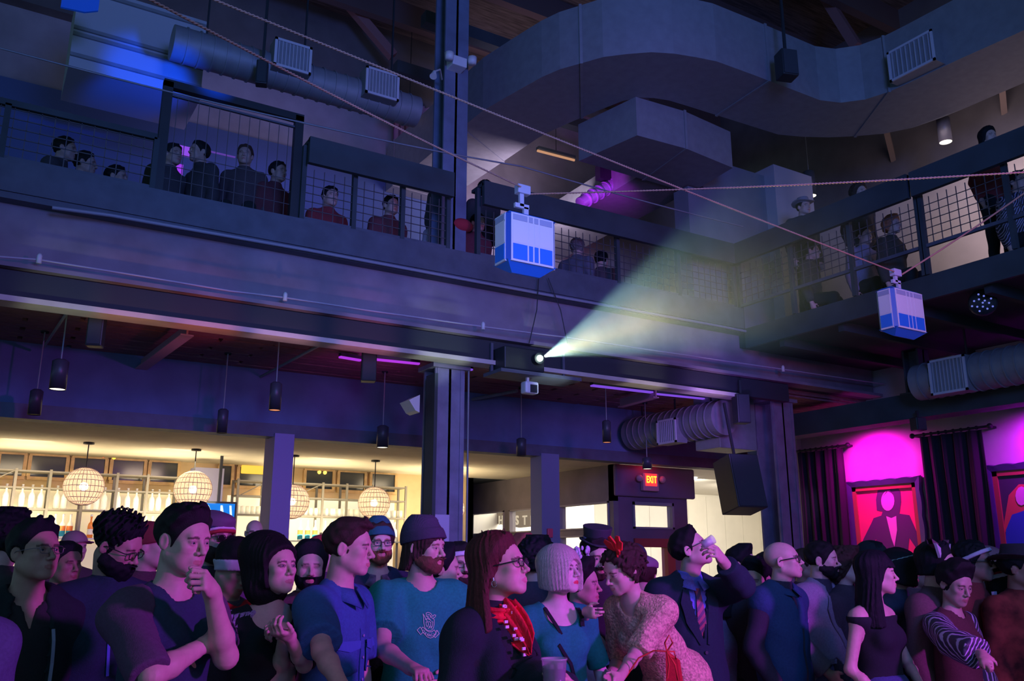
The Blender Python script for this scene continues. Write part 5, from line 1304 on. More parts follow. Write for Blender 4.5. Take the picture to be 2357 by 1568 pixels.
def person(p):
    """builds one figure: an Empty at the feet with body, hair and clothes as children"""
    floor = p.get('floor', 0.0); q = p.get('q', 1.0)
    Hw = atd(p['px'], p['py'], p['d']); p['s'] = s = (Hw[2] - floor) / 1.63 if 's' not in p else p['s']
    hs = p['hs'] = p.get('hs', 1.0 if p.get('sex') != 'f' else .95)
    tb = facing(p.get('body', 60)); th = facing(p.get('face', 60))
    J = spine_frame(p)
    HRl = rotz(th - tb) @ rotx(math.radians(p.get('pitch', 0))) @ roty(math.radians(p.get('roll', 0)))
    ho = p.get('ho')
    if ho is None: ho = (0, .045, .20)
    hl = J['neck'] + np.array(ho) * s
    if 'ho' not in p and abs(p.get('nz', 1.455) - 1.455) < 1e-6: hl[2] = 1.63 * s
    base = Hw - rotz(tb) @ hl; p['HR'] = HRl; p['HT'] = hl
    zoff = base[2]; p['dz'] = base[2] - floor
    Rb = rotz(tb); Wd = lambda l: Rb @ l + base; Lc = lambda w: Rb.T @ (w - base)
    UL, FL = .29 * s, .255 * s
    hands = []
    for sd, sg in (('L', -1), ('R', 1)):
        a = p.get('arm' + sd, {})
        S = J['S' + sd]
        if 'e' in a: E = Lc(ikpt(Wd(S), a['e'][0], a['e'][1], UL * a.get('ul', 1), a['e'][2]))
        elif 'el' in a: E = S + np.array(a['el']) / np.linalg.norm(a['el']) * UL
        else: E = S + np.array([sg * .04, -.03, -.285]) * s
        if 'w' in a: Wr = Lc(ikpt(Wd(E), a['w'][0], a['w'][1], FL * a.get('fl', 1), a['w'][2]))
        elif 'wl' in a: Wr = E + np.array(a['wl']) / np.linalg.norm(a['wl']) * FL
        else: Wr = E + np.array([sg * .0, .07, -.245]) * s
        J['E' + sd], J['W' + sd] = E, Wr
        hd = a.get('h')
        if hd is not None and len(hd) == 2:
            tip = Lc(ikpt(Wd(Wr), hd[0], hd[1], .17 * s, a.get('hs', 'n'))); d = tip - Wr
        elif hd is not None: d = np.array(hd, float)
        else: d = Wr - E
        n = a.get('n'); n = Rb.T @ np.array(n) if a.get('nw') else np.array(n if n is not None else (-sg, .2, 0), float)
        hands.append((sd, sg, Wr, d, n, a))
        J['hand' + sd] = (Wr, d)
    pts = np.array([J[k] for k in ('SL', 'SR', 'EL', 'ER', 'WL', 'WR', 'pel', 'neck')] + [hl])
    lo = pts.min(0) - .24; hi = pts.max(0) + .24; lo[2] = -zoff + floor - .0; 
    lo[2] = min(lo[2], 0) - .03; 
    hq = p.get('hq', .0042); bq = p.get('bq', .016)
    hr = .135 * hs
    fx = [(hl[0] - hr * .85, hl[0] + hr * .85, hq)]; fy = [(hl[1] - hr * .9, hl[1] + hr, hq)]; fz = [(hl[2] - hr, hl[2] + hr * .95, hq)]
    for sd, sg, Wr, d, n, a in hands:
        if a.get('fine'):
            c = Wr + d / np.linalg.norm(d) * .08; hf = a['fine'] if a['fine'] is not True else .0055
            fx.append((c[0] - .11, c[0] + .11, hf)); fy.append((c[1] - .11, c[1] + .11, hf)); fz.append((c[2] - .11, c[2] + .11, hf))
    fz.append((0 - 1, .8 * s, .03)); 
    zax = axis(lo[2], hi[2], bq, fz)
    def zaxis(base_):
        low = axis(lo[2], .78 * s, .03); up_ = axis(low[-1] + base_, hi[2], base_, [z for z in fz if z[2] < .02]); return np.concatenate([low, up_])
    g = Grid(axis(lo[0], hi[0], bq, fx), axis(lo[1], hi[1], bq, fy), zaxis(bq))
    torso(g, p, J); legs(g, p, J)
    for an in ('an-1', 'an1'):
        A = J[an]; g.cap(A + np.array([0, -.03, -.045 * s]), A + np.array([0, .13 * s, -.06 * s]), .035, .032, .02)
    for sd in 'LR': arm(g, p, J, sd)
    nr = (.047 if p.get('sex') == 'f' else .058) * hs * p.get('neckr', 1.0)
    nb = hl + HRl @ np.array([0, -.022, -.055]) * hs
    g.cap(nb, J['neck'] - J['up'] * .03 + J['fw'] * .0, nr, nr * 1.12, .03)
    HO = HeadOps(g, HRl, hl, hs)
    head_ops(HO, p, fine=hq < .0056)
    for sd, sg, Wr, d, n, a in hands:
        if a.get('hand', True): hand(g, Wr, d, n, s * (.9 if p.get('sex') == 'f' else 1.0) * a.get('sz', 1.0), a.get('curl', .45), side=a.get('sd', sg), spread=a.get('spread', .06), thumb=a.get('thumb', .5))
    V, Q = g.mesh()
    tone = np.array(p.get('skin', (.62, .42, .36))); col = np.tile(tone, (len(V), 1))
    hv = (V - hl) @ HRl / hs
    ins = (np.abs(hv[:, 0]) < .09) & (np.abs(hv[:, 2]) < .13) & (hv[:, 1] > .02)
    lipc = np.array(p.get('lips', tone * np.array([.85, .55, .58])))
    mwl = .023 + .006 * p.get('smile', 0)
    l = ins & (((hv[:, 0] / mwl) ** 2 + ((hv[:, 2] + .0675) / .0098) ** 2) < 1) & (hv[:, 1] > .084)
    col[l] = lipc
    hc = np.array(p.get('brow', p.get('hair', (.03, .02, .02))))
    bl = ins & (np.abs(np.abs(hv[:, 0]) - .031) < .019) & (np.abs(hv[:, 2] - (.0215 - .25 * (np.abs(np.abs(hv[:, 0]) - .026)))) < p.get('browt', .0042)) & (hv[:, 1] > .06)
    col[bl] = tone * .25 + hc * .75
    if p.get('liner'):
        e = ins & ((((np.abs(hv[:, 0]) - .031) / .0185) ** 2 + ((hv[:, 2] - .002) / .0085) ** 2) < 1) & (hv[:, 1] > .07); col[e] = tone * .35
    else:
        e = ins & ((((np.abs(hv[:, 0]) - .031) / .018) ** 2 + ((hv[:, 2] - .004) / .0075) ** 2) < 1) & (hv[:, 1] > .07); col[e] = tone * .62  # eye sockets darkened, shade put into the skin colour
    if p.get('stubble'):
        b = (hv[:, 2] < -.035) & (hv[:, 2] > -.14) & (hv[:, 1] > -.0) & (np.abs(hv[:, 0]) < .08) & ~l
        col[b] = col[b] * (1 - p['stubble']) + hc * p['stubble']
    par = empty('person', base + np.array([0, 0, 0]), tb, p['label'], 'person', p.get('group'))
    p['par'] = par; p['J'] = J; p['Rb'] = Rb; p['base'] = base; p['W'] = Wd; p['Lc'] = Lc
    body = obj_from(np_mesh('body', V, Q, skin_mat(tuple(tone)), col), 'body', None, par)
    # eyes
    if hq < .0056:
        for s_ in (-1, 1):
            ey = MB()
            c = np.array([s_ * .031, .0775, .0015]); n_ = 20; R_ = .0137; g_ = p.get('gaze', (0, 0))
            gd = np.array([g_[0], 1, g_[1]]); gd = gd / np.linalg.norm(gd); A = np.cross(gd, (0, 0, 1)); A /= np.linalg.norm(A); B_ = np.cross(A, gd)
            for m0, m1, key in ((0, .20, 'pupil'), (.20, .44, 'iris'), (.44, 1.5, 'eye_white')):
                pass
            vs = []; rings = (0.001, .10, .2, .3, .44, .6, .8, 1.0, 1.25, 1.5)
            for an_ in rings:
                for k_ in range(n_):
                    t = 2 * math.pi * k_ / n_; vs.append(c + R_ * (gd * math.cos(an_) + (A * math.cos(t) + B_ * math.sin(t)) * math.sin(an_)))
            ey.add(vs, [(i * n_ + k_, (i + 1) * n_ + k_, (i + 1) * n_ + (k_ + 1) % n_, i * n_ + (k_ + 1) % n_) for i in range(len(rings) - 1) for k_ in range(n_)], True)
            eo = head_mb(p, par, ey, 'eye', M('eye_white', (.50, .46, .46), rough=.3, spec=.5))
            eo.data.materials.append(M('iris', p.get('iris', (.05, .07, .10)), rough=.2)); eo.data.materials.append(M('pupil', (.005, .005, .005), rough=.1))
            mi = np.zeros(len(eo.data.polygons), np.int32); mi[:2 * n_] = 2; mi[2 * n_:4 * n_] = 1
            eo.data.polygons.foreach_set('material_index', mi)
    # clothes
    for c in p.get('wear', ()): wear(p, J, c, lo, hi, par, zaxis)
    return par

def biggest(V, Q):
    L = np.arange(len(V))
    for _ in range(400):
        m = L[Q].min(1); L2 = L.copy(); np.minimum.at(L2, Q.ravel(), np.repeat(m, 4)); L2 = L2[L2]
        if (L2 == L).all(): break
        L = L2
    k = np.bincount(L).argmax(); keep = L == k; idx = np.cumsum(keep) - 1; Q = Q[keep[Q].all(1)]
    return V[keep], idx[Q]
def wear(p, J, c, lo, hi, par, zaxis):
    kind = c['k']; s = p['s']; h = c.get('q', p.get('cq', .012)); off = c.get('off', .014); hs = p['hs']
    if kind == 'legs':
        lo = lo.copy(); hi = hi.copy(); hi[2] = J['pel'][2] + .3
        g = Grid(axis(min(lo[0], -.4), max(hi[0], .4), .022), axis(-.35, .4, .022), axis(min(0, -p.get('dz', 0)), hi[2], .025))
        legs(g, p, J, off); g.ell(J['pel'], (.168 * s * p.get('w', 1) + off, .122 * s * p.get('depth', 1) + off, .15 * s), J['R'], .04)
        if c.get('skirt'):
            g.cap(J['pel'] + np.array([0, 0, .02]), np.array([0, 0, c['skirt']]), .17 * s, c.get('sk_r', .27), .05)
            cutplane(g, (0, 0, c['skirt']), (0, 0, -1))
        wrinkle(g, .004, p.get('seed', 1)); cutplane(g, (0, 0, .07 * s - p.get('dz', 0) * (not p.get('seat'))), (0, 0, -1)); cutplane(g, (0, 0, c.get('top', 1.08) * s), (0, 0, 1))
    else:
        g = Grid(axis(lo[0], hi[0], h), axis(lo[1], hi[1], h), zaxis(h))
        tsl = c.get('sl', 2.0); rt_, fw, up = J['rt'], J['fw'], J['up']; N = J['neck']
        if kind != 'sleeves': torso(g, p, J, off)
        if c.get('coat'): g.cap(J['waist'], J['pel'] - np.array([0, 0, c['coat']]), .15 * s, .19 * s, .06)
        if kind == 'dress': pass
        if tsl > 0:
            for sd in 'LR':
                to = off + c.get('so', .004); a = min(tsl, 1.93); arm(g, p, J, sd, to + c.get('loose', 0), a)
                if c.get('bell'): 
                    E = J['E' + sd]; Wq = J['W' + sd]; g.cap(E + (Wq - E) * .1, E + (Wq - E) * .9, .045 + off, c['bell'], .03)
        if c.get('sub') is not None:
            for ff in c['sub']: ff(g, p, J)
        wrinkle(g, c.get('wr', .0035), p.get('seed', 1) + off * 100)
        # sleeve ends: flat cuts across the arm
        for sd in 'LR':
            if tsl <= 0: break
            S, E, Wq = J['S' + sd], J['E' + sd], J['W' + sd]
            a0, a1, t = (S, E, tsl) if tsl <= 1 else (E, Wq, min(tsl, 1.93) - 1)
            pt = a0 + (a1 - a0) * t; d = (a1 - a0) / np.linalg.norm(a1 - a0)
            w = g.win(np.minimum(pt, pt) - .13, pt + .13)
            if w is None: continue
            sl, x, y, z = w
            pl = (x - pt[0]) * d[0] + (y - pt[1]) * d[1] + (z - pt[2]) * d[2]
            rr = np.sqrt(np.maximum((x - pt[0]) ** 2 + (y - pt[1]) ** 2 + (z - pt[2]) ** 2 - pl ** 2, 0))
            g.D[sl] = np.where(rr < .115, np.where((pl > 0) , np.maximum(g.D[sl], pl), g.D[sl]), g.D[sl])
        nk = c.get('neck', 'crew'); nr = (.05 if p.get('sex') == 'f' else .060) * hs * p.get('neckr', 1)
        if kind != 'sleeves':
            if nk == 'crew':
                g.cap(N - up * .02 + fw * .012, N + up * .2 + fw * .05, nr + .012, nr + .02, .008, mode='s'); cutplane(g, N + up * .035 * s - fw * .02, up + fw * .25)
            elif nk == 'high':
                g.cap(N - up * .03, N + up * .055 + fw * .015, nr + .016, nr + .010, .02)
                cutplane(g, N + up * .06 * s, up + fw * .1)
            elif nk == 'scoop':
                g.ell(N + fw * .09 - up * .015, (.11 * s, .09, .075 * s), J['R'], .01, mode='s'); g.cap(N, N + up * .2 + fw * .03, .085, .12, .01, mode='s')
            elif nk == 'vee' or nk == 'lapel':
                dz = c.get('vz', .30); a = N + fw * .10; 
                for t in np.linspace(0, 1, 9):
                    q = N + up * (.03 - dz * t) + fw * (.09 + .03 * math.sin(t * 2)); g.ell(q, (c.get('vw', .075) * (1 - t) + .006, .07, .03), J['R'], .004, mode='s')
                g.cap(N - up * .01 + fw * .012, N + up * .2 + fw * .05, nr + .010, nr + .03, .008, mode='s')
            elif nk == 'off':
                cutplane(g, J['chest'] + up * c.get('cutz', .10) * s, up)
            if nk == 'open':
                for t in np.linspace(0, 1, 12):
                    q = N + up * (.03 - .62 * t) + fw * .12; g.ell(q, (c.get('vw', .06) + .01 * math.sin(t * 5), .085, .05), J['R'], .004, mode='s')
                g.cap(N - up * .01 + fw * .012, N + up * .2 + fw * .05, nr + .012, nr + .03, .008, mode='s')
            cutplane(g, (0, 0, c.get('hem', .80) * s), (0, 0, -1))
        else:
            pass
        for ff in c.get('post', ()): ff(g, p, J)
        if c.get('half'):   # keep only what lies outside the torso (sleeves of another colour)
            w_ = .105 * s
            x = g.xs[:, None, None]
            for_ = np.abs(x - N[0] * 0) - w_
            if c['half'] != 2: g.D = np.maximum(g.D, (-x * c['half']).astype(np.float32) + 0 * g.D)
            g.D = np.maximum(g.D, (-(np.abs(x) - w_ - .55 * np.clip(1.42 * s - g.zs[None, None, :], 0, .12))).astype(np.float32))
    if not (g.D < 0).any(): return None
    V, Q = g.mesh()
    if c.get('half'): V, Q = biggest(V, Q)
    ob = obj_from(np_mesh(c.get('name', kind), V, Q, c['m']), c.get('name', kind), None, par)
    if c.get('label'): ob['label'] = c['label']
    c['ob'] = ob; c['g'] = g
    return ob

def strip_on(p, J, name, mt, pts, half, off, th=.006, label=None, k=.003):
    """a strap, tie or lapel: a flat band run over given body-frame points"""
    mb = MB(); pts = [np.array(q, float) for q in pts]
    for i in range(len(pts) - 1): 
        pass
    n = len(pts); vs = []; fs = []
    for i, q in enumerate(pts):
        d = pts[min(i + 1, n - 1)] - pts[max(i - 1, 0)]; d /= np.linalg.norm(d) + 1e-9
        nr_ = off[i] if isinstance(off, list) else off; nr_ = np.array(nr_, float); l = np.cross(d, nr_); l /= np.linalg.norm(l) + 1e-9
        h_ = half[i] if isinstance(half, (list, tuple)) else half
        nn = np.cross(l, d)
        for a, b in ((-1, -1), (1, -1), (1, 1), (-1, 1)): vs.append(q + l * h_ * a + nn * th / 2 * b)
    for i in range(n - 1):
        for k_ in range(4): fs.append((i * 4 + k_, i * 4 + (k_ + 1) % 4, (i + 1) * 4 + (k_ + 1) % 4, (i + 1) * 4 + k_))
    fs += [(0, 3, 2, 1), tuple((n - 1) * 4 + k_ for k_ in range(4))]
    mb.add(vs, fs)
    o = mb.build(name, mt, p['par'])
    if label: o['label'] = label
    return o

def surf_front(c, x, z, back=False):
    """y of a garment's front surface at body-frame x, z"""
    g = c['g']; i = int(np.clip(np.searchsorted(g.xs, x), 0, len(g.xs) - 1)); k = int(np.clip(np.searchsorted(g.zs, z), 0, len(g.zs) - 1))
    col = g.D[i, :, k] < 0; idx = np.nonzero(col)[0]
    if len(idx) == 0: return None
    return float(g.ys[idx[0] if back else idx[-1]]) + (-.006 if back else .006)

def glasses(p, par, mt, style='rect', lens=None):
    mb = MB(); w, hh = (.022, .015) if style == 'rect' else ((.021, .019) if style == 'round' else (.024, .017))
    for s_ in (-1, 1):
        c = (s_ * .031, .106, .0); pts = []
        for k in range(17):
            t = 2 * math.pi * k / 16
            if style == 'round': px_, pz = w * math.cos(t), hh * math.sin(t)
            else:
                ct, st = math.cos(t), math.sin(t); e = .55
                px_, pz = w * math.copysign(abs(ct) ** e, ct), hh * math.copysign(abs(st) ** e, st)
            pts.append((c[0] + px_, c[1] - .10 * max(0, abs(c[0] + px_) - .02), c[2] + pz))
        mb.tube(pts, p.get('gr', .0023), 6, caps=False)
        mb.tube([(s_ * .053, .1025, .006), (s_ * .072, .088, .006), (s_ * .083, .0, .004), (s_ * .081, -.02, -.008)], p.get('gr', .0023) * 1.1, 6)
    mb.tube([(-.010, .107, .003), (0, .109, .006), (.010, .107, .003)], .0022, 6)
    o = head_mb(p, par, mb, 'glasses', mt)
    if lens:
        lb = MB()
        for s_ in (-1, 1):
            vs = [(s_ * .031, .105, 0)] + [(s_ * .031 + w * .95 * math.cos(2 * math.pi * k / 12), .1045, hh * .95 * math.sin(2 * math.pi * k / 12)) for k in range(12)]
            lb.add(vs, [(0, 1 + k, 1 + (k + 1) % 12) for k in range(12)])
        head_mb(p, par, lb, 'glasses_lens', lens)
    return o

# ============================================================ the crowd
def cloth(key, c, **k): return M('cloth_' + key, c, rough=.9, noise=k.pop('noise', .12), nscale=k.pop('ns', 90), bump=k.pop('bump', .25), bscale=k.pop('bs', 260), **k)
def hairm(key, c): return M('hair_' + key, c, rough=.6, spec=.25, noise=.35, nscale=60, stretch=(6, 6, 1), bump=.4, bscale=140)
H_BLK = hairm('black', (.005, .009, .012)); H_DK = hairm('dark', (.010, .010, .012)); H_BR = hairm('brown', (.050, .028, .022)); H_AUB = hairm('auburn', (.10, .030, .026))
H_BL = M('hair_blond', (.52, .43, .42), rough=.5, noise=.45, nscale=70, stretch=(8, 8, .6)); H_GR = hairm('grey', (.20, .18, .18))
NAVY = cloth('navy', (.012, .04, .07)); BLACK = cloth('black', (.008, .016, .020)); DEN = cloth('denim', (.05, .07, .13)); CHAR = cloth('charcoal', (.04, .05, .06))
def trousers(m=DEN, **k): return dict(k='legs', name='trousers', m=m, **k)
PALE = (.66, .46, .40); MID = (.50, .32, .26); TAN = (.36, .21, .16)

def hmap(c):
    g = c['g']; D = g.D; neg = D < 0; ny = len(g.ys)
    any_ = neg.any(1); last = ny - 1 - np.argmax(neg[:, ::-1, :], axis=1); last = np.clip(last, 0, ny - 2)
    ii, kk = np.meshgrid(np.arange(D.shape[0]), np.arange(D.shape[2]), indexing='ij')
    d0 = D[ii, last, kk]; d1 = D[ii, last + 1, kk]; t = np.where(any_, d0 / (d0 - d1 - 1e-9), 0)
    y = g.ys[last] + (g.ys[last + 1] - g.ys[last]) * t
    return np.where(any_, y, np.nan)
def on_front(c, x, z):
    if 'hm' not in c: c['hm'] = hmap(c)
    g = c['g']; h = c['hm']
    i = np.clip(np.searchsorted(g.xs, x) - 1, 0, len(g.xs) - 2); k = np.clip(np.searchsorted(g.zs, z) - 1, 0, len(g.zs) - 2)
    tx = (x - g.xs[i]) / (g.xs[i + 1] - g.xs[i]); tz = (z - g.zs[k]) / (g.zs[k + 1] - g.zs[k])
    v = h[i, k] * (1 - tx) * (1 - tz) + h[i + 1, k] * tx * (1 - tz) + h[i, k + 1] * (1 - tx) * tz + h[i + 1, k + 1] * tx * tz
    return float(v) if v == v else None
def front_strip(p, c, name, mt, pts, half, th=.006, lift=.004, label=None, n=3):
    """a band laid over the front of a garment through (x, z) points"""
    P = []; H = []
    for i in range(len(pts) - 1):
        for j in range(n):
            t = j / n; x = pts[i][0] + (pts[i + 1][0] - pts[i][0]) * t; z = pts[i][1] + (pts[i + 1][1] - pts[i][1]) * t
            h = half[i] + (half[i + 1] - half[i]) * t if isinstance(half, (list, tuple)) else half
            P.append((x, z)); H.append(h)
    P.append(pts[-1]); H.append(half[-1] if isinstance(half, (list, tuple)) else half)
    Q = []; last = None
    for x, z in P:
        y = on_front(c, x, z)
        if y is None: y = last if last is not None else p['J']['chest'][1] + .12
        last = y; Q.append((x, y + lift, z))
    return strip_on(p, p['J'], name, mt, Q, H, (0, 1, 0), th=th, label=label)
def front_mesh(p, c, name, mt, mb, x0, z0, lift=.003, label=None):
    """drapes a flat xz figure over a garment's front"""
    v2 = []; last = .1
    for x, d, z in mb.v:
        y = on_front(c, x0 + x, z0 + z); 
        if y is None: y = last
        last = y; v2.append((x0 + x, y + lift + d, z0 + z))
    m2 = MB(); m2.v = v2; m2.f = mb.f; m2.sm = mb.sm; o = m2.build(name, mt, p['par'])
    if label: o['label'] = label
    return o
def collar(p, c, mt, w=.035, spread=.06, drop=.07, name='collar'):
    N = p['J']['neck']; s = p['s']; fw, up = p['J']['fw'], p['J']['up']; r = .062 * p['hs'] * p.get('neckr', 1) * (.85 if p.get('sex') == 'f' else 1)
    mb = MB(); n_ = 22; vs = []
    for k in range(n_ + 1):
        a = -math.pi * 1.0 + 2 * math.pi * k / n_; a2 = math.pi / 2 + a * .93 + math.pi
        f_ = abs(a) / math.pi
        ca, sa = math.cos(a2), math.sin(a2)
        top = N + np.array([ca * (r + .010), sa * (r + .012) + .012, 0]) + up * (.040 * (1 - f_ * .9))
        bot = N + np.array([ca * (r + .030 + .02 * f_), sa * (r + .034 + .03 * f_) + .016, 0]) + up * (-.004 - (drop) * f_ ** 2)
        for q, o_ in ((top, .0), (bot, .0), (bot, .006), (top, .006)): vs.append(q + np.array([ca, sa, .3]) * o_)
    fs = [(k * 4 + a, k * 4 + (a + 1) % 4, (k + 1) * 4 + (a + 1) % 4, (k + 1) * 4 + a) for k in range(n_) for a in range(4)] + [(3, 2, 1, 0), tuple(n_ * 4 + a for a in range(4))]
    return mb.add(vs, fs, True).build(name, mt, p['par'])
def buttons(p, c, x, zs, mt, r=.006):
    for z in zs:
        y = on_front(c, x, z)
        if y is None: continue
        MB().tube([(0, 0, 0), (0, .004, 0)], r, 8).build('button', mt, p['par'], loc=(x, y + .008, z))

# ---- man far left edge
p = dict(label='person cut off by the left edge, dark hair, light jacket with dark stripes', px=-100, py=1310, d=2.75, face=70, body=60, skin=MID, seed=11, q=.5, bq=.018,
         wear=[dict(k='jacket', m=cloth('steelblue', (.10, .12, .24)), off=.03, neck='high'), trousers(BLACK)]); par = person(p)
accessory(p, 'short', par, H_BLK, name='hair')
front_strip(p, p['wear'][0], 'jacket_stripe', BLACK, [(.16, 1.34), (.12, 1.10), (.10, .92)], .018); front_strip(p, p['wear'][0], 'jacket_stripe', BLACK, [(.05, 1.34), (.03, 1.10), (.02, .92)], .014)
# ---- man with thin glasses, hoodie
p = dict(label='person in thin-rimmed glasses and open dark hooded jacket near the left edge', px=80, py=1272, d=3.6, face=64, body=42, pitch=6, skin=(.50, .30, .24), seed=2, jaw=1.05, nose=.95, gr=.0013,
         wear=[dict(k='shirt', m=cloth('blackt', (.028, .03, .035)), off=.012, neck='vee', vz=.12, vw=.05), dict(k='jacket', name='hooded_jacket', m=cloth('hood', (.010, .024, .030)), off=.030, neck='open', vw=.075, wr=.006), trousers(BLACK)]); par = person(p)
accessory(p, 'short', par, H_BLK, name='hair', th=.016, top=.014, line=.082, amp=.003); glasses(p, par, M('steel_rim', (.25, .2, .25), rough=.3, metal=.6), 'rect')
ds = M('drawstring', (.45, .45, .62), rough=.8)
for x in (-.085, .09): front_strip(p, p['wear'][1], 'drawstring', ds, [(x, 1.38), (x * 1.12, 1.25), (x * 1.05, 1.08)], .006, lift=.006)
_N = p['J']['neck']; MB().tube([_N + np.array([.10 * math.cos(a), -.02 + .10 * math.sin(a), .02 + .015 * math.sin(a)]) for a in [math.pi * (.02 + .96 * k / 14) + math.pi for k in range(15)]], .032, 10).build('hood', cloth('hood', (.010, .024, .030)), par)
# ---- bearded man looking down
p = dict(label='person with spiky black hair and full beard looking down in a navy jacket', px=270, py=1256, d=3.85, face=84, body=48, pitch=-24, roll=6, skin=(.52, .34, .28), seed=3, lean=(0, .03), gr=.0022,
         wear=[dict(k='jacket', m=cloth('navyj', (.010, .042, .066)), off=.030, neck='high', wr=.006), trousers(BLACK)]); par = person(p)
accessory(p, 'spiky', par, H_BLK, name='hair', h=.0045); accessory(p, 'beard', par, H_BLK, th=.018, long=.6); glasses(p, par, M('black_rim', (.02, .02, .02), rough=.3), 'rect')
front_strip(p, p['wear'][0], 'jacket_zip', M('zip_blue', (.05, .18, .65), rough=.5), [(.03, 1.40), (.03, 1.30), (.02, 1.18)], .006)
# ---- raglan shirt man
RAG = cloth('raglan', (.11, .065, .13)); RNV = cloth('raglan_body', (.022, .055, .10))
p = dict(label='tall person in plum and navy raglan shirt holding a fist to the mouth', px=422, py=1245, d=3.25, face=62, body=58, pitch=-7, skin=PALE, seed=4, hq=.0035, cq=.0082, w=.93, gaze=(-.10, -.02), stubble=.10,
         armL=dict(e=(520, 1512, 'n'), w=(487, 1362, 'n'), h=(452, 1302), fine=.0048, curl=1.15, n=-RT * .8 - FH * .3, nw=True, sz=.98, fl=1.02, thumb=.7), armR=dict(e=(348, 1556, 'n'), w=(482, 1478, 'f'), n=(0, -1, 0), curl=.5),
         wear=[dict(k='shirt', m=RNV, off=.016, neck='crew', sl=.7, wr=.004, label='navy shirt body'), dict(k='shirt', name='raglan_sleeve', label='plum raglan sleeve', m=RAG, off=.020, sl=1.0, neck='crew', loose=.006, wr=.006, half=1), dict(k='shirt', name='raglan_sleeve', label='plum raglan sleeve', m=RAG, off=.020, sl=1.0, neck='crew', loose=.006, wr=.006, half=-1), trousers(DEN)]); par = person(p)
accessory(p, 'short', par, H_DK, name='hair', th=.012, top=.022, line=.074, h=.0045)
# ---- beehive woman
p = dict(label='person with tall dark beehive hair and clasped hands in a black top', px=634, py=1308, d=3.8, face=54, body=36, pitch=6, sex='f', skin=PALE, seed=5, hq=.0036, s=.97, lips=(.55, .22, .24), liner=True, gaze=(.1, .05),
         armR=dict(e=(648, 1560, 'n'), w=(655, 1448, 'n'), h=(600, 1428), fine=.0048, curl=1.0, n=FH * .8 - np.array([0, 0, .8]), nw=True), armL=dict(e=(700, 1530, 'n'), w=(662, 1462, 'n'), h=(602, 1452), fine=.0048, curl=.9, n=np.array([0, 0, 1.]) + FH * .3, nw=True),
         wear=[dict(k='top', m=cloth('black_top', (.007, .016, .018)), off=.010, sl=.95, neck='scoop', loose=.01), trousers(BLACK)]); par = person(p)
accessory(p, 'beehive', par, H_DK, name='hair', back=.07, h=.0048, zlo=-.19, tall=.04)
_S = p['J']['SR']; LAV = cloth('lavender_lace', (.40, .26, .55), noise=.5, ns=120)
mb = MB(); 
for k in range(7):
    a = k * .45; mb.tube([_S + np.array([-.10 + .02 * k, .02 + .015 * math.sin(k), .065]), _S + np.array([-.06 + .024 * k, .05, .055 - .004 * k]), _S + np.array([-.03 + .022 * k, .06 + .006 * k, .02 - .01 * k])], .011, 6, rad=[.006, .013, .008])
mb.build('lace_trim', LAV, par)
# ---- blue shirt man
BSH = cloth('blue_shirt', (.035, .14, .36), bump=.35)
p = dict(label='person in blue short-sleeved button shirt looking right in profile', px=803, py=1262, d=3.95, w=.92, face=84, body=70, pitch=-3, skin=PALE, seed=6, hq=.0038, cq=.0082, gaze=(.05, -.02), nose=1.0,
         armR=dict(e=(742, 1500, 'n'), w=(792, 1592, 'n')), armL=dict(el=(.0, .05, -.27), wl=(.0, .06, -.25)),
         wear=[dict(k='shirt', m=BSH, off=.018, sl=.80, neck='vee', vz=.07, vw=.035, loose=.020, wr=.005), trousers(DEN)]); par = person(p)
accessory(p, 'short', par, H_BR, name='hair', th=.010, top=.020, line=.076, quiff=(0, .055, .105, .055, .045, .022), h=.0045)
c = p['wear'][0]; collar(p, c, BSH, drop=.075)
front_strip(p, c, 'placket', BSH, [(0, 1.36), (0, 1.2), (0, 1.0), (0, .84)], .016, th=.005, lift=.003, n=5)
buttons(p, c, 0, (1.33, 1.24, 1.15, 1.06, .97, .88), M('button_pearl', (.35, .35, .6), rough=.3))
for x in (-.085, .085):
    mb = MB(); w_ = .052
    for i in range(7):
        for j in range(7): mb.v.append((-w_ + 2 * w_ * i / 6, .0, -.055 + .11 * j / 6 - (.014 * (1 - abs(i - 3) / 3) if j == 0 else 0)))
    mb.f = [(i * 7 + j, i * 7 + j + 1, (i + 1) * 7 + j + 1, (i + 1) * 7 + j) for i in range(6) for j in range(6)]; mb.sm = [True] * 36
    o = front_mesh(p, c, 'chest_pocket', BSH, mb, x, 1.24, lift=.009)
    fl = MB(); fl.v = [(-w_ - .002 + (2 * w_ + .004) * i / 6, 0, z - (.014 * (1 - abs(i - 3) / 3) if z < 0 else 0)) for i in range(7) for z in (-.02, .012)]; fl.f = [(i * 2, i * 2 + 1, i * 2 + 3, i * 2 + 2) for i in range(6)]; fl.sm = [False] * 6
    front_mesh(p, c, 'pocket_flap', M('pocket_flap_blue', (.05, .16, .48), rough=.9), fl, x, 1.30, lift=.014)
    for oo in (o,): 
        so = oo.modifiers.new('solid', 'SOLIDIFY'); so.thickness = .003
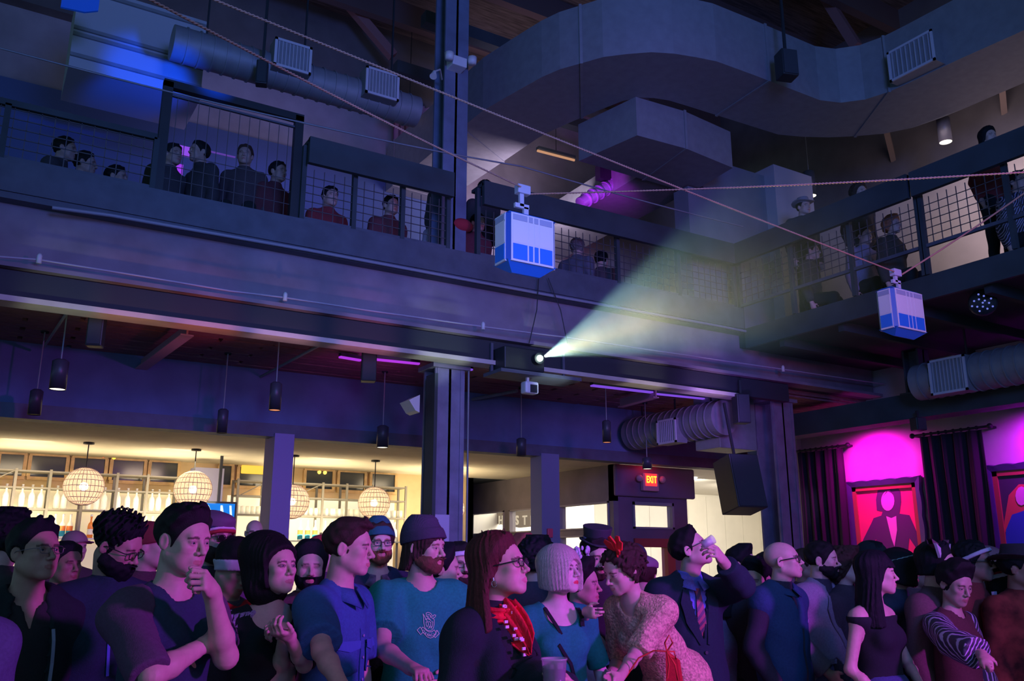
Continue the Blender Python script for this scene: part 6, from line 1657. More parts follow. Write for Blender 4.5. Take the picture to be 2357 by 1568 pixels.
# ---- beanie and glasses man behind
PLAID = cloth('plaid_purple', (.24, .12, .22), noise=.5, ns=25)
p = dict(label='person in teal beanie, dark glasses and ginger beard behind the blue shirt', px=872, py=1251, d=5.2, face=22, body=18, skin=PALE, seed=7, hq=.005, stubble=.25, hair=(.30, .10, .05),
         wear=[dict(k='shirt', m=PLAID, off=.014, neck='vee', vz=.10), dict(k='jacket', m=cloth('navycoat', (.035, .04, .09)), off=.030, neck='open', vw=.06), trousers(BLACK)]); par = person(p)
accessory(p, 'beanie', par, cloth('teal_knit', (.02, .12, .17), ns=200), line=.048, up=.02); glasses(p, par, M('black_rim', (.02, .02, .02)), 'rect'); accessory(p, 'beard', par, hairm('ginger', (.28, .09, .05)), th=.008)
accessory(p, 'short', par, H_BR, name='hair', line=.03); collar(p, p['wear'][0], PLAID)
# ---- green t-shirt man
GRN = cloth('green_tee', (.006, .34, .25))
p = dict(label='person in dark beanie and teal-green crest T-shirt', px=977, py=1262, d=4.4, face=62, body=22, pitch=-2, skin=PALE, seed=8, hq=.0038, cq=.0088, lean=(0, .0), mouth=.5, stubble=.12, hair=(.16, .07, .05), w=1.0,
         armR=dict(e=(878, 1492, 'n'), w=(948, 1540, 'n'), h=(1000, 1552), fine=.0052, curl=1.25, n=(0, -.2, -1), sz=.95), armL=dict(e=(1030, 1500, 'f'), w=(1022, 1560, 'n'), h=(1012, 1600), curl=.6),
         wear=[dict(k='t_shirt', m=GRN, off=.020, sl=.72, neck='crew', loose=.028, wr=.006), trousers(BLACK)]); par = person(p)
accessory(p, 'beanie', par, cloth('plum_knit', (.055, .045, .085), ns=200), line=.052, up=.03, h=.0045, slouch=.012)
accessory(p, 'long', par, H_BR, name='hair', low=-.11, th=.008, flare=.008, line=.02, front=.0, amp=.005, rx=-.006); accessory(p, 'beard', par, hairm('brownb', (.18, .08, .05)), th=.008)
EMB = M('emblem_ink', (.55, .85, .62), rough=.8); c = p['wear'][0]
def ribbon(mb, pts, w=.0028):
    for i in range(len(pts) - 1):
        a, b = np.array(pts[i]), np.array(pts[i + 1]); d = b - a; L = np.linalg.norm(d) + 1e-9; n_ = np.array([-d[1], d[0]]) / L * w / 2; k = max(1, int(L / .012)); e_ = d / L * w * .3
        for j in range(k):
            q0 = a + d * j / k - e_; q1 = a + d * (j + 1) / k + e_; b_ = len(mb.v)
            for q in (q0 - n_, q1 - n_, q1 + n_, q0 + n_): mb.v.append((q[0], 0, q[1]))
            mb.f.append((b_, b_ + 1, b_ + 2, b_ + 3)); mb.sm.append(False)
def E_(x, y): return (-(x - 640) / 5650.0, (500 - y) / 5650.0)
mb = MB(); EP = lambda L: ribbon(mb, [E_(*q) for q in L])
EP([(400, 560), (315, 635), (415, 755), (470, 700)]); EP([(400, 560), (440, 600)]); EP([(430, 600), (475, 560), (560, 640), (640, 690), (720, 690), (790, 640), (850, 720), (760, 800)])
EP([(430, 600), (480, 700), (600, 820), (680, 850), (760, 830), (850, 740)]); EP([(850, 660), (890, 660), (945, 745), (820, 840), (760, 790)]); EP([(830, 720), (880, 680)])
EP([(480, 220), (490, 300), (500, 460), (530, 580), (600, 650), (700, 660), (770, 590), (800, 480), (800, 380), (770, 340), (840, 300), (850, 260), (800, 250), (760, 290), (700, 210), (620, 180), (560, 200), (570, 280), (640, 330), (700, 400)])
EP([(480, 220), (510, 260), (540, 330), (590, 400)]); EP([(600, 250), (660, 240), (720, 300), (750, 350)]); EP([(560, 430), (610, 420), (630, 500), (590, 560), (560, 500), (560, 430)]); EP([(640, 420), (700, 450), (690, 520), (640, 560)]); EP([(720, 420), (760, 440), (740, 520), (700, 600)]); EP([(620, 600), (680, 560), (740, 560)]); EP([(540, 370), (600, 340), (660, 370)]); EP([(600, 290), (630, 290)]); EP([(680, 290), (700, 320)])
front_mesh(p, c, 'shirt_print', EMB, mb, -.005, 1.285 * p['s'], lift=.004)['kind'] = 'stuff'
for ch, x_, y_, a_ in (('O', 487, 668, -38), ('A', 545, 725, -28), ('K', 615, 765, -14), ('A', 655, 778, -4), ('C', 715, 775, 8), ('I', 790, 765, 30)):
    cu = bpy.data.curves.new('l', 'FONT'); cu.body = ch; cu.size = .016; cu.align_x = 'CENTER'; cu.align_y = 'CENTER'; cu.offset = .0004
    o = bpy.data.objects.new('l', cu); COL.objects.link(o); me = bpy.data.meshes.new_from_object(o.evaluated_get(bpy.context.evaluated_depsgraph_get())); bpy.data.objects.remove(o)
    l = MB(); R2 = Matrix.Rotation(math.radians(a_), 2); q = E_(x_, y_)
    l.v = [(-(R2 @ Vector((v.co.x, v.co.y)))[0] + q[0], 0, (R2 @ Vector((v.co.x, v.co.y)))[1] + q[1]) for v in me.vertices]; pass
    l.f = [tuple(f.vertices) for f in me.polygons]; l.sm = [False] * len(l.f)
    front_mesh(p, c, 'print_letter', EMB, l, -.005, 1.285 * p['s'], lift=.005)
# ---- auburn woman
p = dict(label='person with long auburn hair, glasses and red scarf over a black cardigan', px=1150, py=1306, d=3.3, face=70, body=50, pitch=11, sex='f', skin=PALE, seed=9, hq=.0035, cq=.0082, s=.985, smile=.4, w=.92, gr=.0026, lips=(.60, .25, .28), jaw=.98, depth=1.1,
         armL=dict(e=(1225, 1560, 'n'), w=(1316, 1590, 'n'), h=(1285, 1520), fine=.005, curl=[.55, .6, .65, .7], n=-FH * .55 - RT * .8, nw=True, sz=1.0, thumb=.3, spread=.10), armR=dict(el=(.10, .02, -.28), wl=(-.02, .1, -.22)),
         wear=[dict(k='dress', m=cloth('inkdress', (.012, .022, .03)), off=.021, neck='high', sl=1.7), dict(k='cardigan', m=cloth('cardigan', (.008, .024, .036)), off=.026, neck='open', vw=.055, sl=1.9, wr=.005), trousers(BLACK)]); par = person(p)
accessory(p, 'long', par, H_AUB, name='hair', low=-.235, zlo=-.26, th=.016, flare=.040, rear=.035, line=.076, front=.004, amp=.0036, h=.005, wide=.02, back=.04); glasses(p, par, M('black_rim', (.02, .02, .02), rough=.25), 'rect', lens=M('lens_clear', (.9, .9, 1), rough=.02, alpha=.06))
mb = MB()
mb.tube([(.089, .0, -.040), (.091, .0, -.052)], .003, 6).tube([(.091 + .0 * k, .010 * math.cos(k * .5), -.063 + .012 * math.sin(k * .5)) for k in range(13)], .0018, 5, caps=False); head_mb(p, par, mb, 'earring', M('silver', (.7, .7, .75), rough=.2, metal=.9))
# scarf: top-level piece worn round the neck, knotted tails with pale print
RED = cloth('red_scarf', (.75, .015, .04), bump=.5, bs=60, noise=.25, ns=14); N = p['J']['neck']
scr = empty('neck_scarf', (0, 0, 0), 0, None, None); scr.parent = par
def scarf_piece(nm, pts, hw, th=.012, m_=RED):
    n_ = len(pts); vs = []
    for i, q in enumerate(pts):
        q = np.array(q, float); d = np.array(pts[min(i + 1, n_ - 1)], float) - np.array(pts[max(i - 1, 0)], float); d /= np.linalg.norm(d)
        out = (q - np.array([N[0], N[1], q[2]])) if nm == 'scarf_loop' else CVD * 1.0; out /= np.linalg.norm(out) + 1e-9; l = np.cross(d, out); l /= np.linalg.norm(l) + 1e-9; nn = np.cross(l, d); h_ = hw[i]
        for k in range(13):
            t = k / 12 * 2 - 1; w = .007 * math.sin(t * 7 + i * .3) + .004 * math.sin(t * 13 + i * .5)
            vs.append(q + l * h_ * t + nn * (w * (1 - abs(t) * .3) + .006))
    mb = MB().add(vs, [(i * 13 + k, i * 13 + k + 1, (i + 1) * 13 + k + 1, (i + 1) * 13 + k) for i in range(n_ - 1) for k in range(12)], True)
    o = mb.build(nm, m_, scr); so = o.modifiers.new('solid', 'SOLIDIFY'); so.thickness = .004; return o
rr = .074
def ringp(a, z, r_=rr): return N + np.array([r_ * math.cos(a), r_ * math.sin(a) * 1.05 + .01, z])
scarf_piece('scarf_loop', [ringp(math.pi / 2 - .3 + a, .02 - .02 * math.cos(a), .080) for a in np.linspace(0, 2 * math.pi, 22)], [.027] * 22)
cc = p['wear'][1]
def fy(x, z):
    y = on_front(cc, x, z); y2 = on_front(p['wear'][0], x, z); v = [q for q in (y, y2) if q is not None]; return (max(v) if v else .12) + .012
tail = [(.02, 1.425), (.0, 1.38), (-.012, 1.33), (-.02, 1.28), (-.025, 1.22), (-.028, 1.16), (-.03, 1.10), (-.03, 1.05)]
tail2 = [(.05, 1.42), (.05, 1.37), (.048, 1.33), (.045, 1.28), (.045, 1.23), (.045, 1.19)]
s_ = p['s']
def surf_hit(p, cs, px, py, lift=.012):
    r = ray(px, py); r = r / (r @ FW)
    for t in np.arange(p['d'] - .7, p['d'] + .3, .004):
        q = p['Lc'](CAM + r * t)
        for c_ in cs:
            g = c_['g']; i = [int(np.argmin(np.abs(a - v))) for a, v in zip((g.xs, g.ys, g.zs), q)]
            if g.D[i[0], i[1], i[2]] < 0: return p['Lc'](CAM + r * (t - lift))
    return p['Lc'](CAM + r * (p['d'] - .12))
T1 = [surf_hit(p, (cc, p['wear'][0]), x, y, .022) for x, y in ((1146, 1378), (1157, 1398), (1168, 1420), (1180, 1442), (1192, 1462), (1203, 1480), (1213, 1496), (1220, 1508))]
T2 = [surf_hit(p, (cc, p['wear'][0]), x, y, .016) for x, y in ((1172, 1385), (1183, 1405), (1194, 1428), (1203, 1450), (1212, 1470), (1219, 1488))]
for T_ in (T1, T2):
    for k_ in range(1, len(T_) - 1): T_[k_] = (T_[k_ - 1] + T_[k_] * 2 + T_[k_ + 1]) / 4
CVD = p['Lc'](CAM) - T1[3]; CVD /= np.linalg.norm(CVD)
scarf_piece('scarf_tail', T1, [.026, .036, .044, .047, .044, .036, .026, .008]); scarf_piece('scarf_tail', T2, [.025, .034, .04, .04, .034, .012])
W_ = M('scarf_print', (.85, .75, .9), rough=.9); rn = random.Random(3)
for q, h_ in ((T1[i], .032) for i in range(1, 7)):
    for k in range(2):
        x = q[0] + rn.uniform(-h_, h_); z = q[2] + rn.uniform(-.02, .02); MB().box(-.009, -.002, -.005, .009, .002, .005).build('scarf_patch', W_, scr, loc=tuple(q + CVD * .022 + np.array([x - q[0], 0, z - q[2]])))
# ---- cup in the foreground
CP = atd(1276, 1566, 2.75)
t = empty('plastic_cup', CP - np.array([0, 0, .07]), 0, 'clear plastic cup of drink held at the bottom of the frame', 'cup')
MB().lathe([(.001, 0), (.030, 0), (.040, .13), (.042, .13), (.042, .136), (.039, .134), (.029, .004), (.001, .004)], n=24).build('cup_wall', M('cup_plastic', (.75, .75, .85), rough=.15, alpha=.35), t)
MB().lathe([(.001, .006), (.0285, .006), (.0365, .105), (.001, .105)], n=24).build('drink', M('drink', (.30, .30, .50), rough=.1, alpha=.75), t)
for k in range(4): MB().box(-.011, -.011, -.009, .011, .011, .011).build('ice_cube', M('ice', (.75, .8, .95), rough=.1, alpha=.6), t, loc=(.016 * math.cos(k * 1.7), .016 * math.sin(k * 1.7), .10 + .004 * k), bevel=.003)
# ---- bob woman, teal top
TEAL = cloth('teal_top', (.006, .26, .24))
p = dict(label='person with blond bob, red lips and teal scoop-neck top', px=1289, py=1316, d=4.4, face=52, body=24, pitch=8, sex='f', skin=(.74, .56, .56), seed=10, hq=.0038, cq=.0088, s=.975, lips=(.72, .03, .06), liner=True, w=1.08,
         armL=dict(el=(-.10, .0, -.27), wl=(.08, .16, -.18)), armR=dict(el=(.11, .02, -.26), wl=(-.06, .14, -.2)),
         wear=[dict(k='top', m=TEAL, off=.012, sl=.85, neck='scoop', loose=.008), dict(k='legs', name='skirt', m=BLACK, skirt=.5)]); par = person(p)
accessory(p, 'bob', par, H_BL, name='hair', h=.0042)
c = p['wear'][0]
strip_on(p, p['J'], 'bra_strap', BLACK, [p['J']['neck'] + np.array(q) for q in ((.095, -.01, .012), (.088, .05, -.005), (.072, .088, -.05), (.05, .105, -.09), (.035, .118, -.125))], .009, (0, 1, .4), th=.004)
strip_on(p, p['J'], 'bra_strap', BLACK, [p['J']['neck'] + np.array(q) for q in ((-.10, -.01, .008), (-.098, .05, -.01), (-.095, .09, -.05), (-.09, .105, -.09))], .011, (0, 1, .4), th=.004)
zb_ = 1.03 * p['s']
for k_, (dz, mm) in enumerate(((0, BLACK),)):
    mb = MB(); n_ = 30; vs = []
    for k in range(n_ + 1):
        a = math.pi * k / n_; 
        for z in (-.03, .03): vs.append((.16 * math.cos(a), .135 * math.sin(a) * 1.0, zb_ + z))
    mb.add(vs, [(k * 2, k * 2 + 2, k * 2 + 3, k * 2 + 1) for k in range(n_)], True); o = mb.build('belt', BLACK, par); so = o.modifiers.new('s', 'SOLIDIFY'); so.thickness = .02; so.offset = 0
mb = MB()
for r_ in (-.02, 0, .02):
    for k in range(34):
        a = math.pi * (.06 + .88 * k / 34); x, y = .170 * math.cos(a), .146 * math.sin(a)
        mb.box(x - .0025, y - .003, zb_ + r_ - .005, x + .0025, y + .004, zb_ + r_ + .005)
mb.build('belt_studs', M('silver', (.7, .7, .75), rough=.2, metal=.9), par, kind='stuff')
front_strip(p, c, 'bag_strap', BLACK, [(.06, 1.25), (-.01, 1.16), (-.04, 1.08)], .008)
# ---- smiling woman with white flowers
p = dict(label='smiling person in profile wearing a white flower in the hair', px=1338, py=1346, d=4.85, face=74, body=40, sex='f', skin=PALE, seed=12, hq=.005, s=.93, smile=1, mouth=.6,
         armR=dict(e=(1340, 1440, 'n'), w=(1352, 1408, 'n'), h=(1378, 1418), curl=.9), wear=[dict(k='top', m=cloth('white_blouse', (.5, .45, .55)), off=.014, neck='crew'), trousers(BLACK)]); par = person(p)
accessory(p, 'short', par, H_DK, name='hair', th=.02, top=.03)
mb = MB(); rn = random.Random(5)
for k in range(26):
    a, b = rn.uniform(0, 6.3), rn.uniform(-1, 1); q = (0 + .045 * math.cos(a) * (1 - abs(b) * .3), -.0 + .045 * math.sin(a), .155 + .055 * b); mb.sphere(q, rn.uniform(.014, .022), 8, 5, (1, .6, 1))
head_mb(p, par, mb, 'flower_headpiece', M('flower_white', (.62, .55, .75), rough=.9))['kind'] = 'stuff'
# ---- top hat man
COAT = cloth('blackcoat', (.03, .03, .045))
p = dict(label='bearded person in a small black top hat and dark coat', px=1373, py=1279, d=5.0, face=15, body=10, pitch=-14, skin=PALE, seed=13, hq=.005,
         wear=[dict(k='jacket', m=COAT, off=.035, neck='high', coat=.3), trousers(BLACK)]); par = person(p)
accessory(p, 'tophat', par, M('felt_hat', (.035, .035, .055), rough=.8), name='top_hat', wide=.0); accessory(p, 'hatband', par, M('hat_ribbon', (.22, .15, .40), rough=.5), name='hat_ribbon'); accessory(p, 'beard', par, H_BR, th=.007); accessory(p, 'short', par, H_DK, name='hair', line=.05)
# ---- lace dress woman leaning left
LACE = M('lace_tan', (.74, .50, .36), rough=.9, noise=.45, nscale=70, bump=1.0, bscale=90)
p = dict(label='person in tan lace dress with a red hair flower leaning to the left', px=1432, py=1312, d=4.45, face=-62, body=-48, pitch=-22, roll=-4, sex='f', skin=PALE, seed=14, hq=.004, cq=.0088, s=1.0, lean=(0, .34), nz=1.37, w=1.0, ho=(0, .075, .155),
         armL=dict(e=(1462, 1508, 'n'), w=(1425, 1560, 'n')), armR=dict(e=(1425, 1520, 'f'), w=(1400, 1560, 'n')),
         wear=[dict(k='dress', m=LACE, off=.014, sl=.92, neck='crew', loose=.012, wr=.005, bell=0), dict(k='legs', name='skirt', m=LACE, skirt=.45, sk_r=.26, top=1.15)]); par = person(p)
accessory(p, 'curlyup', par, H_BR, name='hair', h=.0045, back=.06, wide=.02)
mb = MB()
for k in range(9):
    a = k * .7; q0 = np.array([-.045, .035, .115]); d_ = np.array([.05 * math.cos(a), .02 * math.sin(a * 2), .05 * math.sin(a) + .03]); l_ = np.array([-d_[2], 0, d_[0]]) * .55
    mb.add([tuple(q0), tuple(q0 + d_ * .6 + l_ * .7), tuple(q0 + d_ * 1.15 + l_ * .2), tuple(q0 + d_ * 1.1 - l_ * .3), tuple(q0 + d_ * .6 - l_ * .6)], [(0, 1, 2, 3, 4)])
o = head_mb(p, par, mb, 'hair_flower', M('flower_red', (.85, .03, .03), rough=.8)); so = o.modifiers.new('s', 'SOLIDIFY'); so.thickness = .008
pl_ = p['J']['pel']; RB = M('red_cord', (.75, .06, .04), rough=.7)
def wl(px, py, dd): return p['Lc'](atd(px, py, dd))
for pts in ([(1535, 1500), (1548, 1480), (1540, 1462), (1530, 1480), (1535, 1500)], [(1535, 1500), (1552, 1500), (1556, 1518), (1545, 1512), (1535, 1500)], [(1535, 1500), (1540, 1530), (1536, 1562)], [(1535, 1500), (1554, 1530), (1560, 1566)]):
    MB().tube([wl(x, y, 3.98) for x, y in pts], .004, 6).build('ribbon_bow', RB, par)
MB().tube([wl(x, y, 4.02) for x, y in ((1440, 1560), (1470, 1515), (1505, 1498), (1535, 1500))], .004, 6).build('apron_string', RB, par)
a_ = [wl(x, y, 4.22) for x, y in ((1538, 1500), (1565, 1520), (1580, 1620), (1540, 1640))]; b_ = [q + np.array([.0, .02, 0]) for q in a_]
MB().add([tuple(q) for q in a_ + b_], [(0, 1, 2, 3), (7, 6, 5, 4), (0, 4, 5, 1), (1, 5, 6, 2), (2, 6, 7, 3), (3, 7, 4, 0)]).build('apron', cloth('apron_red', (.55, .02, .03)), par)
# ---- suited man drinking
SUIT = cloth('navy_suit', (.009, .032, .050)); SHB = cloth('shirt_blue', (.18, .22, .80)); 
p = dict(label='person in navy suit and striped tie drinking from a glass', px=1590, py=1266, d=5.3, face=68, body=16, pitch=24, skin=PALE, seed=15, hq=.0042, cq=.0088, w=1.05, gr=.0022,
         armL=dict(e=(1708, 1348, 'n'), w=(1662, 1290, 'n'), h=(1632, 1248), fine=.0055, curl=.75, n=-RT * .9 + FH * .3, nw=True), armR=dict(el=(.10, .0, -.27), wl=(.0, .03, -.25)),
         wear=[dict(k='shirt', m=SHB, off=.012, neck='high', sl=1.93, so=.002), dict(k='suit_jacket', m=SUIT, off=.028, neck='lapel', vz=.33, vw=.085, sl=1.80, wr=.005, coat=.05), trousers(cloth('grey_trs', (.16, .16, .26)))]); par = person(p)
accessory(p, 'short', par, H_DK, name='hair', th=.012, top=.018, h=.005); glasses(p, par, M('black_rim', (.02, .02, .02)), 'rect')
collar(p, p['wear'][0], SHB, drop=.05); s_ = p['s']
tm = bpy.data.materials.new('striped_tie'); tm.use_nodes = True; nt = tm.node_tree; wv_ = nt.nodes.new('ShaderNodeTexWave'); wv_.inputs['Scale'].default_value = 14; wv_.bands_direction = 'DIAGONAL'; tcx = nt.nodes.new('ShaderNodeTexCoord'); cr = nt.nodes.new('ShaderNodeValToRGB')
nt.links.new(tcx.outputs['Object'], wv_.inputs['Vector']); nt.links.new(wv_.outputs['Fac'], cr.inputs[0]); nt.links.new(cr.outputs[0], nt.nodes['Principled BSDF'].inputs['Base Color']); cr.color_ramp.elements[0].color = (.06, .04, .09, 1); cr.color_ramp.elements[1].color = (.32, .07, .10, 1); cr.color_ramp.elements[0].position = .45; cr.color_ramp.elements[1].position = .55
front_strip(p, p['wear'][0], 'tie', tm, [(0, 1.415 * s_), (0, 1.385 * s_), (.0, 1.30 * s_), (0, 1.18 * s_), (0, 1.08 * s_)], [.020, .016, .024, .032, .030], th=.012, lift=.010, n=4)
for sg in (-1, 1):
    front_strip(p, p['wear'][1], 'lapel', SUIT, [(sg * .075, 1.41 * s_), (sg * .088, 1.34 * s_), (sg * .068, 1.24 * s_), (sg * .022, 1.12 * s_)], [.018, .034, .030, .008], th=.007, lift=.006, n=4)
buttons(p, p['wear'][1], .0, (1.08 * s_, .98 * s_), M('button_dark', (.05, .05, .08), rough=.3), .010)
GP = atd(1630, 1248, 4.72)
t = empty('tumbler', GP, 0, 'small clear glass raised to the mouth of the suited person', 'glass'); t.rotation_euler = (0, math.radians(62), -HEAD * .6)
MB().lathe([(.001, -.034), (.020, -.034), (.026, .034), (.023, .034), (.018, -.028), (.001, -.028)], n=18).build('glass_wall', M('glass_clear', (.8, .8, .95), rough=.08, alpha=.45), t)
# ---- bald man in vest
VEST = cloth('vest_blue', (.018, .070, .16), bump=.6, bs=30)
p = dict(label='bald person in thick black glasses and quilted blue vest', px=1803, py=1292, d=5.6, face=64, body=40, pitch=10, skin=PALE, seed=16, hq=.0042, cq=.0088, gr=.0034, ears=True, stubble=.05,
         armR=dict(el=(.10, -.02, -.26), wl=(-.03, .14, -.2)), wear=[dict(k='shirt', m=cloth('blackshirt2', (.03, .03, .05)), off=.014, neck='high'), dict(k='vest', m=VEST, off=.036, sl=0, neck='vee', vz=.16, vw=.05), trousers(DEN)]); par = person(p)
glasses(p, par, M('black_rim', (.02, .02, .02)), 'rect', lens=M('lens_clear', (.9, .9, 1), alpha=.06))
collar(p, p['wear'][1], VEST, drop=.04); c = p['wear'][1]
front_strip(p, c, 'vest_zip', CHAR, [(0, 1.24), (0, 1.05), (0, .88)], .006)
mb = MB(); ribbon(mb, [(-.022, -.008), (.024, -.008)], .003); ribbon(mb, [(-.016, -.004), (-.004, .010), (.006, .0), (.014, .006), (.02, -.004)], .003)
front_mesh(p, c, 'chest_logo', M('logo_pale', (.55, .6, .85), rough=.8), mb, -.10, 1.27 * p['s'], lift=.005)['kind'] = 'stuff'
# ---- man in blazer
BLZ = cloth('blazer', (.33, .28, .40))
p = dict(label='person with receding dark hair and short beard in a pale lilac-grey blazer', px=1893, py=1290, d=6.0, face=58, body=42, pitch=0, skin=PALE, seed=17, hq=.0045, cq=.0088, w=1.08, belly=1.1, stubble=.3, depth=1.12,
         armR=dict(el=(.09, -.03, -.27), wl=(-.10, .16, -.18)), wear=[dict(k='shirt', m=cloth('darkshirt', (.06, .045, .08)), off=.014, neck='high'), dict(k='blazer', m=BLZ, off=.032, neck='open', vw=.055, wr=.005, coat=.12), trousers(cloth('jeans2', (.14, .15, .32)))]); par = person(p)
accessory(p, 'short', par, H_DK, name='hair', th=.009, top=.006, line=.060); accessory(p, 'beard', par, H_DK, th=.006)
for sg in (-1, 1): front_strip(p, p['wear'][1], 'lapel', BLZ, [(sg * .075, 1.40 * p['s']), (sg * .10, 1.32 * p['s']), (sg * .08, 1.20 * p['s']), (sg * .06, 1.08 * p['s'])], [.018, .032, .026, .006], th=.007, lift=.006, n=4)
front_strip(p, p['wear'][1], 'pocket_flap', BLZ, [(.10, 1.0 * p['s']), (.17, 1.0 * p['s'])], .016, th=.008, lift=.006)
# ---- woman with long black hair
p = dict(label='person with very long black hair and bare shoulder in profile', px=2018, py=1322, d=5.0, face=80, body=38, pitch=2, sex='f', skin=PALE, seed=18, hq=.0042, s=.965, wear=[dict(k='dress', m=BLACK, off=.012, sl=0, neck='off', cutz=.12), dict(k='legs', name='skirt', m=cloth('blueskirt', (.05, .08, .22)), skirt=.5)],
         armR=dict(el=(.08, -.03, -.28), wl=(-.06, .18, -.16)), armL=dict(el=(-.1, .05, -.26), wl=(.15, .15, -.1))); par = person(p)
accessory(p, 'long', par, H_BLK, name='hair', low=-.30, zlo=-.33, th=.013, flare=.050, line=.080, front=.028, h=.006, wide=.05, back=.07, bangs=.035, amp=.004)
# ---- woman with striped sleeve
STR = bpy.data.materials.new('striped_sheer'); STR.use_nodes = True; nt = STR.node_tree; wv_ = nt.nodes.new('ShaderNodeTexWave'); wv_.inputs['Scale'].default_value = 16; wv_.inputs['Distortion'].default_value = 6; wv_.inputs['Detail Scale'].default_value = .6; wv_.bands_direction = 'X'; tcx = nt.nodes.new('ShaderNodeTexCoord'); mp_ = nt.nodes.new('ShaderNodeMapping'); mp_.inputs['Rotation'].default_value = (0, .5, 0); cr = nt.nodes.new('ShaderNodeValToRGB')
nt.links.new(tcx.outputs['Object'], mp_.inputs[0]); nt.links.new(mp_.outputs[0], wv_.inputs['Vector']); nt.links.new(wv_.outputs['Fac'], cr.inputs[0]); nt.links.new(cr.outputs[0], nt.nodes['Principled BSDF'].inputs['Base Color']); cr.color_ramp.elements[0].color = (.035, .04, .07, 1); cr.color_ramp.elements[1].color = (.55, .48, .75, 1); cr.color_ramp.elements[0].position = .72; cr.color_ramp.elements[1].position = .85
p = dict(label='person with short hair looking down in dark blouse with white-striped sheer sleeves', px=2198, py=1345, d=5.1, face=16, body=34, pitch=-18, sex='f', skin=(.55, .36, .32), seed=19, hq=.0045, s=.94,
         armR=dict(e=(2190, 1480, 'n'), w=(2262, 1508, 'n'), h=(2275, 1540), curl=1.1, n=(0, 0, -1), sz=1.1), armL=dict(el=(-.10, .0, -.26), wl=(.1, .1, -.2)),
         wear=[dict(k='top', m=cloth('brown_top', (.10, .035, .04)), off=.014, sl=0, neck='crew'), dict(k='sleeves', name='sheer_sleeves', label='sheer striped sleeves', m=STR, off=.022, sl=1.85, bell=.085, loose=.015, wr=.006), dict(k='legs', name='skirt', m=cloth('rust', (.16, .03, .03)), skirt=.5)]); par = person(p)
accessory(p, 'short', par, H_DK, name='hair', th=.020, top=.03, line=.070)

# ---- background figures
def bg(label, px, py, d, face, body, hair, top, acc=(), **k):
    p = dict(label=label, px=px, py=py, d=d, face=face, body=body, hq=.0075, bq=.024, cq=.020, hh=.008, wear=[dict(k='jacket', m=top, off=.024, neck='high', wr=.005), trousers(BLACK)], **k)
    par = person(p)
    if hair: accessory(p, hair[0], par, hair[1], name='hair', **(hair[2] if len(hair) > 2 else {}))
    for a in acc:
        if a[0] == 'glasses': glasses(p, par, M('black_rim', (.02, .02, .02)), 'rect')
        elif a[0] == 'shades': glasses(p, par, M('black_rim', (.02, .02, .02)), 'rect', lens=M('shade_lens', (.01, .01, .01), rough=.2))
        else: accessory(p, a[0], par, a[1], **(a[2] if len(a) > 2 else {}))
    return p
CR = lambda *c: cloth('c%d' % int(sum(v * w for v, w in zip(c, (1e3, 1e5, 1e7)))), c)
WHB = M('white_band', (.70, .62, .80), rough=.8); RDK = M('red_knit', (.45, .03, .05), rough=.9)
bg('person with curly black hair seen behind the man in thin glasses', 22, 1240, 4.3, 140, 140, ('curly', H_BLK, dict(th=.03)), CR(.05, .05, .06))
bg('dim person with dark hair standing between the glasses and the spiky hair', 150, 1300, 5.2, 60, 50, ('short', H_BLK), CR(.06, .03, .04), skin=TAN)
bg('distant person in a pinkish cap above the spiky-haired shoulder', 172, 1262, 7.2, 60, 50, None, CR(.07, .05, .06), (('cap', M('cap_pink', (.40, .22, .25))),))
bg('person in dark red beanie behind the raglan shirt shoulder', 350, 1262, 5.0, 90, 80, None, CR(.08, .05, .06), (('beanie', M('beanie_red', (.22, .03, .04), rough=.9)),))
bg('bearded person in flat cap with blue, white and red striped band', 488, 1240, 4.4, 60, 50, ('short', H_BR, dict(line=.03)), CR(.10, .08, .14), (('flatcap', M('flat_cap', (.16, .10, .18), rough=.9)), ('band', M('band_navy', (.02, .03, .10)), dict(z=.060, wd=.009, th=.024, name='hat_band')), ('band', WHB, dict(z=.045, wd=.007, th=.023, name='hat_band')), ('band', RDK, dict(z=.030, wd=.008, th=.022, name='hat_band')), ('beard', H_BR, dict(th=.014)), ('shades',)))
p = bg('person bowing with a wide white headband and bright red scarf', 540, 1305, 4.2, 60, 50, ('short', H_DK), CR(.12, .09, .15), (('band', WHB, dict(z=.050, wd=.026, th=.022, n=(0, -.5, 1), name='headband')),), pitch=-28, lean=(0, .12), nz=1.38)
N = p['J']['neck']; o = MB().tube([N + np.array([.085 * math.cos(a), .08 * math.sin(a) + .02, .015 * math.sin(3 * a)]) for a in np.linspace(0, 6.28, 18)], .032, 10).build('scarf', RED, p['par'])
bg('distant bald person in glasses before the narrow rack', 585, 1228, 8.2, 20, 20, None, CR(.08, .05, .06), (('glasses',), ('beard', H_DK, dict(th=.006))))
bg('person with dark swept hair and moustache behind the beehive hair', 712, 1308, 4.7, 18, 20, ('long', H_BLK, dict(low=-.06, th=.02, flare=.0, front=.01)), CR(.16, .08, .11), (('beard', H_BLK, dict(th=.008)),), skin=PALE)
bg('distant person in dusky red beanie left of the blue shirt', 745, 1277, 6.8, 120, 100, None, CR(.10, .06, .12), (('beanie', RDK),))
bg('distant person in dark blue behind the moustached person', 762, 1300, 7.6, 60, 60, ('short', H_DK), CR(.10, .10, .30))
p = bg('person with black hair and dusty pink coat behind the green T-shirt', 1015, 1312, 4.9, 100, 40, ('short', H_BLK, dict(th=.02, top=.02)), CR(.50, .26, .28))
bg('smiling bearded person in glasses and white sports headband', 1060, 1300, 5.3, 20, 15, ('short', H_DK), CR(.10, .10, .20), (('band', WHB, dict(z=.062, wd=.015, th=.022, name='headband')), ('glasses',), ('beard', H_BR, dict(th=.014, long=.7))), smile=.8)
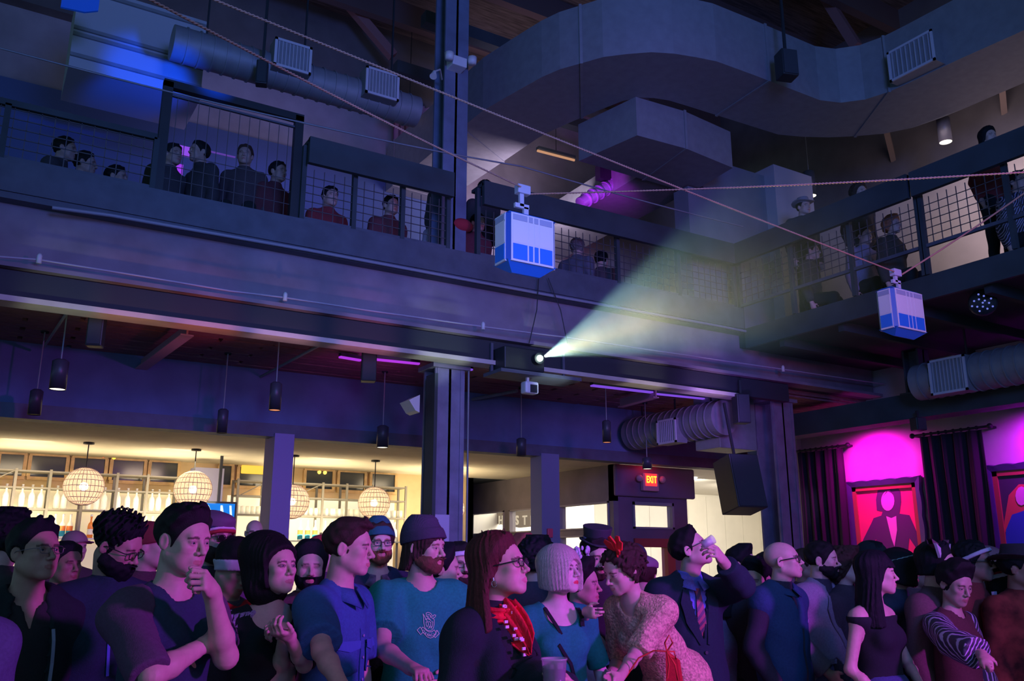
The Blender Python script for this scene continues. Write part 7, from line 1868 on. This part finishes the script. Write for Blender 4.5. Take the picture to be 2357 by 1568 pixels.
bg('distant person with reddish quiff behind the auburn hair', 1198, 1275, 6.6, 60, 50, ('short', hairm('red', (.28, .08, .06)), dict(top=.04)), CR(.08, .07, .12))
bg('person with curly black hair between the auburn and the blond hair', 1238, 1292, 5.2, 150, 150, ('curly', H_BLK), CR(.06, .06, .10))
bg('distant person in a dark cap behind the lace dress', 1462, 1296, 6.4, 0, 0, None, CR(.08, .06, .10), (('cap', M('cap_dark', (.05, .04, .08))),))
p = bg('person in grey flat cap and orange vest between lace dress and suit', 1482, 1328, 5.8, 150, 150, ('short', H_BR), CR(.55, .18, .08), (('flatcap', M('cap_grey', (.25, .20, .26), rough=.9)),))
bg('person with neat black hair right of the suited person', 1708, 1300, 6.4, 60, 50, ('short', H_BLK, dict(top=.03)), CR(.05, .05, .07))
bg('person with dark hair looking down to the left beside the bald person', 1742, 1332, 5.9, -40, -20, ('short', H_BLK, dict(th=.02, top=.02)), CR(.04, .035, .045), pitch=-15, skin=PALE)
bg('dim person behind the bald person', 1768, 1312, 6.8, 40, 40, ('short', H_DK), CR(.09, .04, .05), skin=TAN)
p = bg('person in white and lilac blouse half hidden right of the suit', 1672, 1372, 6.0, 100, 40, ('long', H_DK, dict(low=-.15)), CR(.36, .26, .48), sex='f', s=.90)
bg('dim person between the bald person and the blazer', 1856, 1304, 6.8, 60, 50, ('short', H_BR), CR(.10, .05, .07), skin=TAN)
bg('person with big curly brown hair right of the blazer', 1952, 1306, 6.0, 60, 50, ('curly', H_BR, dict(th=.045, low=-.13)), CR(.07, .05, .07), sex='f', s=.97)
bg('person in black cap before the pink portrait', 2012, 1288, 6.6, 70, 60, ('short', H_BLK), CR(.05, .04, .06), (('cap', BLACK),))
bg('person with dark fringe and small glinting hair clip', 2074, 1312, 5.6, 70, 50, ('bob', H_DK), CR(.05, .06, .10), (('band', M('clip_green', (.25, .35, .28), rough=.3), dict(z=.095, wd=.005, th=.03, name='hair_clip')),), sex='f', s=.98)
bg('dim person behind the long black hair', 2108, 1318, 6.8, 60, 50, ('short', H_BLK), CR(.14, .07, .09), skin=TAN)
p = bg('person in brown jacket wearing a dark winged headpiece with white points', 2160, 1304, 5.3, 50, 40, ('long', H_BLK, dict(low=-.05, flare=.0)), CR(.16, .085, .10), skin=PALE)
mb = MB()
for sg in (-1, 1): head_mb(p, p['par'], MB().add([(sg * .05, .03, .10), (sg * .16, .03, .135), (sg * .10, .03, .05), (sg * .05, .045, .10), (sg * .16, .045, .135), (sg * .10, .045, .05)], [(0, 1, 2), (5, 4, 3), (0, 3, 4, 1), (1, 4, 5, 2), (2, 5, 3, 0)]), 'headpiece_wing', WHB)
mb = MB()
for sg in (-1, 1): mb.add([(sg * .03, .0, .13), (sg * .19, .0, .16), (sg * .17, .0, .13), (sg * .04, .0, .09), (sg * .03, .03, .13), (sg * .19, .03, .16), (sg * .17, .03, .13), (sg * .04, .03, .09)], [(0, 1, 2, 3), (7, 6, 5, 4), (0, 4, 5, 1), (2, 6, 7, 3)])
head_mb(p, p['par'], mb, 'headpiece_feathers', M('feather_brown', (.16, .08, .12), rough=.9))
p = bg('person in white headband and sunglasses with a rust jacket', 2242, 1294, 5.5, 52, 40, ('curly', H_BLK, dict(th=.016)), CR(.24, .05, .05), (('band', WHB, dict(z=.070, wd=.012, th=.026, n=(0, -.45, 1), name='headband')), ('shades',)), skin=TAN)
N = p['J']['neck']; MB().prism_y([(-.03, .0), (.03, 0), (.02, -.16), (0, -.18), (-.02, -.16)], .118, .126).build('scarf_front', WHB, p['par'], loc=tuple(N + np.array([0, .02, 0])))
bg('person with black bob and small red and white cap at the right', 2318, 1345, 5.5, 60, 45, ('bob', H_BLK), CR(.16, .10, .18), (('band', WHB, dict(z=.085, wd=.014, th=.03, name='cap_band')), ('band', RDK, dict(z=.105, wd=.008, th=.03, name='cap_band'))), sex='f', s=.94)
bg('person in wide dark brimmed hat and red check shirt at the right edge', 2350, 1310, 5.3, 40, 20, ('short', H_BLK), M('red_check', (.22, .035, .03), rough=.9, noise=.8, nscale=9), (('brimhat', M('felt_dark', (.05, .03, .05), rough=.9), dict(wide=.03)),), skin=TAN)
bg('dim person with short hair behind the striped sleeves', 2282, 1302, 6.4, 60, 50, ('cap', M('cap_rose', (.28, .14, .2))), CR(.10, .06, .08), skin=TAN)
bg('dim person in the gap left of the beehive hair', 598, 1330, 5.0, 60, 50, ('short', H_BR), CR(.10, .075, .11), skin=TAN)

# ---- people on the balconies
def bal(label, px, py, ax, v, face, hair, top, acc=(), seat=True, **k):
    P_ = at(px, py, ax, v); d = float(np.dot(P_ - CAM, FW))
    if seat: k['seat'] = True; k['s'] = 1.0; k['floor'] = P_[2] - 1.63
    else: k['floor'] = 4.8
    return bg(label, px, py, d, face, face, hair, top, acc, **k)
_legs0 = legs
def legs(g, p, J, off=0.0):
    if not p.get('seat'): return _legs0(g, p, J, off)
    s = p['s']; w = p.get('w', 1.0); kz = .80
    for q in (-1, 1):
        h = J['pel'] + np.array([q * .085, 0, -.03]); kn = np.array([q * .12, .30, .92 * s]); an = np.array([q * .12, .26, .55 * s])
        g.cap(h, kn, .085 + off, .058 + off, .04); g.cap(kn, an, .056 + off, .038 + off, .03); J['an%d' % q] = an + np.array([0, 0, 0])
DKC = CR(.05, .05, .06)
for lab, px, py, face, hair, top in (
        ('dark seated person at the far left of the balcony', 150, 345, 100, ('short', H_BLK), DKC), ('dark seated person, second from the left on the balcony', 196, 378, 100, ('short', H_BLK), DKC),
        ('dark seated person hunched beside the left mesh', 268, 410, 90, ('short', H_BLK), DKC), ('dark seated person behind the left screen post', 398, 358, 60, ('short', H_BLK), DKC),
        ('dark seated person right of the violet panel', 458, 352, -40, ('short', H_BLK), CR(.04, .04, .05)), ('bearded seated person with reddish face behind the tall screen', 564, 360, 10, ('short', H_BR), CR(.06, .05, .06)),
        ('seated person with lit pink arm at the right screen post', 640, 398, 60, ('short', H_BLK), CR(.10, .03, .04)), ('seated person peering over the rail at the upper column', 1030, 418, 30, ('short', H_BLK), CR(.10, .10, .16)),
        ('seated person with dark curly hair looking over the rail', 1117, 436, 30, ('curly', H_BLK, dict(th=.02)), CR(.06, .05, .06))):
    bal(lab, px, py, 'Y', 9.15 if px < 900 else 9.65, face, hair, top, skin=(.40, .27, .24))  # darker skin here: the dim balcony light is put into the tone
for lab, px, py, face, hair, top in (('dim person in red seated low behind the middle rail', 760, 455, 40, ('short', H_BLK), CR(.26, .04, .05)), ('dim person seated low behind the rail left of the upper column', 900, 475, 40, ('short', H_BLK), CR(.16, .05, .06)),
        ('person in red skirt and white blouse seated by the upper column', 1022, 500, 20, ('short', H_BR), CR(.62, .55, .75)), ('dim person seated just left of the nearer cabin', 1100, 515, 40, ('short', H_BLK), CR(.20, .05, .07)),
        ('seated person in grey right of the nearer cabin', 1330, 572, 150, ('curly', H_GR, dict(th=.02)), CR(.14, .14, .20)), ('seated dark person second right of the nearer cabin', 1385, 600, 150, ('short', H_BLK), CR(.10, .08, .10))):
    bal(lab, px, py, 'Y', 8.95 if px < 990 or px > 1200 else 9.3, face, hair, top)
o = MB().sphere((0, 0, 0), .15, 16, 10, (1, .7, .6)).build('cushion', RDK, None, loc=at(1062, 520, 'Y', 8.8)); tag(o, 'crimson bag on the balcony beside the upper column', 'bag')
bal('person with glinting hat leaning on the corner of the balconies', 1850, 478, 'X', 9.6, 20, ('short', H_DK), CR(.05, .06, .08), (('brimhat', M('hat_grey', (.30, .28, .34))),), seat=False)
bal('person with curly brown hair behind the side balcony rail', 1978, 445, 'X', 9.7, 20, ('curly', H_BR), CR(.08, .07, .09), seat=False)
bal('person in sequinned dark dress with a warm-lit arm at the side rail', 2055, 520, 'X', 9.35, 30, ('curly', hairm('copper', (.45, .18, .10))), CR(.06, .06, .05), sex='f')
bal('dark seated person behind the first side mesh panel', 1868, 580, 'X', 9.4, 60, ('short', H_BLK), CR(.04, .045, .05))
bal('person in lilac seated behind the side mesh', 1990, 545, 'X', 9.6, 20, ('short', H_BR), CR(.38, .30, .46))
bal('person in dark red standing at the side rail near the right edge', 2275, 318, 'X', 9.7, 10, ('long', H_BLK, dict(low=-.12)), CR(.22, .04, .05), seat=False, sex='f')
bal('person in striped top at the side rail on the right edge', 2345, 420, 'X', 9.5, 10, ('short', H_BLK), STR)
